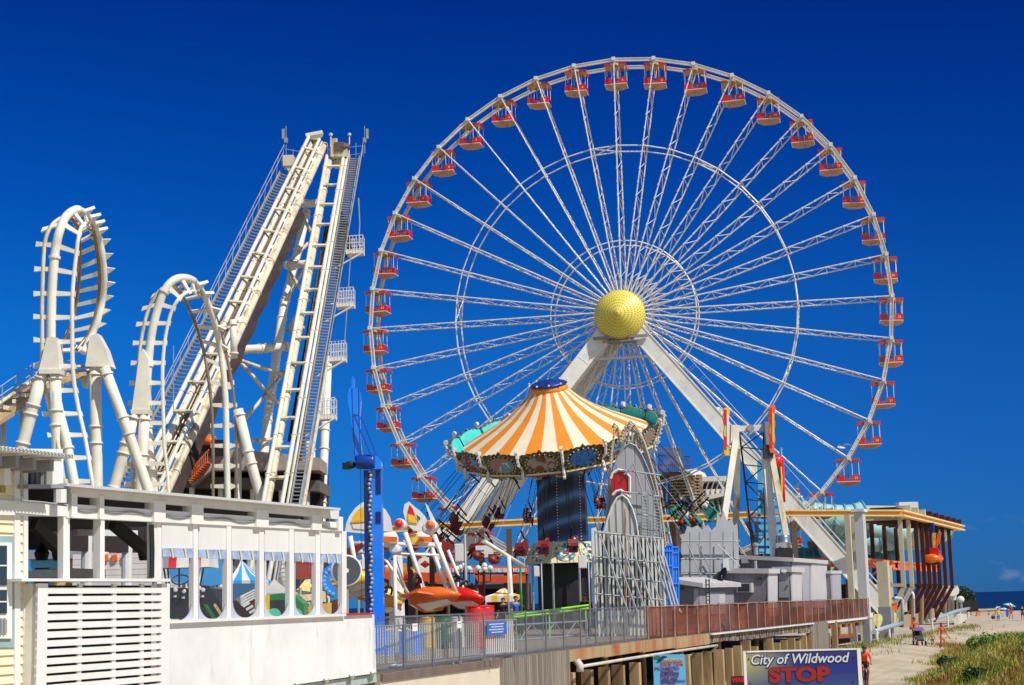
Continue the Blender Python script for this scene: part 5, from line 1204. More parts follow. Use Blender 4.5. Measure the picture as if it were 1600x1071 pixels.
def tent(px0, px1, ytop, yeave, Yd, m1, m2, lb, n=8, dep=3.0):
    a, b = at(px0, yeave, Yd), at(px1, yeave, Yd); b.z = a.z; top = at((px0 + px1) / 2, ytop, Yd + dep / 2); t = thing('tent', lb, 'tent', V((top.x, top.y, DZ)), 'market tents on the pier')
    cor = [a, b, b + Y * dep, a + Y * dep]; k = MB()
    for i in range(4):
        p, q = cor[i], cor[(i + 1) % 4]
        for j in range(n):
            k.cur = j % 2; u, v = p.lerp(q, j / n), p.lerp(q, (j + 1) / n); mu, mv = u.lerp(top, .5) - Z * .08, v.lerp(top, .5) - Z * .08
            k.add([u, v, mv, mu], [(0, 1, 2, 3)]); k.add([mu, mv, top], [(0, 1, 2)]); k.add([u - Z * .3, v - Z * .3, v, u], [(0, 1, 2, 3)])
    ob('canopy', k, [m1, m2], t)
    for p in cor: k = MB(); k.tube(V((p.x, p.y, DZ)), p, .05, n=6); ob('leg', k, WHITE2, t)
TW, TY, TB, TG = Mt('white canvas', '#e4e0d4', .7), Mt('yellow canvas', '#efb93e', .7), Mt('blue canvas', '#2f9ade', .7), Mt('grey canvas', '#bdb7ad', .7)
YEL2 = Mt('pale yellow canvas', '#f0cf7a', .7)
for px, y0, Yd, lb in ((604, 848, 100, 'tall dark brown steel post behind the flame painted board'), (642, 848, 100, 'tall dark brown steel post behind the red boss of the glider ride'), (676, 868, 100, 'tall dark brown steel post behind the glider booms')):
    p = at(px, 950, Yd); p.z = DZ; t = thing('steel_post', lb, 'post', p, 'brown posts behind the glider ride'); tp_ = slide(p, Z, py=y0); k = MB(); k.beam(p, tp_, .3, .3, X); ob('shaft', k, BROWN, t); k = MB(); k.box(tp_, (.6, .6, .2)); ob('head_plate', k, BROWN, t)
cup = [(772, 874, 84, 'maroon tub car nearest the carousel housing'), (747, 868, 86, 'maroon tub car behind the large loudspeaker'), (706, 872, 80, 'maroon tub car between the glider booms and the loudspeaker')]
arm = thing('tub_ride', 'cream armed tub ride tilted behind the lamp posts', 'ride', V((at(760, 950, 88).x, 88, DZ)))
k = MB(); k.tube(at(756, 846, 85), at(818, 884, 87), .12, .09, 8); ob('arm', k, CREAM, arm, smooth=True); k = MB(); k.tube(at(795, 868, 86), V((at(800, 950, 87).x, 87, DZ)), .1, .16, 10); ob('pedestal', k, CREAM, arm, smooth=True); k = MB(); k.box(at(757, 862, 87), (.9, .5, .6)); ob('motor_housing', k, WHITE2, arm)
for px, py, Yd, lb in cup:
    p = at(px, py, Yd); t = thing('tub_car', lb, 'ride car', p, 'maroon tub cars'); k = MB(); k.lathe([(.15, -.25), (.3, -.12), (.34, .1), (.29, .1), (.18, -.06)], p, V((.3, -.4, 1)), 12); ob('tub', k, SHORTDX, t, smooth=True); k = MB(); k.path([p + V((.3 * cos(j * .7), .3 * sin(j * .7), .22)) for j in range(9)], .03, 5, closed=True); ob('lap_bar', k, BLACK, t)
tent(758, 815, 918, 932, 86, TW, TY, 'yellow and white market tent beside the green pole', 6)
tent(352, 404, 876, 908, 56, TW, TB, 'white and blue striped tent seen through the third curtain window', 4)
tent(404, 452, 905, 928, 50, TG, TG, 'grey canvas tent seen through the fourth curtain window', 4, 2.2)
tent(454, 500, 906, 926, 50.5, YEL2, YEL2, 'pale yellow canvas tent seen through the fifth curtain window', 4, 2.2)
# old-time car ride under a red and white canopy, in front of blue tarpaulin
car = thing('vintage_ride_car', 'black old-time ride car with red and white striped canopy seen through the first curtain windows', 'ride car', V((at(290, 960, 42).x, 42, DZ)))
k = MB(); a, b = at(250, 888, 42), at(326, 886, 42); h_ = .32
for i in range(6): k.cur = [2, 0, 1, 1, 0, 1][i]; p, q = a.lerp(b, i / 6), a.lerp(b, (i + 1) / 6); k.hexa([p, q, q + Y * 1.4, p + Y * 1.4] + [v + Z * h_ + Y * .1 for v in (p, q, q + Y * 1.2, p + Y * 1.2)])
ob('canopy', k, [RED, TW, Mt('grey stripe', '#8d9096', .6)], car)
for px, dx in ((256, 5), (262, 3), (280, 0), (306, -3), (312, -4), (318, -6)): k = MB(); k.tube(at(px, 888, 42.3), at(px + dx, 918, 42.3), .025, n=5); ob('canopy_post', k, BLACK, car)
k = MB(); k.path([at(282, 906, 41.8) + V((.22 * cos(j * .52), .1 * sin(j * .52), .12 * sin(j * .52))) for j in range(12)], .02, 5, closed=True); ob('steering_wheel', k, BLACK, car)
k = MB(); k.hexa(PP([(250, 968), (360, 966)], 42) + [p + Y * 1.6 for p in PP([(360, 966), (250, 968)], 42)] + PP([(250, 918), (330, 920)], 42) + [p + Y * 1.6 for p in PP([(330, 920), (250, 918)], 42)]); ob('body', k, BLACK, car)
k = MB()
for px, py in ((275, 922), (288, 924), (312, 919), (318, 922)): k.lathe([(.04, 0), (.055, .06), (.02, .07)], at(px, py, 41.9), -Y, 12); k.box(at(px - 2, py + 10, 41.95), (.08, .05, .05))
ob('headlamp', k, WHITE2, car)
k = MB()
for i in range(9): p = at(322 + i * 1.7, 946 + i * 2.8, 41.85); k.box(p, (.09, .05, .05)); 
ob('trim_light', k, GREEN, car); k = MB()
for i in range(9): p = at(336 + i * 1.7, 946 + i * 2.6, 41.85); k.box(p, (.05, .05, .07))
ob('trim_stripe', k, Mt('cream stripe', '#d9bd8a', .5), car)
plate('tarpaulin', [(262, 888), (348, 868), (348, 912), (330, 916), (268, 910)], 46, .3, TB, 'bright blue tarpaulin hung behind the old-time ride car', 'tarpaulin')
plate('ride_backdrop', [(360, 912), (398, 912), (398, 940), (360, 940)], 54, .2, Mt('sea blue board', '#2f678f', .5), 'dark blue backdrop board below the striped tent', 'backdrop board')
rk = thing('striped_ramp', 'red and white striped ramp seen through the third curtain window', 'ramp', V((at(385, 955, 48).x, 48, DZ)))
k = MB(); k.ext(PP([(362, 942), (400, 920), (402, 966), (362, 968)], 48), V((0, 1.2, 0))); ob('side', k, Mt('maroon board', '#5a1614', .5), rk); k = MB()
for i in range(6): k.beam(at(370 + i * 5, 938 + i * 5, 47.9), at(380 + i * 5, 932 + i * 5, 47.9), .08, .07)
for i in range(4): k.beam(at(368 + i * 3, 937 + i * 3, 47.9), at(398, 922 + i * 4, 47.9), .05, .05)
ob('stripe', k, WHITE, rk)
tn = thing('green_ride_train', 'green and yellow childrens ride car seen below the grey tent', 'ride car', V((at(436, 955, 47).x, 47, DZ)))
k = MB(); k.ext(PP([(418, 930), (440, 927), (458, 930), (474, 944), (476, 966), (418, 968)], 47), V((0, 1.4, 0))); ob('body', k, GREEN, tn); k = MB(); k.ext(PP([(422, 938), (444, 938), (452, 950), (452, 960), (422, 962)], 46.97), V((0, .02, 0))); ob('window', k, BLACK, tn)
k = MB(); k.ext(PP([(413, 930), (420, 930), (420, 968), (413, 968)], 46.8), V((0, .4, 0))); ob('post', k, YELLOW, tn); k = MB()
for px in (428, 462): k.lathe([(.02, -.02), (.2, -.02), (.2, .02)], at(px, 962, 46.9), -Y, 14)
ob('wheel', k, Mt('mint wheel', '#4fc9a8', .4), tn)
plate('flower_board', [(458, 930), (495, 928), (495, 938), (458, 940)], 49, .2, picture('flower painting', ['#c23a2a', '#efe6d8', '#f0c53a', '#d9772a'], 5), 'row of painted flowers seen under the pale yellow tent', 'painted board')
plate('yellow_counter', [(474, 950), (512, 942), (512, 968), (474, 970)], 48, 1.0, Mt('ochre counter', '#e0b23a', .5), 'yellow ride counter behind the fifth and sixth curtain windows', 'counter')
bw = thing('scalloped_arch', 'bright blue scalloped half ring sign seen through the last curtain window', 'sign', V((at(516, 955, 52).x, 52, DZ)))
k = MB(); c = (530, 908); q = []
for i in range(17): a = radians(200 + 140 * i / 16); q.append((c[0] + 30 * sin(a), c[1] - 30 * cos(a) * .95))
for i in range(17): a = radians(340 - 140 * i / 16); q.append((c[0] + (14 + 2.5 * (i % 2)) * sin(a), c[1] - (14 + 2.5 * (i % 2)) * cos(a) * .95))
k.ext(PP(q, 52), V((0, .15, 0))); ob('ring', k, BLUE, bw); k = MB()
for i in range(9): a = radians(205 + 130 * i / 8); k.ball(at(c[0] + 24 * sin(a), c[1] - 23 * cos(a), 51.97), .07, 6, 4)
ob('bulb', k, LBLUE, bw); k = MB(); p = at(510, 935, 52.2); k.tube(V((p.x, p.y, DZ)), p, .06, n=6); ob('post', k, GALV, bw)
plate('red_facade', [(456, 876), (500, 880), (500, 905), (456, 905)], 64, .6, Mt('dark red board', '#8c2a16', .6, c2='#c0441c', scale=1), 'dark red ride front seen high in the fifth curtain window', 'ride front')
plate('ride_facade', [(510, 940), (540, 934), (544, 962), (510, 966)], 53, .5, Mt('rust orange board', '#c04a18', .5, var=.3, scale=4), 'rust orange ride front below the blue scalloped sign', 'ride front')
# far shops glimpsed through the open bays
sh = thing('far_shop', 'small yellow and blue shop with dark doorway seen through the open bay', 'shop', V((at(75, 950, 62).x, 62, DZ)))
a, b = at(50, 875, 62), at(104, 875, 62); k = MB(); k.box(((a.x + b.x) / 2, 64, (a.z + DZ) / 2), (b.x - a.x, 4, a.z - DZ)); ob('wall', k, Mt('shop yellow', '#d9c27a', .7), sh); k = MB(); k.box(((a.x + b.x) / 2, 63.8, a.z + .15), (b.x - a.x + .5, 5, .3)); ob('roof', k, GREYP, sh)
k = MB(); k.box(((a.x + b.x) / 2, 61.9, a.z - .15), (b.x - a.x, .1, .3)); ob('frieze', k, LBLUE, sh); c = at(66, 890, 61.95); k = MB(); k.box((c.x, 61.96, c.z - .3), (.75, .06, 1.2)); dr = ob('door_frame', k, LBLUE, sh); k = MB(); k.box((c.x, 61.92, c.z - .35), (.5, .04, 1.1)); ob('doorway', k, DARK, dr)
wh_ = thing('white_shop', 'long white boarded shop wall behind the pavilion posts', 'shop', V((at(180, 950, 60).x, 60, DZ)))
a, b = at(108, 866, 60), at(250, 866, 60); k = MB(); k.box(((a.x + b.x) / 2, 62, (a.z + DZ) / 2), (b.x - a.x, 3, a.z - DZ)); ob('wall', k, planks('white clapboard', '#d8d2cc', Z, .2, .1, .08, gapc=(.3, .28, .27)), wh_)
for px in (160, 174, 190): k = MB(); k.ext(PP([(px, 868), (px + 8, 866), (px + 9, 876), (px + 2, 878)], 60.4), V((0, .1, 0))); ob('awning_flag', k, ORANGE, wh_)
# ================================================================ right half of the pier
def ground_thing(name, label, cat, px, Yd, group=None): p = at(px, 950, Yd); return thing(name, label, cat, V((p.x, p.y, DZ)), group)
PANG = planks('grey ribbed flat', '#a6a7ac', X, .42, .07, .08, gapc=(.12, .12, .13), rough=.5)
# arched dark-ride front seen from behind, with lamp-studded edges and scaffolding
fc = ground_thing('ride_facade', 'tall grey arched ride front seen from behind with bulb-studded edges', 'ride front', 985, 73)
arch = [(938, 945), (944, 850), (951, 780), (958, 735), (966, 712), (976, 698), (984, 693), (993, 697), (1003, 712), (1013, 735), (1022, 765), (1030, 800), (1036, 850), (1040, 945)]
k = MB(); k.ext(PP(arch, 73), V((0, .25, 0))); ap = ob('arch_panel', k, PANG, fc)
k = MB(); k.path([p - Y * .05 for p in PP(arch[1:-1], 73)], .04, 6); ob('arch_edge', k, GALV, ap)
k = MB(); outl = [(944, 860), (950, 770), (955, 715), (958, 690), (960, 662), (966, 668), (970, 690), (975, 672), (980, 662), (985, 658), (992, 664), (999, 676), (1006, 690), (1012, 708), (1022, 742), (1032, 790), (1040, 850)]
for o_ in (0, .5, 1.0, 1.5): k.path([p + V((.05 * o_, o_, -.12 * o_)) for p in PP(outl, 73.6)], .045, 5)
for i in range(0, 17): p = PP(outl, 73.6)[i]; k.tube(p, p + Y * 1.6, .04, n=5)
for x in (976, 982, 988, 994, 1000): k.tube(at(x, 665 + abs(x - 984) * .9, 74.2), at(x, 695 + abs(x - 984) * .9, 74.2), .05, n=5)
for y in (672, 680, 688): k.tube(at(972, y, 74.2), at(1004, y + 4, 74.2), .04, n=5)
fr = ob('bulb_frame', k, Mt('grey white edging', '#b8b3a6', .6, var=.2), fc)
k = MB()
for p in resample(PP(outl, 73.4), 95): k.ball(p, .05, 5, 3)
ob('bulb', k, Mt('amber bulb', '#d8bd84', .4), fr)
k = MB(); sh_ = [(954, 748), (957, 740), (966, 734), (976, 736), (984, 746), (984, 778), (978, 772), (970, 766), (962, 768), (957, 774)]
k.ext(PP(sh_, 72.4), V((0, .3, 0))); rb_ = ob('red_shield', k, planks('red ribbed fibreglass', '#c41420', X, .28, .16, .2, gapc=(.2, .01, .015), rough=.35), fc)
k = MB(); k.path(PP(sh_[:6], 72.35), .06, 5); k.path(PP([(957, 774), (963, 768), (970, 766), (978, 772), (984, 778)], 72.35), .06, 5); ob('shield_edge', k, WHITE2, rb_)
k = MB(); low = [(941, 845), (948, 815), (956, 792), (964, 778), (972, 774), (980, 780), (988, 795), (994, 815), (998, 845)]
k.ext(PP(low + [(998, 950), (936, 950)], 72.0), V((0, .2, 0))); lp = ob('small_arch', k, planks('white ribbed flat', '#c9c7c0', X, .3, .3, .1, gapc=(.2, .2, .2)), fc); k = MB(); k.path(PP(low, 71.95), .045, 6); ob('arch_edge', k, WHITE2, lp)
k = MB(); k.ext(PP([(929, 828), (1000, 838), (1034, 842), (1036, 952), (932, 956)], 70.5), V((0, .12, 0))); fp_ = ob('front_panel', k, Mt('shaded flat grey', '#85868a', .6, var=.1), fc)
BATT = Mt('white batten', '#dedcd5', .6, var=.1)
for i in range(18):
    x = 931 + i * 6.1; k = MB(); t_ = at(x, 829 + (x - 929) * .13, 70.5); k.box((t_.x, 70.38, (t_.z + DZ) / 2), (.085, .22, t_.z - DZ)); ob('batten', k, BATT, fp_)
k = MB(); k.ext(PP([(924, 826), (931, 824), (933, 956), (927, 956)], 70.3), V((0, .5, 0))); ob('side_strip', k, WHITE2, fc)
scf = ground_thing('scaffold', 'grey tube scaffolding with raking props around the ride front', 'scaffold', 1000, 69.8)
k = MB()
for x in (935, 950, 966, 983, 1000, 1016, 1032): k.tube(at(x, 832 + (x - 935) * .12, 69.8), at(x + 1, 955, 69.8), .035, n=5); k.tube(at(x, 820 - abs(984 - x) * .2, 72.2), at(x, 940, 72.2), .03, n=5)
ob('upright', k, GALV, scf); k = MB()
for x0, y0, x1, y1, d_ in [(930, y, 1036, y + 10, 69.7) for y in (832, 870, 900, 928)] + [(966 + (800 - y) * .1, y, 1033, y + 8, 72.3) for y in (735, 768, 800, 822)]: k = MB(); k.tube(at(x0, y0, d_), at(x1, y1, d_), .035, n=5); ob('ledger', k, GALV, scf); k = MB()
for x in (938, 952, 966, 980, 994, 1008, 1020): k = MB(); k.tube(at(x, 838, 69.5), at(x + 44, 958, 67.5), .04, n=5); ob('prop', k, GALV, scf)
for x in (1036, 1041, 1046): k = MB(); k.tube(at(x - 8, 870, 69.5), at(x + 16, 956, 67), .05, n=5); ob('prop', k, GALV, scf)
for x0, y0, x1, y1 in ((990, 725, 1010, 790), (1008, 740, 1030, 800), (975, 742, 990, 725)): k = MB(); k.tube(at(x0, y0, 72.2), at(x1, y1, 72.2), .03, n=5); ob('prop', k, GALV, scf)
k = MB()
for i in range(16): y = 770 + i * 5; k.tube(at(1003, y, 72.1), at(1013, y + 1, 72.1), .02, n=4); k.tube(at(1021, y + 6, 72.1), at(1031, y + 7, 72.1), .02, n=4)
for x in (1003, 1013, 1021, 1031): k.tube(at(x, 766, 72.1), at(x, 850, 72.1), .025, n=4)
ob('ladder', k, GALV, scf)
k = MB(); k.tube(at(977, 795, 69.6), at(978, 956, 69.6), .05, n=6); ob('rusty_upright', k, RUSTP, scf)
for i, (px, lb) in enumerate(((1041, 'bright blue steel rack beside the ride front, left one'), (1051, 'bright blue steel rack beside the grey shed, right one'))):
    t = ground_thing('steel_rack', lb, 'rack', px, 75 + i, 'blue steel racks'); Yd = 75 + i
    k = MB()
    for x in range(px - 8, px + 9, 4): k.tube(at(x, 850 + i * 4, Yd), at(x + 1, 950, Yd), .06, n=6)
    ob('upright', k, BLUE, t); k = MB()
    for y in (853, 862, 885, 910, 935): k.tube(at(px - 9, y + i * 3, Yd - .05), at(px + 9, y + i * 3, Yd - .05), .05, n=6)
    ob('rung', k, BLUE, t)
# second, scalloped front
f2 = ground_thing('scalloped_facade', 'pale grey scalloped ride front with tube frame behind the small shed', 'ride front', 1105, 89)
top = [(1064, 905), (1063, 880), (1067, 870), (1062, 860), (1066, 846), (1062, 836), (1070, 834), (1074, 822), (1082, 825), (1090, 821), (1097, 828), (1106, 820), (1112, 829), (1119, 822), (1121, 800), (1126, 812), (1130, 798), (1137, 816), (1143, 810), (1147, 822), (1152, 818), (1154, 850), (1155, 905)]
k = MB(); k.ext(PP(top + [(1155, 930), (1064, 930)], 89), V((0, .2, 0))); ob('flat', k, Mt('pale grey flat', '#b5b6ba', .6, var=.06), f2)
k = MB()
for x in (1078, 1093, 1110, 1130, 1146): k.tube(at(x, 832, 88.6), at(x, 925, 88.6), .035, n=5)
for y in (846, 874, 897): k.tube(at(1064, y, 88.6), at(1156, y, 88.6), .04, n=5)
for a in ((1075, 850, 1100, 912), (1120, 850, 1156, 885), (1110, 890, 1090, 850), (1150, 846, 1166, 870)): k.tube(at(a[0], a[1], 88.4), at(a[2], a[3], 88.2), .03, n=5)
ob('tube_frame', k, GALV, f2)
# swinging-ship ride: two splayed legs each side, crossbeam, flame-coloured finials, stair tower
ps = ground_thing('ship_ride_frame', 'cream A-frame ride with red and yellow finials and a light blue stair tower', 'ride', 1170, 100)
def bm(x0, y0, x1, y1, Yd, w, h, mat, name, d2=None, par=ps):
    k = MB(); k.beam(at(x0, y0, Yd), at(x1, y1, d2 or Yd), w, h, Y); return ob(name, k, mat, par)
bm(1149, 690, 1127, 840, 99, .36, .42, CREAM, 'leg', 97.5); bm(1152, 700, 1149, 880, 101.5, .36, .36, CREAMD, 'leg', 104); bm(1203, 700, 1240, 900, 99, .34, .4, CREAMD, 'leg', 97.5)
bm(1148, 665, 1147, 696, 99.5, .5, .6, CREAM, 'leg_head'); bm(1199, 660, 1203, 702, 99.5, .45, .6, GREYP, 'leg_head')
bm(1143, 671, 1205, 668, 100, .35, .3, WHITE2, 'crossbeam'); k = MB(); k.lathe([(.22, -.3), (.22, .3)], at(1172, 670, 99.7), Y, 10); ob('pivot', k, GREYP, ps)
for cx_, y0, y1 in ((1135, 636, 712), (1206, 633, 708)):
    k = MB(); pts = []; n = 14
    for i in range(n + 1): u = i / n; pts.append((cx_ + 4.5 + 1.2 * sin(u * 20) * (1 - u * .3), y0 + (y1 - y0) * u))
    for i in range(n, -1, -1): u = i / n; pts.append((cx_ - 4.5 + 1.2 * sin(u * 18 + 1) + u * 2, y0 + 2 + (y1 - y0 - 2) * u))
    k.ext(PP(pts, 98.4), V((0, .35, 0))); fl = ob('finial', k, Mt('finial yellow', '#f2b02c', .35, c2='#f7d65a', scale=.8) if cx_ < 1200 else ORANGE, ps)
    k = MB()
    for s, e in ((.05, .38), (.6, .92)):
        seg = [(cx_ - 4.2 + (y_ % 7 == 0) * 1 , y_) for y_ in range(int(y0 + (y1 - y0) * s), int(y0 + (y1 - y0) * e), 4)]; seg += [(cx_ + .5, y_ + 2) for _, y_ in seg[::-1]]; k.ext(PP(seg, 98.37), V((0, .05, 0)))
    ob('painted_flame', k, RED, fl); k = MB(); k.ext(PP([(cx_ + .5, y0 + 12), (cx_ + 4, y0 + 14), (cx_ + 4, y1 - 14), (cx_ + 1, y1 - 18)], 98.37), V((0, .04, 0))); ob('painted_band', k, WHT if cx_ < 1200 else YELLOW, fl)
k = MB()
lat = [(1155, 672, 1180, 890), (1193, 676, 1196, 890)]
for a in lat: k.tube(at(a[0], a[1], 100), at(a[2], a[3], 100), .06, n=6)
for i in range(8):
    u, v = i / 8, (i + 1) / 8; f = lambda a, t: at(a[0] + (a[2] - a[0]) * t, a[1] + (a[3] - a[1]) * t, 100)
    k.tube(f(lat[0], u), f(lat[1], v), .035, n=4) if i % 2 else k.tube(f(lat[1], u), f(lat[0], v), .035, n=4)
    k.tube(f(lat[0], v), f(lat[1], v), .035, n=4)
ob('lattice', k, Mt('dark grey steel', '#3c4046', .5, .5), ps)
k = MB(); a, b = (at(1191, 705, 99), at(1207, 880, 98.5)), (at(1199, 700, 99), at(1216, 880, 98.5))
k.beam(a[0], a[1], .1, .2); k.beam(b[0], b[1], .1, .2)
for i in range(42): u = i / 42; k.beam(a[0].lerp(a[1], u), b[0].lerp(b[1], u), .05, .14)
ob('ladder', k, WHITE2, ps)
k = MB()
for i in range(9): y = 770 + i * 12.5; k.hexa(PP([(1184 + i * .3, y + 8), (1222, y + 8)], 101) + PP([(1222, y + 8), (1184, y + 8)], 103) + PP([(1184 + i * .3, y), (1222, y)], 101) + PP([(1222, y), (1184, y)], 103))
for x in (1186, 1202, 1220): k.tube(at(x, 700 if x > 1190 else 740, 102), at(x, 880, 102), .1, n=6)
k.ext(PP([(1184, 720), (1192, 716), (1192, 800), (1185, 800)], 101.5), V((0, .2, 0))); ob('blue_steps', k, LBLUE, ps)
k = MB(); k.ball(at(1214, 722, 99.5), .45, 10, 6); k.path(PP([(1216, 716), (1222, 730), (1223, 760), (1224, 785)], 99.5), .14, 6); ob('warning_light_string', k, RED, ps, smooth=True); k = MB(); k.path(PP([(1219, 726), (1221, 745), (1221, 775)], 99.3), .06, 5); ob('yellow_hose', k, YELLOW, ps)
k = MB(); k.box(at(1200, 706, 98.7), (.55, .4, .8)); ob('motor_box', k, bpy.data.materials['dark grey steel'], ps); k = MB(); k.box(at(1215, 750, 100.5), (.35, .4, 2.0)); ob('control_box', k, NAVY, ps)
for i, (x0, y0, x1, y1) in enumerate(((1166, 815, 1206, 900), (1152, 860, 1172, 895), (1168, 790, 1180, 880), (1178, 800, 1192, 890))): bm(x0, y0, x1, y1, 104, .2, .2, GREYP, 'raking_strut')
# ---------------------------------------------------------------- grey sheds on the pier edge
EN = -E
SHG = planks('grey board siding', '#847f88', N, .3, .07, .05, gapc=(.16, .15, .17)); SHR = planks('grey board siding side', '#96929a', E, .6, .05, .05, gapc=(.16, .15, .17)); STRIM = Mt('grey white trim', '#c5c1c0', .6, var=.06)  # end walls darker, side walls lighter: the sun's shading put into the paint
DOORG = Mt('grey door', '#a9a8ae', .6, var=.05)
sheds = []
def shed(pxl, pxk, pxr, Yd, ytl, ytk, ytr, label, trim=.22, over=.15):
    """near corner at column pxk; end wall runs left to pxl, side wall runs away to pxr; roof rows at the three corners"""
    K = at(pxk, 935, Yd); K.z = DZ + .9; Lf = slide(K, -N, px=pxl); Rt = slide(K, E, px=pxr); Bk = Lf + (Rt - K)
    zs = [slide(p, Z, py=y).z for p, y in ((Lf, ytl), (K, ytk), (Rt, ytr))]; zs.append(zs[0] + zs[2] - zs[1])
    c = [V((p.x, p.y, DZ)) for p in (Lf, K, Rt, Bk)]
    t = thing('shed', label, 'shed', c[1], 'grey sheds along the brown fence')
    tp = [V((p.x, p.y, z - trim)) for p, z in zip(c, zs)]
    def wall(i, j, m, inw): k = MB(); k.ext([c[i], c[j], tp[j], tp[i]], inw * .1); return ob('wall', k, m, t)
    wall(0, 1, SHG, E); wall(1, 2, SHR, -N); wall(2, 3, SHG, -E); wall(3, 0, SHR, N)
    k = MB(); o = [-N * over - E * over, N * over - E * over, N * over + E * over, -N * over + E * over]
    k.hexa([p + q for p, q in zip(tp, o)] + [p + q + Z * trim for p, q in zip(tp, o)]); ob('roof', k, STRIM, t)
    return t, c, tp
def wslab(t, name, c, tp, side, px0, px1, y0, y1, mat, off=.03, th=.05, par=None):
    Nv, P0 = (-E, c[1]) if side == 'end' else (N, c[1])
    k = MB(); k.ext([onp(x, y, P0 + Nv * off, Nv) for x, y in ((px0, y0), (px1, y0), (px1, y1), (px0, y1))], -Nv * th); return ob(name, k, mat, par or t)
s3, c3, t3 = shed(1136, 1240, 1293, 93, 866, 872, 876, 'tall grey boarded shed with sloping roof behind the air conditioned one')
wslab(s3, 'corner_board', c3, t3, 'side', 1268, 1292, 881, 950, STRIM, .05); wslab(s3, 'door', c3, t3, 'side', 1244, 1264, 884, 950, DOORG, .03)
s2, c2_, t2_ = shed(1135, 1200, 1216, 86, 888, 889, 889, 'grey boarded shed with a window air conditioner beside the brown fence', .25)
wslab(s2, 'corner_board', c2_, t2_, 'side', 1201, 1215, 897, 950, STRIM, .05)
ac = wslab(s2, 'air_conditioner', c2_, t2_, 'end', 1151, 1174, 911, 926, STRIM, .45, .45)
wslab(s2, 'grille', c2_, t2_, 'end', 1153, 1171, 912.5, 924.5, planks('dark louvres', '#3c4046', Z, .09, .3, .1), .47, .02, ac)
s2b, c2b, t2b = shed(1214, 1236, 1255, 90, 886, 886, 887, 'narrow grey shed with a plain door, joined beside the air conditioned one', .28)
wslab(s2b, 'door', c2b, t2b, 'end', 1217, 1233, 896, 934, DOORG); wslab(s2b, 'corner_board', c2b, t2b, 'side', 1238, 1253, 895, 950, STRIM, .05)
s1, c1_, t1_ = shed(1050, 1092, 1148, 77, 902, 912, 911, 'low mauve grey shed with white sloping eaves nearest the scaffold', .2, .3)
wslab(s1, 'door_frame', c1_, t1_, 'side', 1104, 1133, 926, 960, STRIM, .04); dd = wslab(s1, 'door', c1_, t1_, 'side', 1108, 1124, 929, 960, DOORG, .06); wslab(s1, 'corner_board', c1_, t1_, 'end', 1084, 1091, 920, 960, STRIM, .04)
s4, c4, t4 = shed(1288, 1299, 1316, 101, 892, 892, 892, 'small pale grey locker shed at the far end of the sheds', .18, .08)
wslab(s4, 'door', c4, t4, 'side', 1301, 1314, 896, 950, DOORG)
def onw(c, side, x, y, off): return onp(x, y, c[1] + (N if side == 'side' else -E) * off, N if side == 'side' else -E)
k = MB(); k.path([onw(c2_, 'end', 1143, 897, .05), onw(c2_, 'end', 1143, 936, .05)], .025, 5); k.path([onw(c2_, 'end', 1143, 905, .05), onw(c2_, 'end', 1150, 905, .05)], .02, 5); ob('conduit', k, GALV, s2)
wslab(s2, 'wall_vent', c2_, t2_, 'end', 1182, 1190, 902, 907, planks('vent louvre', '#6d6b70', Z, .06, .4, .1), .04, .03)
k = MB(); p = onw(c2b, 'end', 1225, 892.5, .1); k.box(p, (.3, .2, .14)); k.ball(p - Z * .1, .08, 8, 5); ob('wall_lamp', k, WHITE2, s2b)
k = MB(); p = onw(c2b, 'end', 1230, 916, .06); k.ball(p, .045, 6, 4); ob('door_knob', k, DARK, s2b)
wslab(s1, 'wall_vent', c1_, t1_, 'end', 1060, 1068, 917, 922, bpy.data.materials['vent louvre'], .04, .03)
k = MB(); p = onw(c1_, 'side', 1122, 944, .1); k.ball(p, .05, 6, 4); ob('door_knob', k, DARK, s1)
k = MB(); k.path([onw(c3, 'end', 1150, 872, .05), onw(c3, 'end', 1150, 886, .05)], .03, 5); k.box(onw(c3, 'end', 1165, 876, .08), (.5, .2, .3)); ob('meter_box', k, GREYP, s3)
k = MB(); p = t3[0] + (t3[2] - t3[0]) * .3 + Z * .3; k.lathe([(.12, 0), (.12, .5), (.2, .52), (.2, .62), (.02, .7)], p, n=10); ob('roof_pipe', k, GALV, s3)
k = MB(); k.lathe([(.08, 0), (.08, .45)], t2_[0] + (t2_[2] - t2_[0]) * .6 + Z * .2, n=8); ob('roof_pipe', k, GALV, s2)
vt_ = thing('roof_vent', 'shiny steel drum ventilator on a black base on the tall shed roof', 'ventilator', at(1225, 868, 97))
k = MB(); p = at(1225, 868, 97); R_ = 12 / F * 97; hgt = at(1225, 837, 97).z - p.z
k.lathe([(R_ * .95, .35 * hgt), (R_, .38 * hgt), (R_, .62 * hgt), (R_ * 1.04, .64 * hgt), (R_, .66 * hgt), (R_, .92 * hgt), (R_ * .9, hgt), (.02, hgt * 1.02)], V((p.x, p.y, p.z)), Z, 24); ob('drum', k, Mt('bright steel', '#b9bec4', .25, .9), vt_, smooth=True)
k = MB(); k.box((p.x, p.y, p.z + .05 * hgt), (R_ * 2, R_ * 2, hgt * .6)); ob('base', k, BLACK, vt_)
dp = thing('satellite_dish', 'dark satellite dish edge-on between the low shed and the air conditioned shed', 'satellite dish', V((at(1128, 925, 82).x, 82, DZ)))
k = MB(); c = at(1128, 899, 82); k.lathe([(.02, -.12), (.3, -.08), (.42, .0), (.4, .01), (.02, -.08)], c, V((-.8, -.3, .4)), 18, ); ob('dish', k, DARK, dp); k = MB(); k.tube(V((c.x, c.y, DZ)), c, .04, n=6); ob('mast', k, GALV, dp)
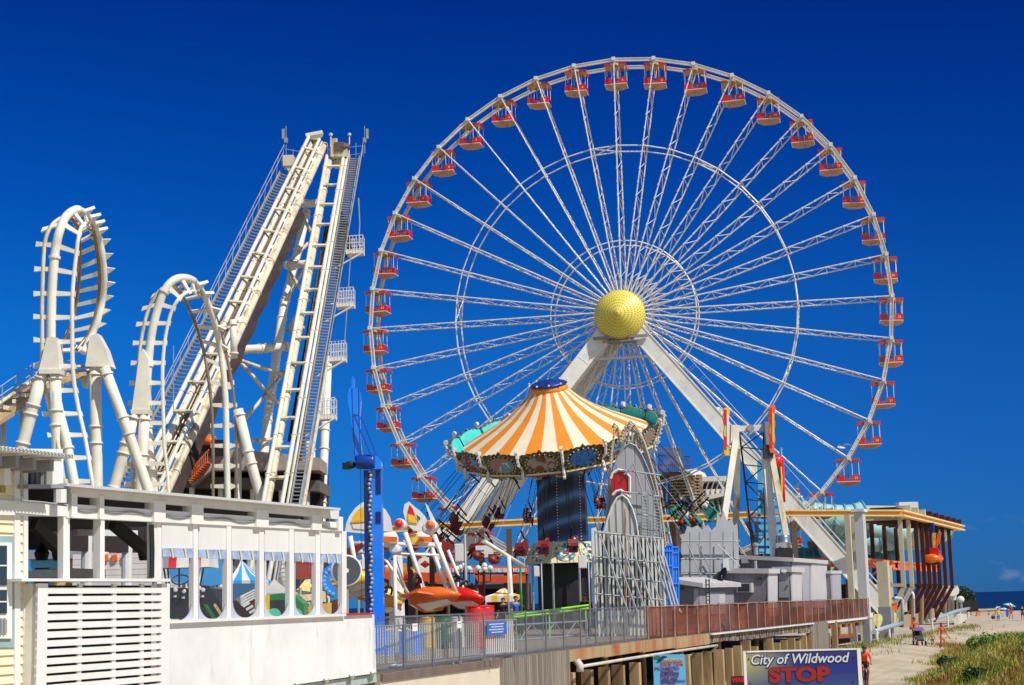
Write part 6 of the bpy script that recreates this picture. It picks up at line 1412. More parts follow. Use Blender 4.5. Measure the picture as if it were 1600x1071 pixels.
k = MB(); k.ext(PP([(1105, 914), (1118, 900), (1124, 893), (1124, 914)], 83), V((0, .3, 0))); tag(ob('tarp', k, DARK), 'dark tarpaulin heaped left of the satellite dish', 'tarpaulin')
k = MB(); k.box(at(1134, 883, 86.5), (.3, .3, .6)); mb_ = ob('meter_box', k, WHITE2, s2)
lad = thing('ladder', 'thin dark ladder leaning in front of the low mauve grey shed', 'ladder', V((at(1105, 940, 75).x, 75, DZ)))
k = MB()
for s in (1103, 1108): k.tube(at(s, 905, 74.6), V((at(s, 950, 74).x, 74, DZ)), .03, n=5)
ob('rail', k, DARK, lad); k = MB()
for i in range(8): k.tube(at(1103, 908 + i * 6, 74.5), at(1108, 908 + i * 6, 74.5), .02, n=4)
ob('rung', k, DARK, lad)
# neon-green handrail before the carousel
ng = thing('green_handrail', 'neon green double handrail in front of the carousel base', 'handrail', V((at(870, 950, 67).x, 67, DZ)))
for o_ in (0, 5): k = MB(); k.path(PP([(790, 963 + o_ * .6), (850, 955 + o_), (920, 946 + o_)], 67), .05, 6); ob('rail', k, Mt('neon green', '#a6f02a', .4) if o_ == 0 else bpy.data.materials['neon green'], ng)
for px in (800, 858, 880, 915): k = MB(); p = at(px, 954, 67); k.tube(V((p.x, p.y, DZ)), p, .03, n=5); ob('post', k, bpy.data.materials['neon green'], ng)
# ---------------------------------------------------------------- slides, wooden tower and white hall behind
wt = ground_thing('wooden_tower', 'brown timber slide tower with picket railings and stairs right of the carousel', 'tower', 1055, 150)
WOOD = Mt('brown weathered timber', '#8a6f57', .8, var=.3, scale=1.2, stretch=(1, 1, .3))
k = MB()
for z0 in (742, 788): a, b = at(1030, z0, 150), at(1078, z0 + 2, 150); k.box(((a.x + b.x) / 2, 152, a.z), (b.x - a.x, 5, .35))
ob('deck', k, WOOD, wt); k = MB()
for y in (712, 740): k.beam(at(1028, y, 149.4), at(1078, y + 2, 149.4), .08, .12)
for x in range(1030, 1080, 3): k.beam(at(x, 708 if x < 1062 else 716, 149.5), at(x, 742, 149.5), .1, .06)
ob('railing', k, WOOD, wt); k = MB()
for x in range(1024, 1064, 3): k.beam(at(x, 700, 152), at(x, 728, 152), .1, .06)
for y in (702, 727): k.beam(at(1022, y, 152.05), at(1064, y, 152.05), .08, .14)
ob('railing', k, WOOD, wt); k = MB()
for x in range(1040, 1060, 4): k.beam(at(x, 770, 149.5), at(x, 788, 149.5), .12, .06)
k.beam(at(1038, 770, 149.45), at(1060, 771, 149.45), .08, .14); ob('railing', k, WOOD, wt); k = MB()
for i in range(11): y = 745 + i * 5; k.box(at(1066, y, 149), (2.2, 1.2, .12)); k.box(at(1074, y + 2, 150.5), (2.2, 1.2, .12))
ob('staircase', k, Mt('pale stair timber', '#b39a7a', .8, var=.25), wt); k = MB()
for x in (1034, 1048, 1062, 1078, 1092): p = at(x, 742, 151); k.tube(V((p.x, p.y, DZ)), p, .3, n=8)
ob('column', k, WOOD, wt)
hall = ground_thing('white_hall', 'white canopied hall with domed roof behind the wheel leg', 'building', 1110, 158)
k = MB(); 
for y0, y1, x0, x1 in ((746, 752, 1080, 1140), (766, 773, 1082, 1140)): a, b = at(x0, y0, 158), at(x1, y1, 158); k.box(((a.x + b.x) / 2, 160, (a.z + b.z) / 2), (b.x - a.x, 5, a.z - b.z))
k.ext(PP([(1085, 786), (1128, 776), (1140, 774), (1140, 768), (1085, 778)], 157), V((0, 6, 0))); k.ball(at(1078, 748, 159), 1.3, 14, 6, (1.3, 1, .7)); ob('roof', k, Mt('white hall roof', '#d9d2c6', .6), hall, smooth=False)
k = MB(); a, b = at(1080, 756, 160), at(1142, 815, 160); k.box(((a.x + b.x) / 2, 161, (a.z + b.z) / 2), (b.x - a.x, 1, a.z - b.z)); ob('wall', k, BROWN, hall); k = MB()
for x in range(1084, 1142, 8): k.tube(at(x, 752, 157.5), at(x - 6, 768, 157.5), .08, n=5); k.tube(at(x - 6, 768, 157.5), at(x + 4, 815, 157.5), .12, n=5)
ob('roof_strut', k, GALV, hall); k = MB(); a, b = at(1150, 780, 156), at(1180, 800, 156); k.box(((a.x + b.x) / 2, 158, DZ + 3), (b.x - a.x, 3, 6)); ob('annex', k, BROWN, hall)
sl2 = ground_thing('water_slide', 'pale teal curving tube water slide with timber trestles behind the sheds', 'water slide', 1330, 165)
def slide_tube(pts, r, mat=TEAL):
    k = MB(); k.path(spline(PP(pts), 6), r, 16); o = ob('slide_tube', k, mat, sl2, smooth=True); q = resample(PP(pts), 9); k = MB()
    for a, b in zip(q, q[1:]): k.lathe([(r + .08, -.08), (r + .08, .08)], b, b - a, 16)
    ob('tube_flange', k, Mt('teal flange', '#5d9aa0', .4) if 'teal flange' not in bpy.data.materials else bpy.data.materials['teal flange'], o)
slide_tube([(1215, 800, 156), (1255, 806), (1300, 812), (1330, 812), (1352, 806)], 1.4); slide_tube([(1262, 826, 157), (1320, 824), (1380, 830), (1420, 836), (1470, 830, 168)], 1.2)
slide_tube([(1285, 870, 157), (1330, 850), (1370, 846), (1420, 842), (1465, 846)], 1.0); slide_tube([(1300, 882, 160), (1340, 878), (1385, 868), (1400, 860)], .9, Mt('deep teal', '#2f7f88', .35, coat=.3)); slide_tube([(1180, 850, 160), (1210, 870), (1240, 880), (1300, 876)], 1.6, bpy.data.materials['deep teal'])
k = MB(); k.hexa(PP([(1220, 790), (1345, 794)], 160) + PP([(1345, 794), (1220, 790)], 166) + PP([(1220, 786), (1345, 790)], 160) + PP([(1345, 790), (1220, 786)], 166)); k.hexa(PP([(1320, 800), (1345, 798)], 158) + PP([(1345, 798), (1320, 800)], 166) + PP([(1320, 790), (1345, 790)], 158) + PP([(1345, 790), (1320, 790)], 166)); ob('start_deck', k, TEAL, sl2)
k = MB(); k.hexa(PP([(1340, 796), (1424, 797)], 160) + PP([(1424, 797), (1340, 796)], 168) + PP([(1345, 790), (1424, 791)], 160) + PP([(1424, 791), (1345, 790)], 168)); k.box(at(1417, 792, 158), (1.8, 1.5, .8)); ob('hall_roof', k, WHITE2, sl2)
k = MB()
for x0, y0, x1, y1 in ((1270, 832, 1328, 830), (1272, 842, 1330, 838), (1328, 830, 1350, 806), (1262, 850, 1330, 846)): k.beam(at(x0, y0, 158), at(x1, y1, 158), .5, .4)
for x in (1278, 1302, 1326, 1350): k.tube(V((at(x, 950, 159).x, 159, DZ)), at(x, 836, 159), .3, n=8)
for i in range(8): k.beam(at(1326 + i * 3, 828 - i * 3, 157), at(1326 + i * 3, 838 - i * 3, 157), .1, .1)
ob('trestle', k, WOOD, sl2)
k = MB(); a, b = at(1190, 895, 162), at(1345, 905, 162); k.box(((a.x + b.x) / 2, 170, DZ + 1.2), (b.x - a.x, 8, 2.6)); ob('under_wall', k, Mt('dark hall wall', '#221f1e', .8), sl2)
# ---------------------------------------------------------------- the elevated yellow-orange track and its bent posts
em = ground_thing('elevated_track', 'elevated yellow orange monorail beam on bent white and dark red posts', 'elevated track', 1400, 132)
BEAM = Mt('amber track paint', '#e29a2c', .45, var=.08, scale=.6); BEAMU = Mt('cream track flange', '#f0d38a', .45)
def track(pts, h=.36, w=.5):
    q = [p if isinstance(p, V) else at(*p) for p in pts]; 
    for a, b in zip(q, q[1:]):
        k = MB(); k.beam(a, b, .16, h); t = ob('track_beam', k, BEAM, em); k = MB(); k.beam(a + Z * h * .55, b + Z * h * .55, w, .12); k.beam(a - Z * h * .55, b - Z * h * .55, w, .12); ob('flange', k, BEAMU, t)
C0 = at(1408, 802, 130); far_ = slide(C0, (E * 1 - Z * .0), px=1504); far_.z = C0.z
track([(596, 828, 131), (720, 821, 131), (860, 814, 131), (1010, 812, 131), (1140, 806, 131), (1235, 802, 130.5), C0]); track([C0, far_])
q1 = far_ - N * 7; track([far_, q1])
track([(600, 868, 140), (700, 868, 140), (830, 862, 140)], .3, .4)
for x in (604, 640, 676, 752, 795, 1060, 1240): k = MB(); p = at(x, 826, 133); k.beam(V((p.x, p.y, DZ)), V((p.x, p.y, C0.z - .3)), .45, .45); ob('post', k, BROWN, em)
RPOST = Mt('dark red post', '#43110d', .55, var=.2); WPOST = Mt('cream white post', '#c6bb9f', .55, var=.08)
span = (far_ - C0).length
def bent(P, mat, name='bent_post', inset=.25, rear=True):
    t = P - N * inset - Z * .35; b = V((t.x, t.y, 0)); zb = DZ + 1.95; m_ = V((t.x, t.y, zb)); ft = V((t.x, t.y, DZ - 1.2)) - N * 1.9
    k = MB(); k.beam(t, m_ - Z * .1, .32, .2, E); k.beam(m_ + N * .0, ft, .32, .2, E); k.beam(t + Z * .2, t - N * 4.2 + Z * .2, .25, .3); 
    if rear: k.beam(m_ + Z * .15, m_ - N * 3.6 + Z * .15, .25, .25)
    o = ob(name, k, mat, em)
    if not rear: return o
    k = MB(); b2 = t - N * 3.6; k.beam(b2, V((b2.x, b2.y, DZ - 1.5)), .3, .36, E); ob('post', k, mat, em); return o
for i, s in enumerate((.02, .13)): bent(C0 + E * span * s, WPOST, rear=i == 0)
for px in (1430, 1439, 1447, 1455, 1463, 1472, 1482): q = slide(C0 - N * .25 - Z * .35, E, px=px); bent(q + N * .25 + Z * .35, RPOST, rear=px in (1430, 1447, 1463))
for i in range(9): p = C0 + E * span * (.1 + .105 * i) + Z * .5; k = MB(); k.box(p - N * .3, (.5, 1.0, .5), E, N); ob('beam_bracket', k, RPOST if i > 2 else WPOST, em)
k = MB(); p = [C0 - N * .4 + Z * .35, far_ - N * .4 + Z * .35]; k.hexa([p[0], p[1], p[1] - N * 2, p[0] - N * 2] + [v + Z * .15 for v in (p[0], p[1], p[1] - N * 2, p[0] - N * 2)]); ob('canopy_roof', k, Mt('dark canopy boards', '#3a201a', .8), em)
# big square grey post at the corner with its pale outer face
P = at(1348, 890, 119); tp_ = at(1341, 801, 119).z
gp2 = thing('corner_column', 'tall square grey white column carrying the corner of the elevated track', 'column', V((P.x, P.y, 0)))
k = MB(); k.box((P.x, P.y, (tp_ + .2) / 2), (.62, 1.05, tp_ - .2), N, E); ob('shaft', k, Mt('column grey white', '#c9c8c6', .5, var=.04), gp2)
k = MB(); k.box((P.x, P.y, DZ), (.85, 1.2, .3), N, E); k.box((P.x, P.y, tp_ + .12), (.9, 1.4, .2), N, E); ob('cap_plate', k, WHITE2, gp2)
for x, lb, w in ((1328, 'slim white column left of the grey corner column', .42), (1379, 'broad white column with grey foot between the two bent white posts', .8)):
    P = at(x, 880, 126); zt_ = C0.z - .2 if x < 1340 else at(x, 878, 126).z; t = thing('column', lb, 'column', V((P.x, P.y, 0)), 'white columns under the elevated track'); k = MB(); k.box((P.x, P.y, (zt_ + DZ + .4) / 2), (w, w, zt_ - DZ - .4), N, E); ob('shaft', k, WPOST, t); k = MB(); k.box((P.x, P.y, (DZ + .5) / 2), (w * 1.15, w * 1.15, DZ + .5), N, E); ob('foot', k, GREYP, t)
# low orange track below it
lo = ground_thing('orange_track', 'low orange ride track girder running under the elevated beam', 'ride track', 1370, 136)
ORT = Mt('salmon orange steel', '#ef7240', .5, var=.08); a = at(1262, 880, 134); b = at(1340, 878, 134); c = at(1400, 884, 136); d = at(1462, 888, 160)
for p, q in ((a, b), (b, c), (c, d)):
    k = MB()
    for z in (-.28, .28): k.beam(p + Z * z, q + Z * z, .3, .16)
    n = int((q - p).length / .8)
    for i in range(n + 1): u = p.lerp(q, i / max(1, n)); k.beam(u - Z * .28, u + Z * .28, .2, .25)
    if p is not a: k.beam(p, q, .1, .5)
    ob('girder', k, ORT, lo)
for x in (1300, 1345, 1390, 1410): k = MB(); p = at(x, 884, 135); k.beam(V((p.x, p.y, DZ)), p, .3, .3); ob('post', k, WPOST, lo)
# flying car with flame kite hanging from the elevated beam
pc = slide(C0, E, px=1453); sc_ = thing('hanging_car', 'orange hanging ride car with flame sail and riders under the elevated beam', 'ride car', pc - Z * 3.4)
k = MB(); o = pc - Z * 3.3; secs = [(-.75, .3, .2), (-.6, .7, .4), (0, .95, .5), (.6, .85, .42), (.85, .4, .25)]; n = 12
k.add([o + E * x * 1.3 + N * w * cos(2 * pi * j / n) + Z * h * sin(2 * pi * j / n) for x, w, h in secs for j in range(n)], [(i * n + j, i * n + (j + 1) % n, (i + 1) * n + (j + 1) % n, (i + 1) * n + j) for i in range(len(secs) - 1) for j in range(n)] + [tuple(range(n))[::-1], tuple(4 * n + j for j in range(n))]); ob('body', k, Mt('flame orange body', '#ee8a1e', .35, c2='#e84418', scale=1.2), sc_, smooth=True)
k = MB(); k.box(o + Z * .5 + E * .2, (.9, 1.2, .35), E, N); k.box(o + Z * .62 - E * .5, (.3, 1.3, .55), E, N); ob('seat', k, RED, sc_); k = MB(); k.box(o - Z * .45, (1.5, 1.3, .12), E, N); ob('underframe', k, BLACK, sc_)
for i, a_ in enumerate((-.5, -.2, .15, .5)):
    k = MB(); q = [o + Z * .6 + N * (.1 + a_ * .3), o + Z * 1.3 + N * (.2 + a_ * .9), o + Z * 2.2 + N * (a_ * 1.3 + .25), o + Z * 2.2 + N * (a_ * 1.3 - .05), o + Z * 1.3 + N * (a_ * .9 - .1)]; k.ext(q, E * .12); ob('sail', k, ORANGE if i % 2 else FL, sc_)
k = MB(); k.tube(o + Z * .5, pc - Z * .2, .1, n=8); k.box(pc - Z * .6, (.8, .6, .7), E, N); ob('hanger', k, NAVY, sc_)
# ================================================================ the beach: signs, rails, people, plants
sx0, sx1 = at(1161, 1017, 45), at(1343, 1013.5, 45)
ux = (sx1 - sx0); ux.z = 0; Wd = ux.length; ux.normalize(); uz = Z; un = ux.cross(uz)
sg = thing('beach_sign', 'large blue beach sign reading City of Wildwood and STOP in a white frame', 'sign', V(((sx0.x + sx1.x) / 2, 45.3, 0)))
m, t, p = base('printed seascape', .45)     # the printed picture: sun-washed corner, blue sky bands, green sea
tc = nn(t, 'ShaderNodeTexCoord'); sp = nn(t, 'ShaderNodeSeparateXYZ'); t.links.new(tc.outputs['Generated'], sp.inputs[0])
nz = nn(t, 'ShaderNodeTexNoise'); nz.inputs['Scale'].default_value = 2.0; mp = nn(t, 'ShaderNodeMapping'); mp.inputs['Scale'].default_value = (1, 1, 6); t.links.new(tc.outputs['Generated'], mp.inputs[0]); t.links.new(mp.outputs[0], nz.inputs[0])
ad = nn(t, 'ShaderNodeMath', operation='MULTIPLY_ADD'); ad.inputs[1].default_value = .22; t.links.new(nz.outputs[0], ad.inputs[0]); t.links.new(sp.outputs[2], ad.inputs[2])
r = nn(t, 'ShaderNodeValToRGB'); el = r.color_ramp.elements; el[0].position = .3; el[0].color = (*lin('#9a9a7a'), 1); el[1].position = 1.06; el[1].color = (*lin('#252a74'), 1)
for po, c_ in ((.44, '#2a7482'), (.5, '#6f98a2'), (.58, '#33477f'), (.8, '#1b2a7c')): e = el.new(po); e.color = (*lin(c_), 1)
t.links.new(ad.outputs[0], r.inputs[0])
cb = nn(t, 'ShaderNodeCombineXYZ'); t.links.new(sp.outputs[0], cb.inputs[0]); t.links.new(sp.outputs[2], cb.inputs[2])
dd = nn(t, 'ShaderNodeVectorMath', operation='DISTANCE'); dd.inputs[1].default_value = (.0, 0, .85); t.links.new(cb.outputs[0], dd.inputs[0]); q = nn(t, 'ShaderNodeMapRange'); q.inputs[1].default_value = .45; q.inputs[2].default_value = .0; t.links.new(dd.outputs['Value'], q.inputs[0])
mx = nn(t, 'ShaderNodeMix', data_type='RGBA'); mx.inputs[7].default_value = (*lin('#a8a766'), 1); t.links.new(q.outputs[0], mx.inputs[0]); t.links.new(r.outputs[0], mx.inputs[6]); t.links.new(mx.outputs[2], p.inputs['Base Color'])
H_ = 1.75; c = (sx0 + sx1) / 2; c = V((c.x, c.y, (sx0.z + sx1.z) / 2 - H_ / 2))
k = MB(); k.box(c, (Wd - .1, .04, H_ - .1), ux, un, uz); pnl = ob('panel', k, m, sg)
k = MB()
for s in (-1, 1): k.box(c + ux * s * (Wd / 2 - .03) , (.07 if s < 0 else .1, .08, H_), ux, un, uz)
for s in (-1, 1): k.box(c + uz * s * (H_ / 2 - .02), (Wd - .18, .08, .04), ux, un, uz)
ob('frame', k, WHITE, sg)
for s in (-.8, .8): k = MB(); q = c + ux * s - un * .1; k.box((q.x, q.y, (c.z + .4) / 2), (.12, .12, c.z + .4), ux, un, uz); ob('post', k, GALV, sg)
fo = un * -.025 if un.y > 0 else un * .025
def spix(px, py): return onp(px, py, c + fo, un)
SILV = Mt('silver white lettering', '#cdd2d2', .45, var=.04); SHD = Mt('dark blue letter edge', '#1b2350', .5); SRED = Mt('stop red', '#931b18', .5); SREDD = Mt('dark red letter edge', '#4a1030', .5)
pc_ = spix(1248, 1030); wtx = (spix(1325, 1030) - spix(1171, 1030)).length
lettering('lettering', 'City of Wildwood', .36, pc_ + ux * .01 - uz * .012, ux, uz, SHD, sg, shear=.25, depth=.004, bold=.024, width=wtx + .04); lettering('lettering', 'City of Wildwood', .36, pc_ + fo * .4, ux, uz, SILV, sg, shear=.25, depth=.006, bold=.005, width=wtx)
ps_ = spix(1249, 1055.5); wst = (spix(1297, 1055) - spix(1201, 1055)).length
lettering('lettering', 'STOP', .5, ps_, ux, uz, SREDD, sg, depth=.004, bold=.04, width=wst + .05); lettering('lettering', 'STOP', .5, ps_ + fo * .5, ux, uz, SRED, sg, depth=.006, bold=.026, width=wst)
k = MB()
for x, y in ((1170, 1030), (1334, 1028), (1172, 1068), (1333, 1066)): k.lathe([(.02, 0), (.02, .02)], spix(x, y), fo, 8)
ob('bolt', k, DARK, sg)
# rules board
b0, b1 = at(1020, 1023.5, 57), at(1070, 1021, 57); bc = V(((b0.x + b1.x) / 2, 57, b0.z - .8)); bw_ = b1.x - b0.x
rs = thing('rules_board', 'light blue beach rules board with red and purple lettering below the rusty fence', 'sign', V((bc.x, bc.y, 0)))
k = MB(); n = 6; pts = []
for sx_, sz_, a0 in ((1, 1, 0), (-1, 1, 90), (-1, -1, 180), (1, -1, 270)):
    for j in range(n + 1): a = radians(a0 + 90 * j / n); pts.append(bc + X * (sx_ * (bw_ / 2 - .07) + .07 * cos(a)) + Z * (sz_ * (.8 - .07) + .07 * sin(a)))
k.ext(pts, V((0, .03, 0))); ob('panel', k, Mt('rules board blue', '#5fb0de', .45, var=.05), rs); k = MB(); k.box((bc.x, 57.1, bc.z / 2), (.09, .09, bc.z + .6)); ob('post', k, GALV, rs)
PUR = Mt('purple lettering', '#6a1a6a', .5); RDL = Mt('red lettering', '#d2421f', .5); YLL = Mt('yellow lettering', '#e9c52e', .5)
fy = Y * -.015
rows = [('WILDWOOD', 1031, 1037, 1068, YLL), ('LIFEGUARDS ON DUTY', 1035.3, 1032, 1067, RDL), ('10:00AM - 5:30PM', 1039.3, 1031, 1067, RDL), ('PROHIBITED:', 1045.2, 1023, 1062, PUR), ('ALCOHOL', 1049, 1032, 1053, PUR), ('SKIMBOARDS', 1052, 1032, 1061, PUR), ('SURFCRAFTS', 1055, 1032, 1061, PUR), ('DOGS, CATS', 1058, 1032, 1060, PUR), ('OPEN FIRES', 1062, 1032, 1059, PUR), ('FEEDING SEAGULLS', 1065, 1032, 1071, PUR), ('LITTERING', 1068, 1033, 1056, PUR)]
for s, y, x0, x1, mt in rows:
    P0 = onp((x0 + x1) / 2, y, bc + fy, Y); lettering('lettering', s, .105 if s != 'PROHIBITED:' else .14, P0, X, Z, mt, rs, depth=.003, bold=.002, width=(x1 - x0) / F * 57 * .97)
k = MB(); k.ext([onp(x, y, bc + fy, Y) for x, y in ((1021, 1027), (1027, 1024), (1033, 1027), (1031, 1030), (1026, 1031), (1022, 1030))], V((0, .01, 0))); ob('emblem', k, GREEN, rs); k = MB(); k.ext([onp(x, y, bc + fy * 1.3, Y) for x, y in ((1025, 1036), (1030, 1029), (1036, 1025), (1043, 1026), (1036, 1030), (1033, 1034))], V((0, .01, 0))); ob('emblem', k, NAVY, rs)
# red warning sign half hidden behind the big one
w0 = at(1142, 1057, 52); ws = thing('warning_sign', 'small black sign with red WARNING lettering, half hidden by the big blue sign', 'sign', V((w0.x + .5, 52, 0)))
k = MB(); k.box((w0.x + .45, 52, w0.z - .35), (.9, .03, .7)); ob('panel', k, BLACK, ws); lettering('lettering', 'WARNING', .19, V((w0.x + .43, 51.975, w0.z - .12)), X, Z, RED, ws, depth=.004, bold=.006, width=.82)
k = MB()
for i in range(3): k.box((w0.x + .4, 51.98, w0.z - .3 - i * .1), (.5, .006, .025))
ob('text_line', k, RDL, ws); k = MB(); k.box((w0.x + .45, 52.06, w0.z / 2), (.08, .06, w0.z)); ob('post', k, GALV, ws)
# boards, pipes and rails where the pier meets the sand
def gpt(px, Yd, dz=0): p = at(px, 960, Yd); return V((p.x, p.y, hz(p.x, p.y) + dz))
SURFY = Mt('pale yellow board', '#e3dc8c', .5, var=.12, scale=3)
def surf(px, ytop, ybot, w, Yd, m, lb):
    a = at(px, ytop, Yd); b = at(px, ybot, Yd); t = thing('surfboard', lb, 'surfboard', b, 'boards leaning under the pier'); w = w / F * Yd; k = MB()
    pts = [V((a.x + w / 2 * sin(pi * u ** .7) * (1 if True else 0), Yd, a.z + (b.z - a.z) * u)) for u in [i / 10 for i in range(11)]]; pts += [V((2 * a.x - q.x, Yd, q.z)) for q in pts[::-1]]
    k.ext(pts[1:-1], V((0, .1, 0))); ob('board', k, m, t); k = MB(); k.beam(a - Y * .03, b - Y * .03, .03, .02); ob('stringer', k, WHITE2, t)
surf(1371, 957, 984, 15, 120, SURFY, 'wide pale yellow board leaning at the pier corner'); surf(1397, 955, 977, 7, 128, SURFY, 'narrow yellow board standing right of the grey column foot'); surf(1407, 955, 976, 9, 130, Mt('grey green board', '#93a59a', .5), 'grey green board right of the narrow yellow one'); surf(1390, 961, 979, 7, 127, Mt('blue grey board', '#8fa6b0', .5), 'blue grey board between the column and the narrow yellow board')
bk = thing('orange_bin', 'bright orange box hanging on the white bent post above the boards', 'box', at(1397, 952, 127)); k = MB(); k.box(at(1397, 949, 127), (.38, .3, .5)); ob('body', k, ORANGE, bk); k = MB(); k.box(at(1397, 944, 127), (.42, .34, .08)); ob('lid', k, RED, bk)
PIPEG = Mt('grey plastic pipe', '#a4b2bb', .4, var=.12)
pr = thing('pipe_rail', 'long grey pipe railing on short legs along the foot of the pier', 'railing', at(1385, 985, 122))
for pts, r_ in (([(1366, 987, 119), (1384, 981, 122), (1410, 974, 128)], .16), ([(1410, 974, 128), (1410, 938, 128), (1408, 935, 128), (1396, 935, 127)], .13), ([(1448, 971, 150), (1470, 964, 165), (1495, 955, 195), (1514, 951, 220)], .2), ([(1448, 971, 150), (1446, 936, 150), (1443, 933, 150)], .14)):
    k = MB(); k.path(PP(pts), r_, 8); ob('pipe', k, PIPEG, pr, smooth=True)
for x, y, d_ in ((1370, 986, 119), (1389, 981, 123), (1456, 969, 154), (1480, 961, 172), (1500, 955, 200)): k = MB(); p = at(x, y, d_); k.tube(p, V((p.x, p.y, hz(p.x, p.y) - .2)), .09, n=6); ob('leg', k, WHITE2, pr)
lp = thing('pipe_post', 'slim white pipe post with bent top beside the dark red posts', 'post', at(1428, 984, 138)); k = MB(); k.path(PP([(1428, 984), (1427, 930), (1426, 927), (1421, 926)], 138), .12, 8); ob('pipe', k, WHITE2, lp, smooth=True)
TIMB = Mt('pale bulkhead timber', '#b9a284', .85, var=.25, scale=1.5, stretch=(1, 1, .2))
bkh = thing('timber_bulkhead', 'pale timber bulkhead boards and posts at the foot of the elevated track', 'bulkhead', at(1425, 980, 137))
for i, (x0, x1, y0, y1, d_) in enumerate(((1412, 1424, 961, 981, 135), (1427, 1435, 960, 978, 140), (1436, 1443, 957, 974, 144), (1450, 1460, 952, 968, 152), (1462, 1470, 949, 963, 160))): k = MB(); k.ext(PP([(x0, y0), (x1, y0 - 1), (x1, y1 - 2), (x0, y1)], d_), V((0, .4, 0))); ob('board', k, TIMB, bkh)
for x, y0, y1, d_ in ((1440, 925, 972, 143), (1425, 935, 980, 136), (1452, 925, 968, 151), (1464, 920, 962, 160), (1476, 920, 958, 172)): k = MB(); k.tube(at(x, y0, d_), at(x, y1 + 4, d_), .2, n=8); ob('post', k, WOOD, bkh)
# far beach shelter, tree, boundary wall, lifeguard boom
shl = thing('beach_shelter', 'white roofed beach shelter on grey posts beyond the dark red posts', 'shelter', at(1488, 955, 215)); Ys = 215
k = MB(); rp = PP([(1474, 916), (1480, 921), (1486, 925), (1492, 919), (1496, 915), (1499, 922), (1498, 928), (1490, 932), (1478, 930)], Ys); k.ext(rp, V((0, 9, 0))); ob('roof', k, Mt('cream shelter roof', '#e2dccb', .6, var=.05), shl)
k = MB(); k.ext(PP([(1477, 929), (1495, 930), (1494, 939), (1478, 940)], Ys + 1), V((0, 6, 0))); ob('wall', k, WHITE2, shl)
for x in (1476, 1483, 1490, 1494): k = MB(); k.beam(at(x, 938, Ys), at(x, 958, Ys), .6, .5); ob('post', k, GREYB, shl)
k = MB(); k.ext(PP([(1480, 940), (1492, 940), (1492, 958), (1480, 958)], Ys + 4), V((0, .3, 0))); ob('inner_wall', k, DARK, shl)
k = MB(); k.box(at(1503, 948, 222), (3.2, 4, 1.4)); tag(ob('dark_shed', k, DARK), 'low dark shed between the white shelter and the sea', 'shed')
tk = thing('water_tank', 'rounded pale tank standing right of the white shelter', 'tank', at(1501, 940, 219)); k = MB(); k.ball(at(1501, 937, 219), .5, 12, 8, (1, 1, .9)); ob('tank', k, WHITE2, tk, smooth=True); k = MB(); p = at(1501, 937, 219); k.tube(V((p.x, p.y, 0)), p, .2, n=8); ob('stand', k, GREYP, tk)
wl = thing('low_wall', 'low pale concrete wall running to the sea past the shelter', 'wall', at(1505, 958, 200)); k = MB(); a, b = at(1497, 964, 196), at(1515, 952, 230); k.hexa([a - Z, b - Z, b - Z - X * .5, a - Z - X * .5, a + Z * .35, b + Z * .35, b + Z * .35 - X * .5, a + Z * .35 - X * .5]); ob('wall', k, PIPEW, wl)
bm_ = thing('beach_barrier', 'long low tan barrier across the beach before the sea', 'barrier', at(1540, 960, 290)); k = MB(); k.beam(at(1516, 954, 290), at(1562, 952, 290), .3, .35); k.beam(at(1516, 958.5, 290), at(1562, 957, 290), .3, .25); ob('rail', k, Mt('tan barrier', '#c9a878', .7), bm_)
for x in (1517, 1530, 1545, 1560): k = MB(); k.beam(at(x, 951, 290.3), at(x, 961, 290.3), .3, .2); ob('post', k, WOOD, bm_)
k = MB(); p = at(1527, 959, 282); k.lathe([(.45, 0), (.45, .06), (.3, .1), (.05, 1.0)], V((p.x, p.y, hz(p.x, p.y))), n=10); tag(ob('traffic_cone', k, ORANGE), 'orange traffic cone before the tan beach barrier', 'cone')
def leaves(mb, c, r, n, size, sq=(1, 1, .8), hollow=.5):
    for _ in range(n):
        d = V((random.gauss(0, 1), random.gauss(0, 1), random.gauss(0, 1))).normalized(); rr = r * (hollow + (1 - hollow) * random.random() ** .6)
        p = c + V((d.x * rr * sq[0], d.y * rr * sq[1], d.z * rr * sq[2]))
        a = V((random.gauss(0, 1), random.gauss(0, 1), random.gauss(0, .6))).normalized() * size * random.uniform(.6, 1.3); b = a.cross(V((random.gauss(0, 1), random.gauss(0, 1), random.gauss(0, 1)))).normalized() * size * .5
        mb.add([p - a, p + b, p + a, p - b], [(0, 1, 2, 3)])
LEAFD = Mt('dark leaf', '#31452a', .6, var=.35, scale=.8); LEAFM = Mt('bright shrub leaf', '#6f9434', .6, var=.35, scale=2); LEAFG = Mt('deep shrub leaf', '#3c5f2c', .6, var=.35, scale=2)
tree = thing('seaside_tree', 'dark rounded tree beside the white beach shelter', 'tree', V((at(1506, 950, 235).x, 235, 0))); tp0 = V((at(1506, 950, 235).x, 235, 0))
k = MB()
for px, py, r_ in ((1503, 925, 1.1), (1509, 929, 1.1), (1513, 935, 1.1), (1507, 937, 1.2), (1517, 940, .7), (1501, 933, 1.0)): leaves(k, at(px, py, 235), r_ * 1.0, 260, .2)
ob('crown', k, LEAFD, tree); k = MB(); k.tube(tp0, tp0 + Z * 1.8, .2, .12); 
for a_ in (0, 2, 4): k.tube(tp0 + Z * 1.2, tp0 + V((1.2 * cos(a_), 1.2 * sin(a_), 2.6)), .1, .04, 6)
ob('trunk', k, WOOD, tree)
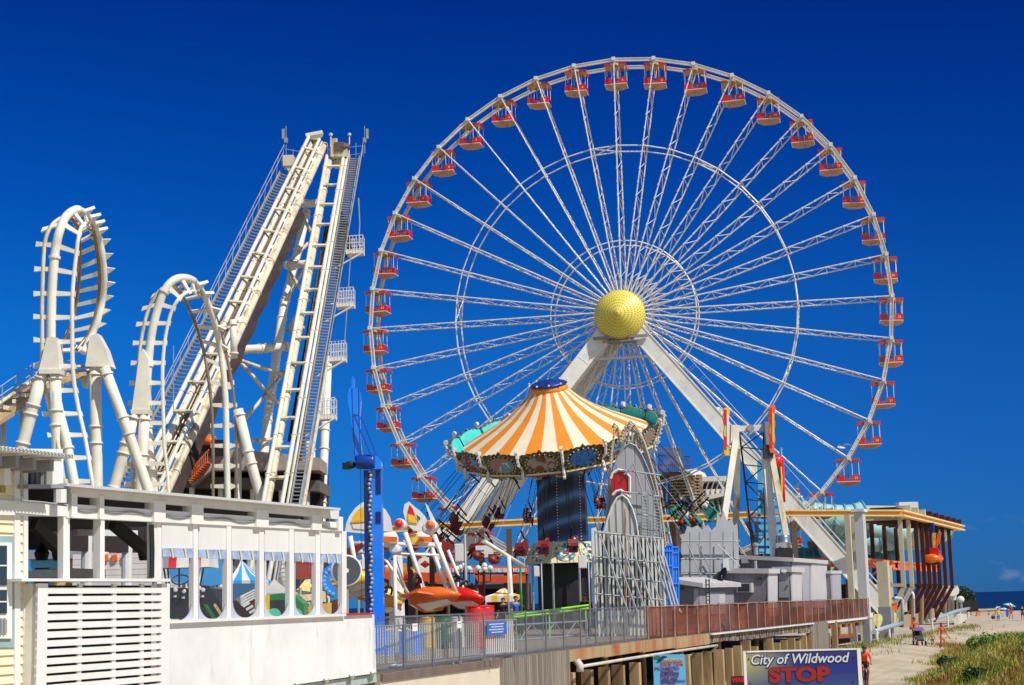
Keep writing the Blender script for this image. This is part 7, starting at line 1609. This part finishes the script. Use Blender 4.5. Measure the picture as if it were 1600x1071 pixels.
# ---------------------------------------------------------------- people
def grow(name, chains, mat, parent, extra=None):
    """One continuous skin around connected joints. chains: lists of (point, radius); equal points are welded."""
    bm = bmesh.new(); lay = bm.verts.layers.skin.verify(); seen = {}
    def vert(p, r):
        key = (round(p[0], 4), round(p[1], 4), round(p[2], 4))
        if key not in seen: v = bm.verts.new(p); v[lay].radius = (r, r); v[lay].use_root = len(seen) == 0; seen[key] = v
        return seen[key]
    for ch in chains:
        prev = None
        for p, r in ch:
            v = vert(p, r)
            if prev is not None and prev is not v and not bm.edges.get((prev, v)): bm.edges.new((prev, v))
            prev = v
    me = bpy.data.meshes.new(name); bm.to_mesh(me); bm.free(); o = bpy.data.objects.new(name, me); COL.objects.link(o)
    o.modifiers.new('s', 'SKIN'); o.modifiers.new('d', 'SUBSURF').levels = 1
    me2 = bpy.data.meshes.new_from_object(o.evaluated_get(bpy.context.evaluated_depsgraph_get())); bpy.data.objects.remove(o)
    me2.materials.clear(); me2.materials.append(mat); me2.polygons.foreach_set('use_smooth', [True] * len(me2.polygons))
    if extra:
        b2 = bmesh.new(); b2.from_mesh(me2); t_ = bpy.data.meshes.new('t'); t_.from_pydata(extra.v, [], extra.f); b2.from_mesh(t_); b2.to_mesh(me2); b2.free()
    o = bpy.data.objects.new(name, me2); COL.objects.link(o); reg(o, parent); return o
def person(label, loc, rotz, h, skin, hair, garments, pose='walk', step=.22, arms=((.12, -.05), (-.1, .1)), group=None, lean=0.0, hairlen=.0, headx=0):
    """faces local -y. garments: list of (name, region, material)"""
    s = h / 1.75; t = thing('person', label, 'person', loc, group, rotz); P = lambda x, y, z: V((x * s, y * s + lean * max(0, z - .9) * -s, z * s)); R = lambda r: r * s
    if pose == 'sit': hip, kz = .45, .47
    pel = P(0, 0, .95) if pose != 'sit' else P(0, .1, .5)
    if pose == 'sit':
        def up(x, y, z): return P(x, y + .1, z - .45)
        legs = [[(up(sx_ * .09, 0, .93), R(.085)), (up(sx_ * .11, -.42, .95), R(.065)), (up(sx_ * .11, -.45, .52), R(.045)), (up(sx_ * .11, -.57, .48), R(.035))] for sx_ in (-1, 1)]
    else:
        up = P; legs = []
        for sx_ in (-1, 1):
            d = step * sx_
            legs.append([(up(sx_ * .09, 0, .9), R(.09)), (up(sx_ * .1, -d * .55 - .03, .49), R(.058)), (up(sx_ * .1, -d + (.12 if d < 0 else 0), .09 + (.04 if d < 0 else 0)), R(.038)), (up(sx_ * .11, -d - .13 + (.12 if d < 0 else 0), .035), R(.032))])
    tor = [(pel, R(.13)), (up(0, .01, 1.12), R(.115)), (up(0, .0, 1.3), R(.135)), (up(0, .0, 1.42), R(.11)), (up(0, -.005, 1.5), R(.052)), (up(headx, -.02, 1.58), R(.075)), (up(headx, -.025, 1.66), R(.092)), (up(headx, -.01, 1.74), R(.07))]
    chains = [tor] + [[tor[0]] + l for l in legs]; ex = MB(); hands = []
    for sx_, (ay, ax_) in zip((-1, 1), arms):
        sh = up(sx_ * .19, 0, 1.41); el_ = up(sx_ * (.24 + ax_ * .4), .02 - ay * .5, 1.12); wr = up(sx_ * (.25 + ax_), -.03 - ay * 1.6, .87 + abs(ay) * .5)
        hd = wr + (wr - el_).normalized() * .07 * s
        chains.append([tor[3], (sh, R(.06)), (el_, R(.043)), (wr, R(.028)), (hd, R(.032))]); hands.append(hd)
        dv = (wr - el_).normalized(); side = dv.cross(Y).normalized()
        for f in range(4): b_ = hd + side * (.014 * (f - 1.5)) * s + dv * .02 * s; ex.path([b_, b_ + dv * (.035 - .004 * abs(f - 1.2)) * s, b_ + dv * .06 * s - Y * .015 * s], .008 * s, 5)
        ex.path([wr + side * .02 * s, wr + side * .045 * s + dv * .03 * s, wr + side * .045 * s + dv * .06 * s], .009 * s, 5)
    hc = up(headx, -.03, 1.645); ex.ball(hc + V((0, -.1, -.01)) * s, .017 * s, 6, 4, (1, 1.2, 1.3))
    for sx_ in (-1, 1): ex.ball(hc + V((sx_ * .09, .02, 0)) * s, .02 * s, 6, 4, (.5, 1, 1.4))
    bd = grow('body', chains, skin, t, ex)
    k = MB()
    for sx_ in (-1, 1): k.ball(hc + V((sx_ * .035, -.092, .015)) * s, .011 * s, 6, 4)
    k.ball(hc + V((0, -.092, -.055)) * s, .018 * s, 6, 4, (1.4, .5, .4)); ob('eyes_and_mouth', k, HAIR, t, True)
    if hair:
        k = MB(); k.ball(up(headx, .012, 1.69), .102 * s, 12, 8, (.98, 1.05, .85))
        if hairlen: k.ball(up(headx, .06, 1.6 - hairlen * .4), (.07 + hairlen * .2) * s, 10, 6, (1.0, .6, 1.6))
        ob('hair', k, hair, t, True, True)
    for name, reg_, m_ in garments:
        g = 1.13
        big = lambda ch, k_=g: [(p_, r_ * k_ + .008 * s) for p_, r_ in ch]
        if reg_ == 'shirt':
            cs = [big(tor[0:4], 1.1)] + [[(tor[3][0], tor[3][1] * 1.1), big([ch[1]])[0], (ch[1][0].lerp(ch[2][0], .75), R(.062))] for ch in chains[3:5]]
        elif reg_ == 'sleeves': cs = [big(tor[0:4], 1.1)] + [[(tor[3][0], tor[3][1] * 1.1)] + big(ch[1:4]) for ch in chains[3:5]]
        elif reg_ == 'shorts': cs = [[(tor[0][0], tor[0][1] * 1.12)] + [(l[0][0], l[0][1] * 1.25), (l[0][0].lerp(l[1][0], .9), R(.088))] for l in legs]
        elif reg_ == 'briefs': cs = [[(tor[0][0], tor[0][1] * 1.08)] + [(l[0][0], l[0][1] * 1.15)] for l in legs]
        elif reg_ == 'trousers': cs = [[(tor[0][0], tor[0][1] * 1.1)] + big(l[0:3], 1.2) for l in legs]
        elif reg_ == 'bra': cs = [[(up(0, 0, 1.2), R(.18)), (up(0, -.015, 1.36), R(.19))]]
        elif reg_ == 'skirt': cs = [[(up(0, 0, 1.02), R(.17)), (up(0, 0, .8), R(.22)), (up(0, 0, .55), R(.25))]]
        grow(name, cs, m_, t)
    return t, up, hands
SHORTD = Mt('dark maroon shorts', '#4a1226', .7); SHORTB = Mt('turquoise shorts', '#2aa0c4', .7); TEE = Mt('orange jersey', '#f0441c', .6); BIK = Mt('coral bikini', '#d8604a', .6); TOW = Mt('yellow towel', '#d8c064', .8); NAVT = Mt('navy cloth', '#23305c', .7)
# man pushing a pushchair
b = atz(1438, 1024, .0); b = V((b.x, b.y, hz(b.x, b.y))); fz = atan2(-(EYE.x - b.x), (EYE.y - b.y)) 
person('bare chested sunburnt man in dark shorts pushing a purple and black pushchair', b + V((0, 1.05, 0)), .05, 1.8, SKIN2, HAIR, [('shorts', 'shorts', SHORTD)], arms=((.3, .03), (.3, .03)), step=.18)
pu = thing('pushchair', 'black pushchair with purple hood pushed along the sandy path', 'pushchair', b, rotz=.05)
k = MB(); k.hexa([V((-.24, -.2, .35)), V((.24, -.2, .35)), V((.24, .2, .35)), V((-.24, .2, .35)), V((-.26, -.1, .6)), V((.26, -.1, .6)), V((.26, .3, .95)), V((-.26, .3, .95))]); k.box((0, -.25, .33), (.44, .3, .08)); ob('seat', k, BLACK, pu, True)
k = MB()
for i in range(6): a0, a1 = i * .3, (i + 1) * .3; f = lambda a: (-.30 * cos(a) + .1, .95 + .22 * sin(a)); (y0, z0_), (y1, z1_) = f(a0), f(a1); k.add([V((-.28, y0, z0_)), V((.28, y0, z0_)), V((.28, y1, z1_)), V((-.28, y1, z1_))], [(0, 1, 2, 3)])
ob('hood', k, Mt('purple hood', '#6a4a9c', .7), pu, True); k = MB()
for s_ in (-.26, .26): k.tube(V((s_, -.4, .15)), V((s_, .5, 1.02)), .018, n=6); k.tube(V((s_, .4, .15)), V((s_, -.1, .6)), .018, n=6)
k.tube(V((-.26, .5, 1.02)), V((.26, .5, 1.02)), .022, n=6); ob('frame', k, GALV, pu, True)
for sx_ in (-.29, .29):
    for y_ in (-.42, .4): k = MB(); k.lathe([(.03, -.03), (.15, -.025), (.15, .025), (.03, .03)], (sx_, y_, .15), X, 16); ob('wheel', k, BLACK, pu, True)
# woman leading a small child
b = atz(1474, 1022, .05); b = V((b.x, b.y, hz(b.x, b.y) - .02))
person('woman in a coral bikini and pale wrap holding the small child by the hand', b, .15, 1.66, SKIN2, HAIR, [('bikini_top', 'bra', BIK), ('wrap_skirt', 'skirt', Mt('peach wrap', '#d9a07c', .7))], arms=((.05, .1), (.0, .12)), step=.12, headx=-.01, hairlen=.1)
b2 = b + V((-.62, .1, 0)); b2.z = hz(b2.x, b2.y)
person('small bare child holding the hand of the woman in a wrap', b2, .1, .92, SKIN, HAIR, [('swim_briefs', 'briefs', NAVT)], arms=((.05, .35), (-.1, .12)), step=.1)
# cyclist beside the sign
b = V((at(1352, 1060, 74).x, 74, 0)); b.z = hz(b.x, b.y); bike = thing('bicycle', 'dark bicycle ridden head-on beside the big blue sign', 'bicycle', b, rotz=-.1)
for y_, l_ in ((-.52, 1), (.52, 0)):
    k = MB(); k.path([V((0, y_ + .34 * cos(2 * pi * j / 24), .35 + .34 * sin(2 * pi * j / 24))) for j in range(24)], .025, 6, closed=True); w_ = ob('wheel', k, BLACK, bike, True); k = MB()
    for j in range(10): k.tube(V((0, y_, .35)), V((0, y_ + .33 * cos(j * .628), .35 + .33 * sin(j * .628))), .004, n=3)
    ob('spokes', k, GALV, w_, True)
k = MB()
for a_, c_ in (((0, -.52, .35), (0, -.36, .95)), ((0, -.38, .85), (0, .12, .9)), ((0, -.39, .8), (0, .05, .3)), ((0, .05, .3), (0, .15, .95)), ((0, .05, .3), (0, .52, .35)), ((0, .52, .35), (0, .13, .85))): k.tube(V(a_), V(c_), .02, n=6)
k.path([V((-.26, -.42, 1.02)), V((-.2, -.36, 1.04)), V((.2, -.36, 1.04)), V((.26, -.42, 1.02))], .016, 6); ob('frame', k, Mt('dark bike paint', '#20242a', .4), bike, True); k = MB(); k.box((0, .15, .97), (.14, .26, .05)); ob('saddle', k, BLACK, bike, True); k = MB(); k.lathe([(.1, -.02), (.1, .02)], (0.04, .05, .3), X, 12); k.box((.1, .05, .14), (.09, .1, .03)); k.box((-.1, .05, .46), (.09, .1, .03)); ob('crank', k, GALV, bike, True)
def cyclist():
    t = thing('person', 'cyclist in orange jersey and dark helmet riding beside the big sign', 'person', b, rotz=-.1); tor = [(V((0, .16, 1.05)), .13), (V((0, .05, 1.25)), .13), (V((0, -.08, 1.42)), .15), (V((0, -.14, 1.5)), .1), (V((0, -.2, 1.55)), .055), (V((0, -.26, 1.62)), .08), (V((0, -.28, 1.7)), .095), (V((0, -.26, 1.78)), .07)]
    legs = [[(V((.1, .12, 1.0)), .09), (V((.13, -.24, .78)), .065), (V((.11, .0, .36)), .042), (V((.11, .02, .2)), .035), (V((.11, -.1, .18)), .03)], [(V((-.1, .12, 1.0)), .09), (V((-.13, -.3, .92)), .065), (V((-.11, -.02, .62)), .042), (V((-.11, .06, .52)), .035), (V((-.11, -.06, .48)), .03)]]
    arms_ = [[(V((sx_ * .2, -.12, 1.46)), .06), (V((sx_ * .27, -.22, 1.22)), .045), (V((sx_ * .24, -.4, 1.08)), .03), (V((sx_ * .24, -.46, 1.05)), .034)] for sx_ in (-1, 1)]; ex = MB()
    for sx_ in (-1, 1):
        for f in range(4): ex.path([V((sx_ * (.2 + .02 * f), -.46, 1.06)), V((sx_ * (.2 + .02 * f), -.48, 1.02)), V((sx_ * (.2 + .02 * f), -.44, 1.0))], .01, 5)
    ex.ball((0, -.385, 1.68), .018, 6, 4); grow('body', [tor] + [[tor[0]] + l for l in legs] + [[tor[3]] + a for a in arms_], SKIN2, t, ex)
    grow('jersey', [[(p_, r_ * 1.12 + .006) for p_, r_ in tor[:4]]] + [[(tor[3][0], .11), (a[0][0], .072), (a[0][0].lerp(a[1][0], .8), .058)] for a in arms_], TEE, t); grow('shorts', [[(tor[0][0], .14), (l[0][0], .105), (l[0][0].lerp(l[1][0], .8), .085)] for l in legs], BLACK, t)
    k = MB(); k.ball((0, -.25, 1.74), .118, 14, 8, (.95, 1.2, .75)); ob('helmet', k, Mt('dark green helmet', '#1f3a34', .35, coat=.3), t, True, True); k = MB()
    for sx_ in (-.035, .035): k.ball((sx_, -.368, 1.7), .012, 6, 4)
    ob('eyes', k, HAIR, t, True)
cyclist()
# people and umbrellas near the sea
def far_person(px, py, lb, h, skin, hair, gar, rz, **kw): p = atz(px, py, 0); p.z = hz(p.x, p.y); return p, person(lb, p, rz, h, skin, hair, gar, **kw)
p1, _ = far_person(1561, 977.5, 'beachgoer in turquoise shorts and yellow towel carrying bags', 1.8, SKIN, HAIR, [('towel', 'shirt', TOW), ('shorts', 'shorts', SHORTB)], 2.9, step=.16, arms=((.1, .2), (.05, .25)))
bg1 = thing('beach_bag', 'dark bag carried by the beachgoer in turquoise shorts', 'bag', p1 + V((-.65, -.1, .55))); k = MB(); k.ball(p1 + V((-.65, -.1, .75)), .28, 10, 6, (1, .6, .8)); ob('body', k, NAVT, bg1); k = MB(); k.path([p1 + V((-.8, -.1, .9)), p1 + V((-.65, -.1, 1.2)), p1 + V((-.5, -.1, .9))], .025, 5); ob('strap', k, BLACK, bg1)
p2, _ = far_person(1581, 978.5, 'sunburnt beachgoer in red swimsuit with a pale hat carrying a blue board', 1.72, SKIN2, None, [('swimsuit', 'shirt', Mt('red swimsuit', '#a02a24', .6)), ('briefs', 'briefs', Mt('red swimsuit bottom', '#a02a24', .6))], .2, step=.14)
k = MB(); k.lathe([(.3, 0), (.3, .02), (.14, .06), (.12, .2), (.02, .22)], p2 + Z * 1.66, n=14); hat_ = ob('sun_hat', k, Mt('pale hat', '#cfc9c0', .8)); tag(hat_, 'pale wide sun hat on the beachgoer with the blue board', 'hat')
k = MB(); q = p2 + V((-.45, -.1, .25)); k.ext([q + V((.17 * cos(2 * pi * j / 16), 0, .5 + .5 * sin(2 * pi * j / 16))) for j in range(16)], V((0, .08, 0))); tag(ob('bodyboard', k, Mt('blue board', '#2f58a8', .5)), 'blue bodyboard carried beside the red swimsuit', 'bodyboard')
far_person(1599, 980, 'dark haired beachgoer in black at the right edge of the beach', 1.6, SKIN, HAIR, [('shirt', 'shirt', BLACK), ('shorts', 'shorts', BLACK)], .0, step=.1)
def umbrella(px, py, Yd, r, m1, m2, lb, tilt=(.1, 0), n=8):
    c = at(px, py, Yd); t = thing('beach_umbrella', lb, 'umbrella', V((c.x, c.y, hz(c.x, c.y))), 'umbrellas on the beach'); ax = V((tilt[0], tilt[1], 1)).normalized(); x = ax.orthogonal().normalized(); y = ax.cross(x); k = MB()
    for j in range(n):
        k.cur = j % 2; a, b_ = 2 * pi * j / n, 2 * pi * (j + 1) / n; e = lambda a, rr, hh: c + (x * cos(a) + y * sin(a)) * rr + ax * hh
        k.add([c, e(a, r * .55, -.1 * r), e(b_, r * .55, -.1 * r)], [(0, 1, 2)]); k.add([e(a, r * .55, -.1 * r), e(a, r, -.36 * r), e(b_, r, -.36 * r), e(b_, r * .55, -.1 * r)], [(0, 1, 2, 3)])
    ob('canopy', k, [m1, m2], t); k = MB(); k.tube(c + ax * .1, V((c.x - ax.x * 2.4, c.y, hz(c.x, c.y) - .1)), .03, n=6); ob('pole', k, WHITE2, t)
TQ = Mt('turquoise canvas', '#4fc0b8', .7); LV = Mt('lilac canvas', '#b9b4d6', .7)
umbrella(1578, 943, 235, .95, TW, TQ, 'white and turquoise beach umbrella, largest of those by the sea', (.25, 0)); umbrella(1569, 950, 250, .75, LV, TW, 'pale lilac beach umbrella left of the turquoise one', (.1, 0)); umbrella(1558, 948, 240, .5, TW, LBLUE, 'small white and blue umbrella above the beachgoer with the towel', (-.2, 0))
# riders
RCOL = [Mt('rider white top', '#e0ddd6', .7), Mt('rider navy top', '#27335c', .7), Mt('rider red top', '#b8322a', .7)]
def rider(src, lb, g, pos, rz):
    r_ = dup(src); r_['label'] = lb; r_['group'] = g; r_.location = pos; r_.rotation_euler = (0, 0, rz); return r_
srcs = []
for i, m_ in enumerate(RCOL): srcs.append(person('x', V((0, 0, 0)), 0, 1.7, SKIN, HAIR, [('top', 'shirt', m_), ('trousers', 'trousers', NAVT if i != 1 else BLACK)], pose='sit', arms=((.15, .05), (.15, .05)))[0])
used = set(); G1 = 'riders in the wheel gondolas'
def put(i, lb, g, pos, rz):
    if i in used: return rider(srcs[i], lb, g, pos, rz)
    used.add(i); s_ = srcs[i]; s_['label'] = lb; s_['group'] = g; s_.location = pos; s_.rotation_euler = (0, 0, rz); return s_
def seat_g(idx, sx_, i, lb):
    p, g = gtop[idx]; M_ = Matrix.Rotation(-YAW, 3, 'Z'); put(i, lb, G1, p + M_ @ V((sx_ * .62, -.2, -2.4)), -YAW + (pi / 2 if sx_ < 0 else -pi / 2) * 1.0)
seat_g(39, 1, 0, 'rider in white in the gondola just left of the topmost one'); seat_g(39, -1, 1, 'rider in dark clothes in the gondola just left of the topmost one')
for i_, (gi, sx_, ri, lb_) in enumerate(((3, -1, 0, 'rider in white in the third gondola clockwise from the top'), (5, 1, 1, 'rider in dark clothes in the fifth gondola clockwise from the top'), (8, -1, 2, 'rider in red in the eighth gondola clockwise from the top'), (37, 1, 1, 'rider in dark clothes in the third gondola anticlockwise from the top'), (34, -1, 0, 'rider in white in the sixth gondola anticlockwise from the top'), (31, 1, 2, 'rider in red in the ninth gondola anticlockwise from the top'))): seat_g(gi, sx_, ri, lb_)
seat_g(0, -1, 1, 'rider in dark clothes seated left in the topmost gondola'); seat_g(0, 1, 2, 'rider in red seated right in the topmost gondola'); seat_g(1, -1, 2, 'rider in red in the gondola just right of the topmost one')
n_ = 0; SIDE = {0: 'white top', 1: 'navy top', 2: 'red top'}
ordn = iter(WORD); cnt = {}
occ = [s for s in sorted(swings, key=lambda s: s[2].x) if s[0] % 3 != 1]
for j, s in enumerate(occ):
    i = (s[0] * 7 // 3) % 3; cnt[i] = cnt.get(i, 0) + 1
    r_ = put(i, f'carousel rider in a {SIDE[i]}, {WORD[cnt[i] - 1]} such rider from the left', 'riders on the swing carousel', s[2], 0)
    r_.rotation_euler = s[3].to_euler(); r_.location = s[2] + s[3] @ V((0, .05, -.42))
# people standing in the shade under the carousel
G2 = 'visitors standing in the shade beside the carousel'
for px, Yd, h, gar, lb in ((806, 74, 1.75, [('shirt', 'shirt', Mt('royal blue shirt', '#2c56b8', .7)), ('trousers', 'trousers', BLACK)], 'visitor in a royal blue shirt beside the green pole'), (786, 76, 1.7, [('shirt', 'shirt', DARK), ('trousers', 'trousers', BLACK)], 'visitor in dark clothes left of the blue shirt'), (812, 77, 1.6, [('shirt', 'shirt', SHORTD), ('trousers', 'trousers', BLACK)], 'visitor in a maroon shirt right of the blue shirt'), (915, 72, 1.75, [('shirt', 'sleeves', BLACK), ('trousers', 'trousers', BLACK)], 'attendant in black before the carousel housing')):
    p = at(px, 950, Yd); person(lb, V((p.x, p.y, DZ)), random.uniform(-.5, .5), h, SKIN, HAIR, gar, step=.08, group=G2)
p = at(1247, 787, 161); person('person in red and white standing on the top deck of the water slide', V((p.x, p.y, p.z)), .4, 1.7, SKIN, HAIR, [('shirt', 'shirt', RCOL[2]), ('shorts', 'shorts', RCOL[0])], step=.05)
p = at(1253, 788, 162); person('pale topped child on the water slide deck beside the person in red', V((p.x, p.y, p.z)), .4, .95, SKIN, HAIR, [('shirt', 'shirt', RCOL[0])], step=.05)
# gull
gu = thing('seagull', 'grey and white gull gliding with raised bent wings by the wheel rim', 'gull', at(1316, 700, 70))
o = at(1316, 700, 70)
grow('body', [[(o + V((.17, .12, 0)), .012), (o + V((.1, .06, .0)), .035), (o, .055), (o + V((-.12, -.06, .01)), .04), (o + V((-.19, -.09, .025)), .032), (o + V((-.235, -.11, .015)), .008)]], WHT, gu).data.transform(Matrix.Translation(-ORG[gu.name]))
for s_, pts in ((-1, [(0, 0), (-.1, .12), (-.2, .06), (-.38, -.22)]), (1, [(0, 0), (.1, .11), (.26, .14), (.42, .06)])):
    k = MB(); up_ = V((0, .14, .1)); q = [o + V((x * 1.0, .02, z + .02)) for x, z in pts]; wds = (.16, .15, .11, .01)
    vs = [p_ - up_ * w * 2.0 for p_, w in zip(q, wds)] + [p_ + up_ * w * 2.0 for p_, w in zip(q, wds)]
    vs2 = [v - Z * .012 for v in vs]; k.add(vs + vs2, [(i, i + 1, 5 + i, 4 + i) for i in range(3)] + [(8 + i, 12 + i, 13 + i, 9 + i) for i in range(3)] + [(0, 8, 9, 1), (1, 9, 10, 2), (2, 10, 11, 3), (4, 5, 13, 12), (5, 6, 14, 13), (6, 7, 15, 14)]); ob('wing', k, Mt('gull grey', '#8d949c', .6, c2='#2a2d31', scale=2.0) if s_ < 0 else bpy.data.materials['gull grey'], gu)
# ---------------------------------------------------------------- dune grass, verge grass, shrubs
GR = bpy.data.materials.new('dune grass'); GR.use_nodes = True; t = GR.node_tree; p = t.nodes['Principled BSDF']; p.inputs['Roughness'].default_value = .7
tc = nn(t, 'ShaderNodeTexCoord'); n1 = nn(t, 'ShaderNodeTexNoise'); n1.inputs['Scale'].default_value = .33; n1.inputs['Detail'].default_value = 4; t.links.new(tc.outputs['Object'], n1.inputs[0])
r = nn(t, 'ShaderNodeValToRGB'); el = r.color_ramp.elements; el[0].position = .32; el[0].color = (*lin('#6a8032'), 1); el[1].position = .7; el[1].color = (*lin('#86542c'), 1)
for po, c_ in ((.42, '#8f9638'), (.52, '#aca244'), (.6, '#a3893c')): e = el.new(po); e.color = (*lin(c_), 1)
t.links.new(n1.outputs[0], r.inputs[0]); n2 = nn(t, 'ShaderNodeTexNoise'); n2.inputs['Scale'].default_value = 8; t.links.new(tc.outputs['Object'], n2.inputs[0]); q = nn(t, 'ShaderNodeMapRange'); q.inputs[1].default_value = .3; q.inputs[2].default_value = .7; q.inputs[3].default_value = .55; q.inputs[4].default_value = 1.35; t.links.new(n2.outputs[0], q.inputs[0]); vm = nn(t, 'ShaderNodeVectorMath', operation='SCALE'); t.links.new(r.outputs[0], vm.inputs[0]); t.links.new(q.outputs[0], vm.inputs['Scale']); t.links.new(vm.outputs[0], p.inputs['Base Color'])
GRG = Mt('verge grass', '#6f8030', .7, var=.3, scale=.8, c2='#a39a4a')
def blades(mb, x, y, n, h, spread):
    for _ in range(n):
        bx, by = x + random.gauss(0, spread), y + random.gauss(0, spread); z = hz(bx, by) - .03; a = random.uniform(0, 2 * pi); hh = h * random.uniform(.5, 1.25); w = .02 * random.uniform(.7, 1.5); l = hh * random.uniform(.15, .65)
        d = V((cos(a), sin(a), 0)); s_ = V((-sin(a + .9), cos(a + .9), 0)) * w; o_ = V((bx, by, z)); m_ = o_ + d * l * .35 + Z * hh * .6; mb.add([o_ - s_, o_ + s_, m_ + s_ * .7, m_ - s_ * .7], [(0, 1, 2, 3)]); mb.add([m_ - s_ * .7, m_ + s_ * .7, o_ + d * l + Z * hh], [(0, 1, 2)])
g = MB(); random.seed(5)
cntb = 0
while cntb < 7600:
    x, y = random.uniform(16, 40), random.uniform(62, 116)
    if x > y * .325 + 1.5: continue
    left = 17.2 + .4 * sin(y * .31) + max(0, y - 73) * .275
    e = x - left + .5 * sin(y * .9) + .4 * sin(y * 2.1 + x)
    if e < 0 or random.random() > .25 + e * .6: continue
    if y > 92 and random.random() < .5: continue
    if sin(x * .9 + 2 * sin(y * .23)) + sin(y * .55 + 1.7 * sin(x * .4)) < random.uniform(-1.9, -.5): continue
    blades(g, x, y, 9, .24 if e < 1 else random.choice((.28, .36, .46)), .2); cntb += 1
tag(ob('dune_grass', g, GR), 'tawny dune grass covering the sandy rise by the path', 'grass', kind='stuff')
g = MB()
pl2 = [EDGE[3], EDGE[4], EDGE[4] + E * 55]
for _ in range(520):
    i = random.random(); i = i * i; tt = random.random(); a, b_ = (pl2[0], pl2[1]) if random.random() < .4 else (pl2[1], pl2[2]); q = a.lerp(b_, tt) + N * (min(3.5, random.expovariate(1.1)) - .5); 
    if (sin(q.y * .35) + sin(q.y * .9)) * .5 < random.uniform(-1.2, .5): continue
    blades(g, q.x, q.y, 9, .3, .3)
tag(ob('verge_grass', g, GRG), 'green grass tufts along the foot of the pier', 'grass', kind='stuff')
for px, py, Yd, r_, m_, lb in ((1545, 992, 84, 1.0, LEAFM, 'broad bright green shrub at the top of the dune'), (1572, 995, 84, .75, LEAFM, 'lower green shrub spreading right of the broad bright one'), (1486, 1019, 80, .62, LEAFG, 'deep green shrub in front of the woman with the child'), (1526, 1036, 70, .5, LEAFG, 'rounded dark green shrub in the middle of the dune grass'), (1594, 992, 82, .7, LEAFM, 'yellow green shrub at the right edge of the dune')):
    c = at(px, py, Yd); z0 = hz(c.x, c.y); t = thing('shrub', lb, 'shrub', V((c.x, c.y, z0)), 'shrubs on the dune'); k = MB(); cz = z0 + r_ * .42
    for j in range(7): a = j * .9; leaves(k, V((c.x + r_ * .65 * cos(a) * (j > 0), c.y + r_ * .5 * sin(a) * (j > 0), cz + random.uniform(-.1, .25) * r_)), r_ * random.uniform(.4, .6), 230, .09)
    ob('foliage', k, m_, t); k = MB()
    for j in range(7): a = j * .9; k.tube(V((c.x, c.y, z0 - .05)), V((c.x + r_ * .6 * cos(a), c.y + r_ * .6 * sin(a), cz + r_ * .2)), .02, .008, 5)
    ob('stem', k, WOOD, t)
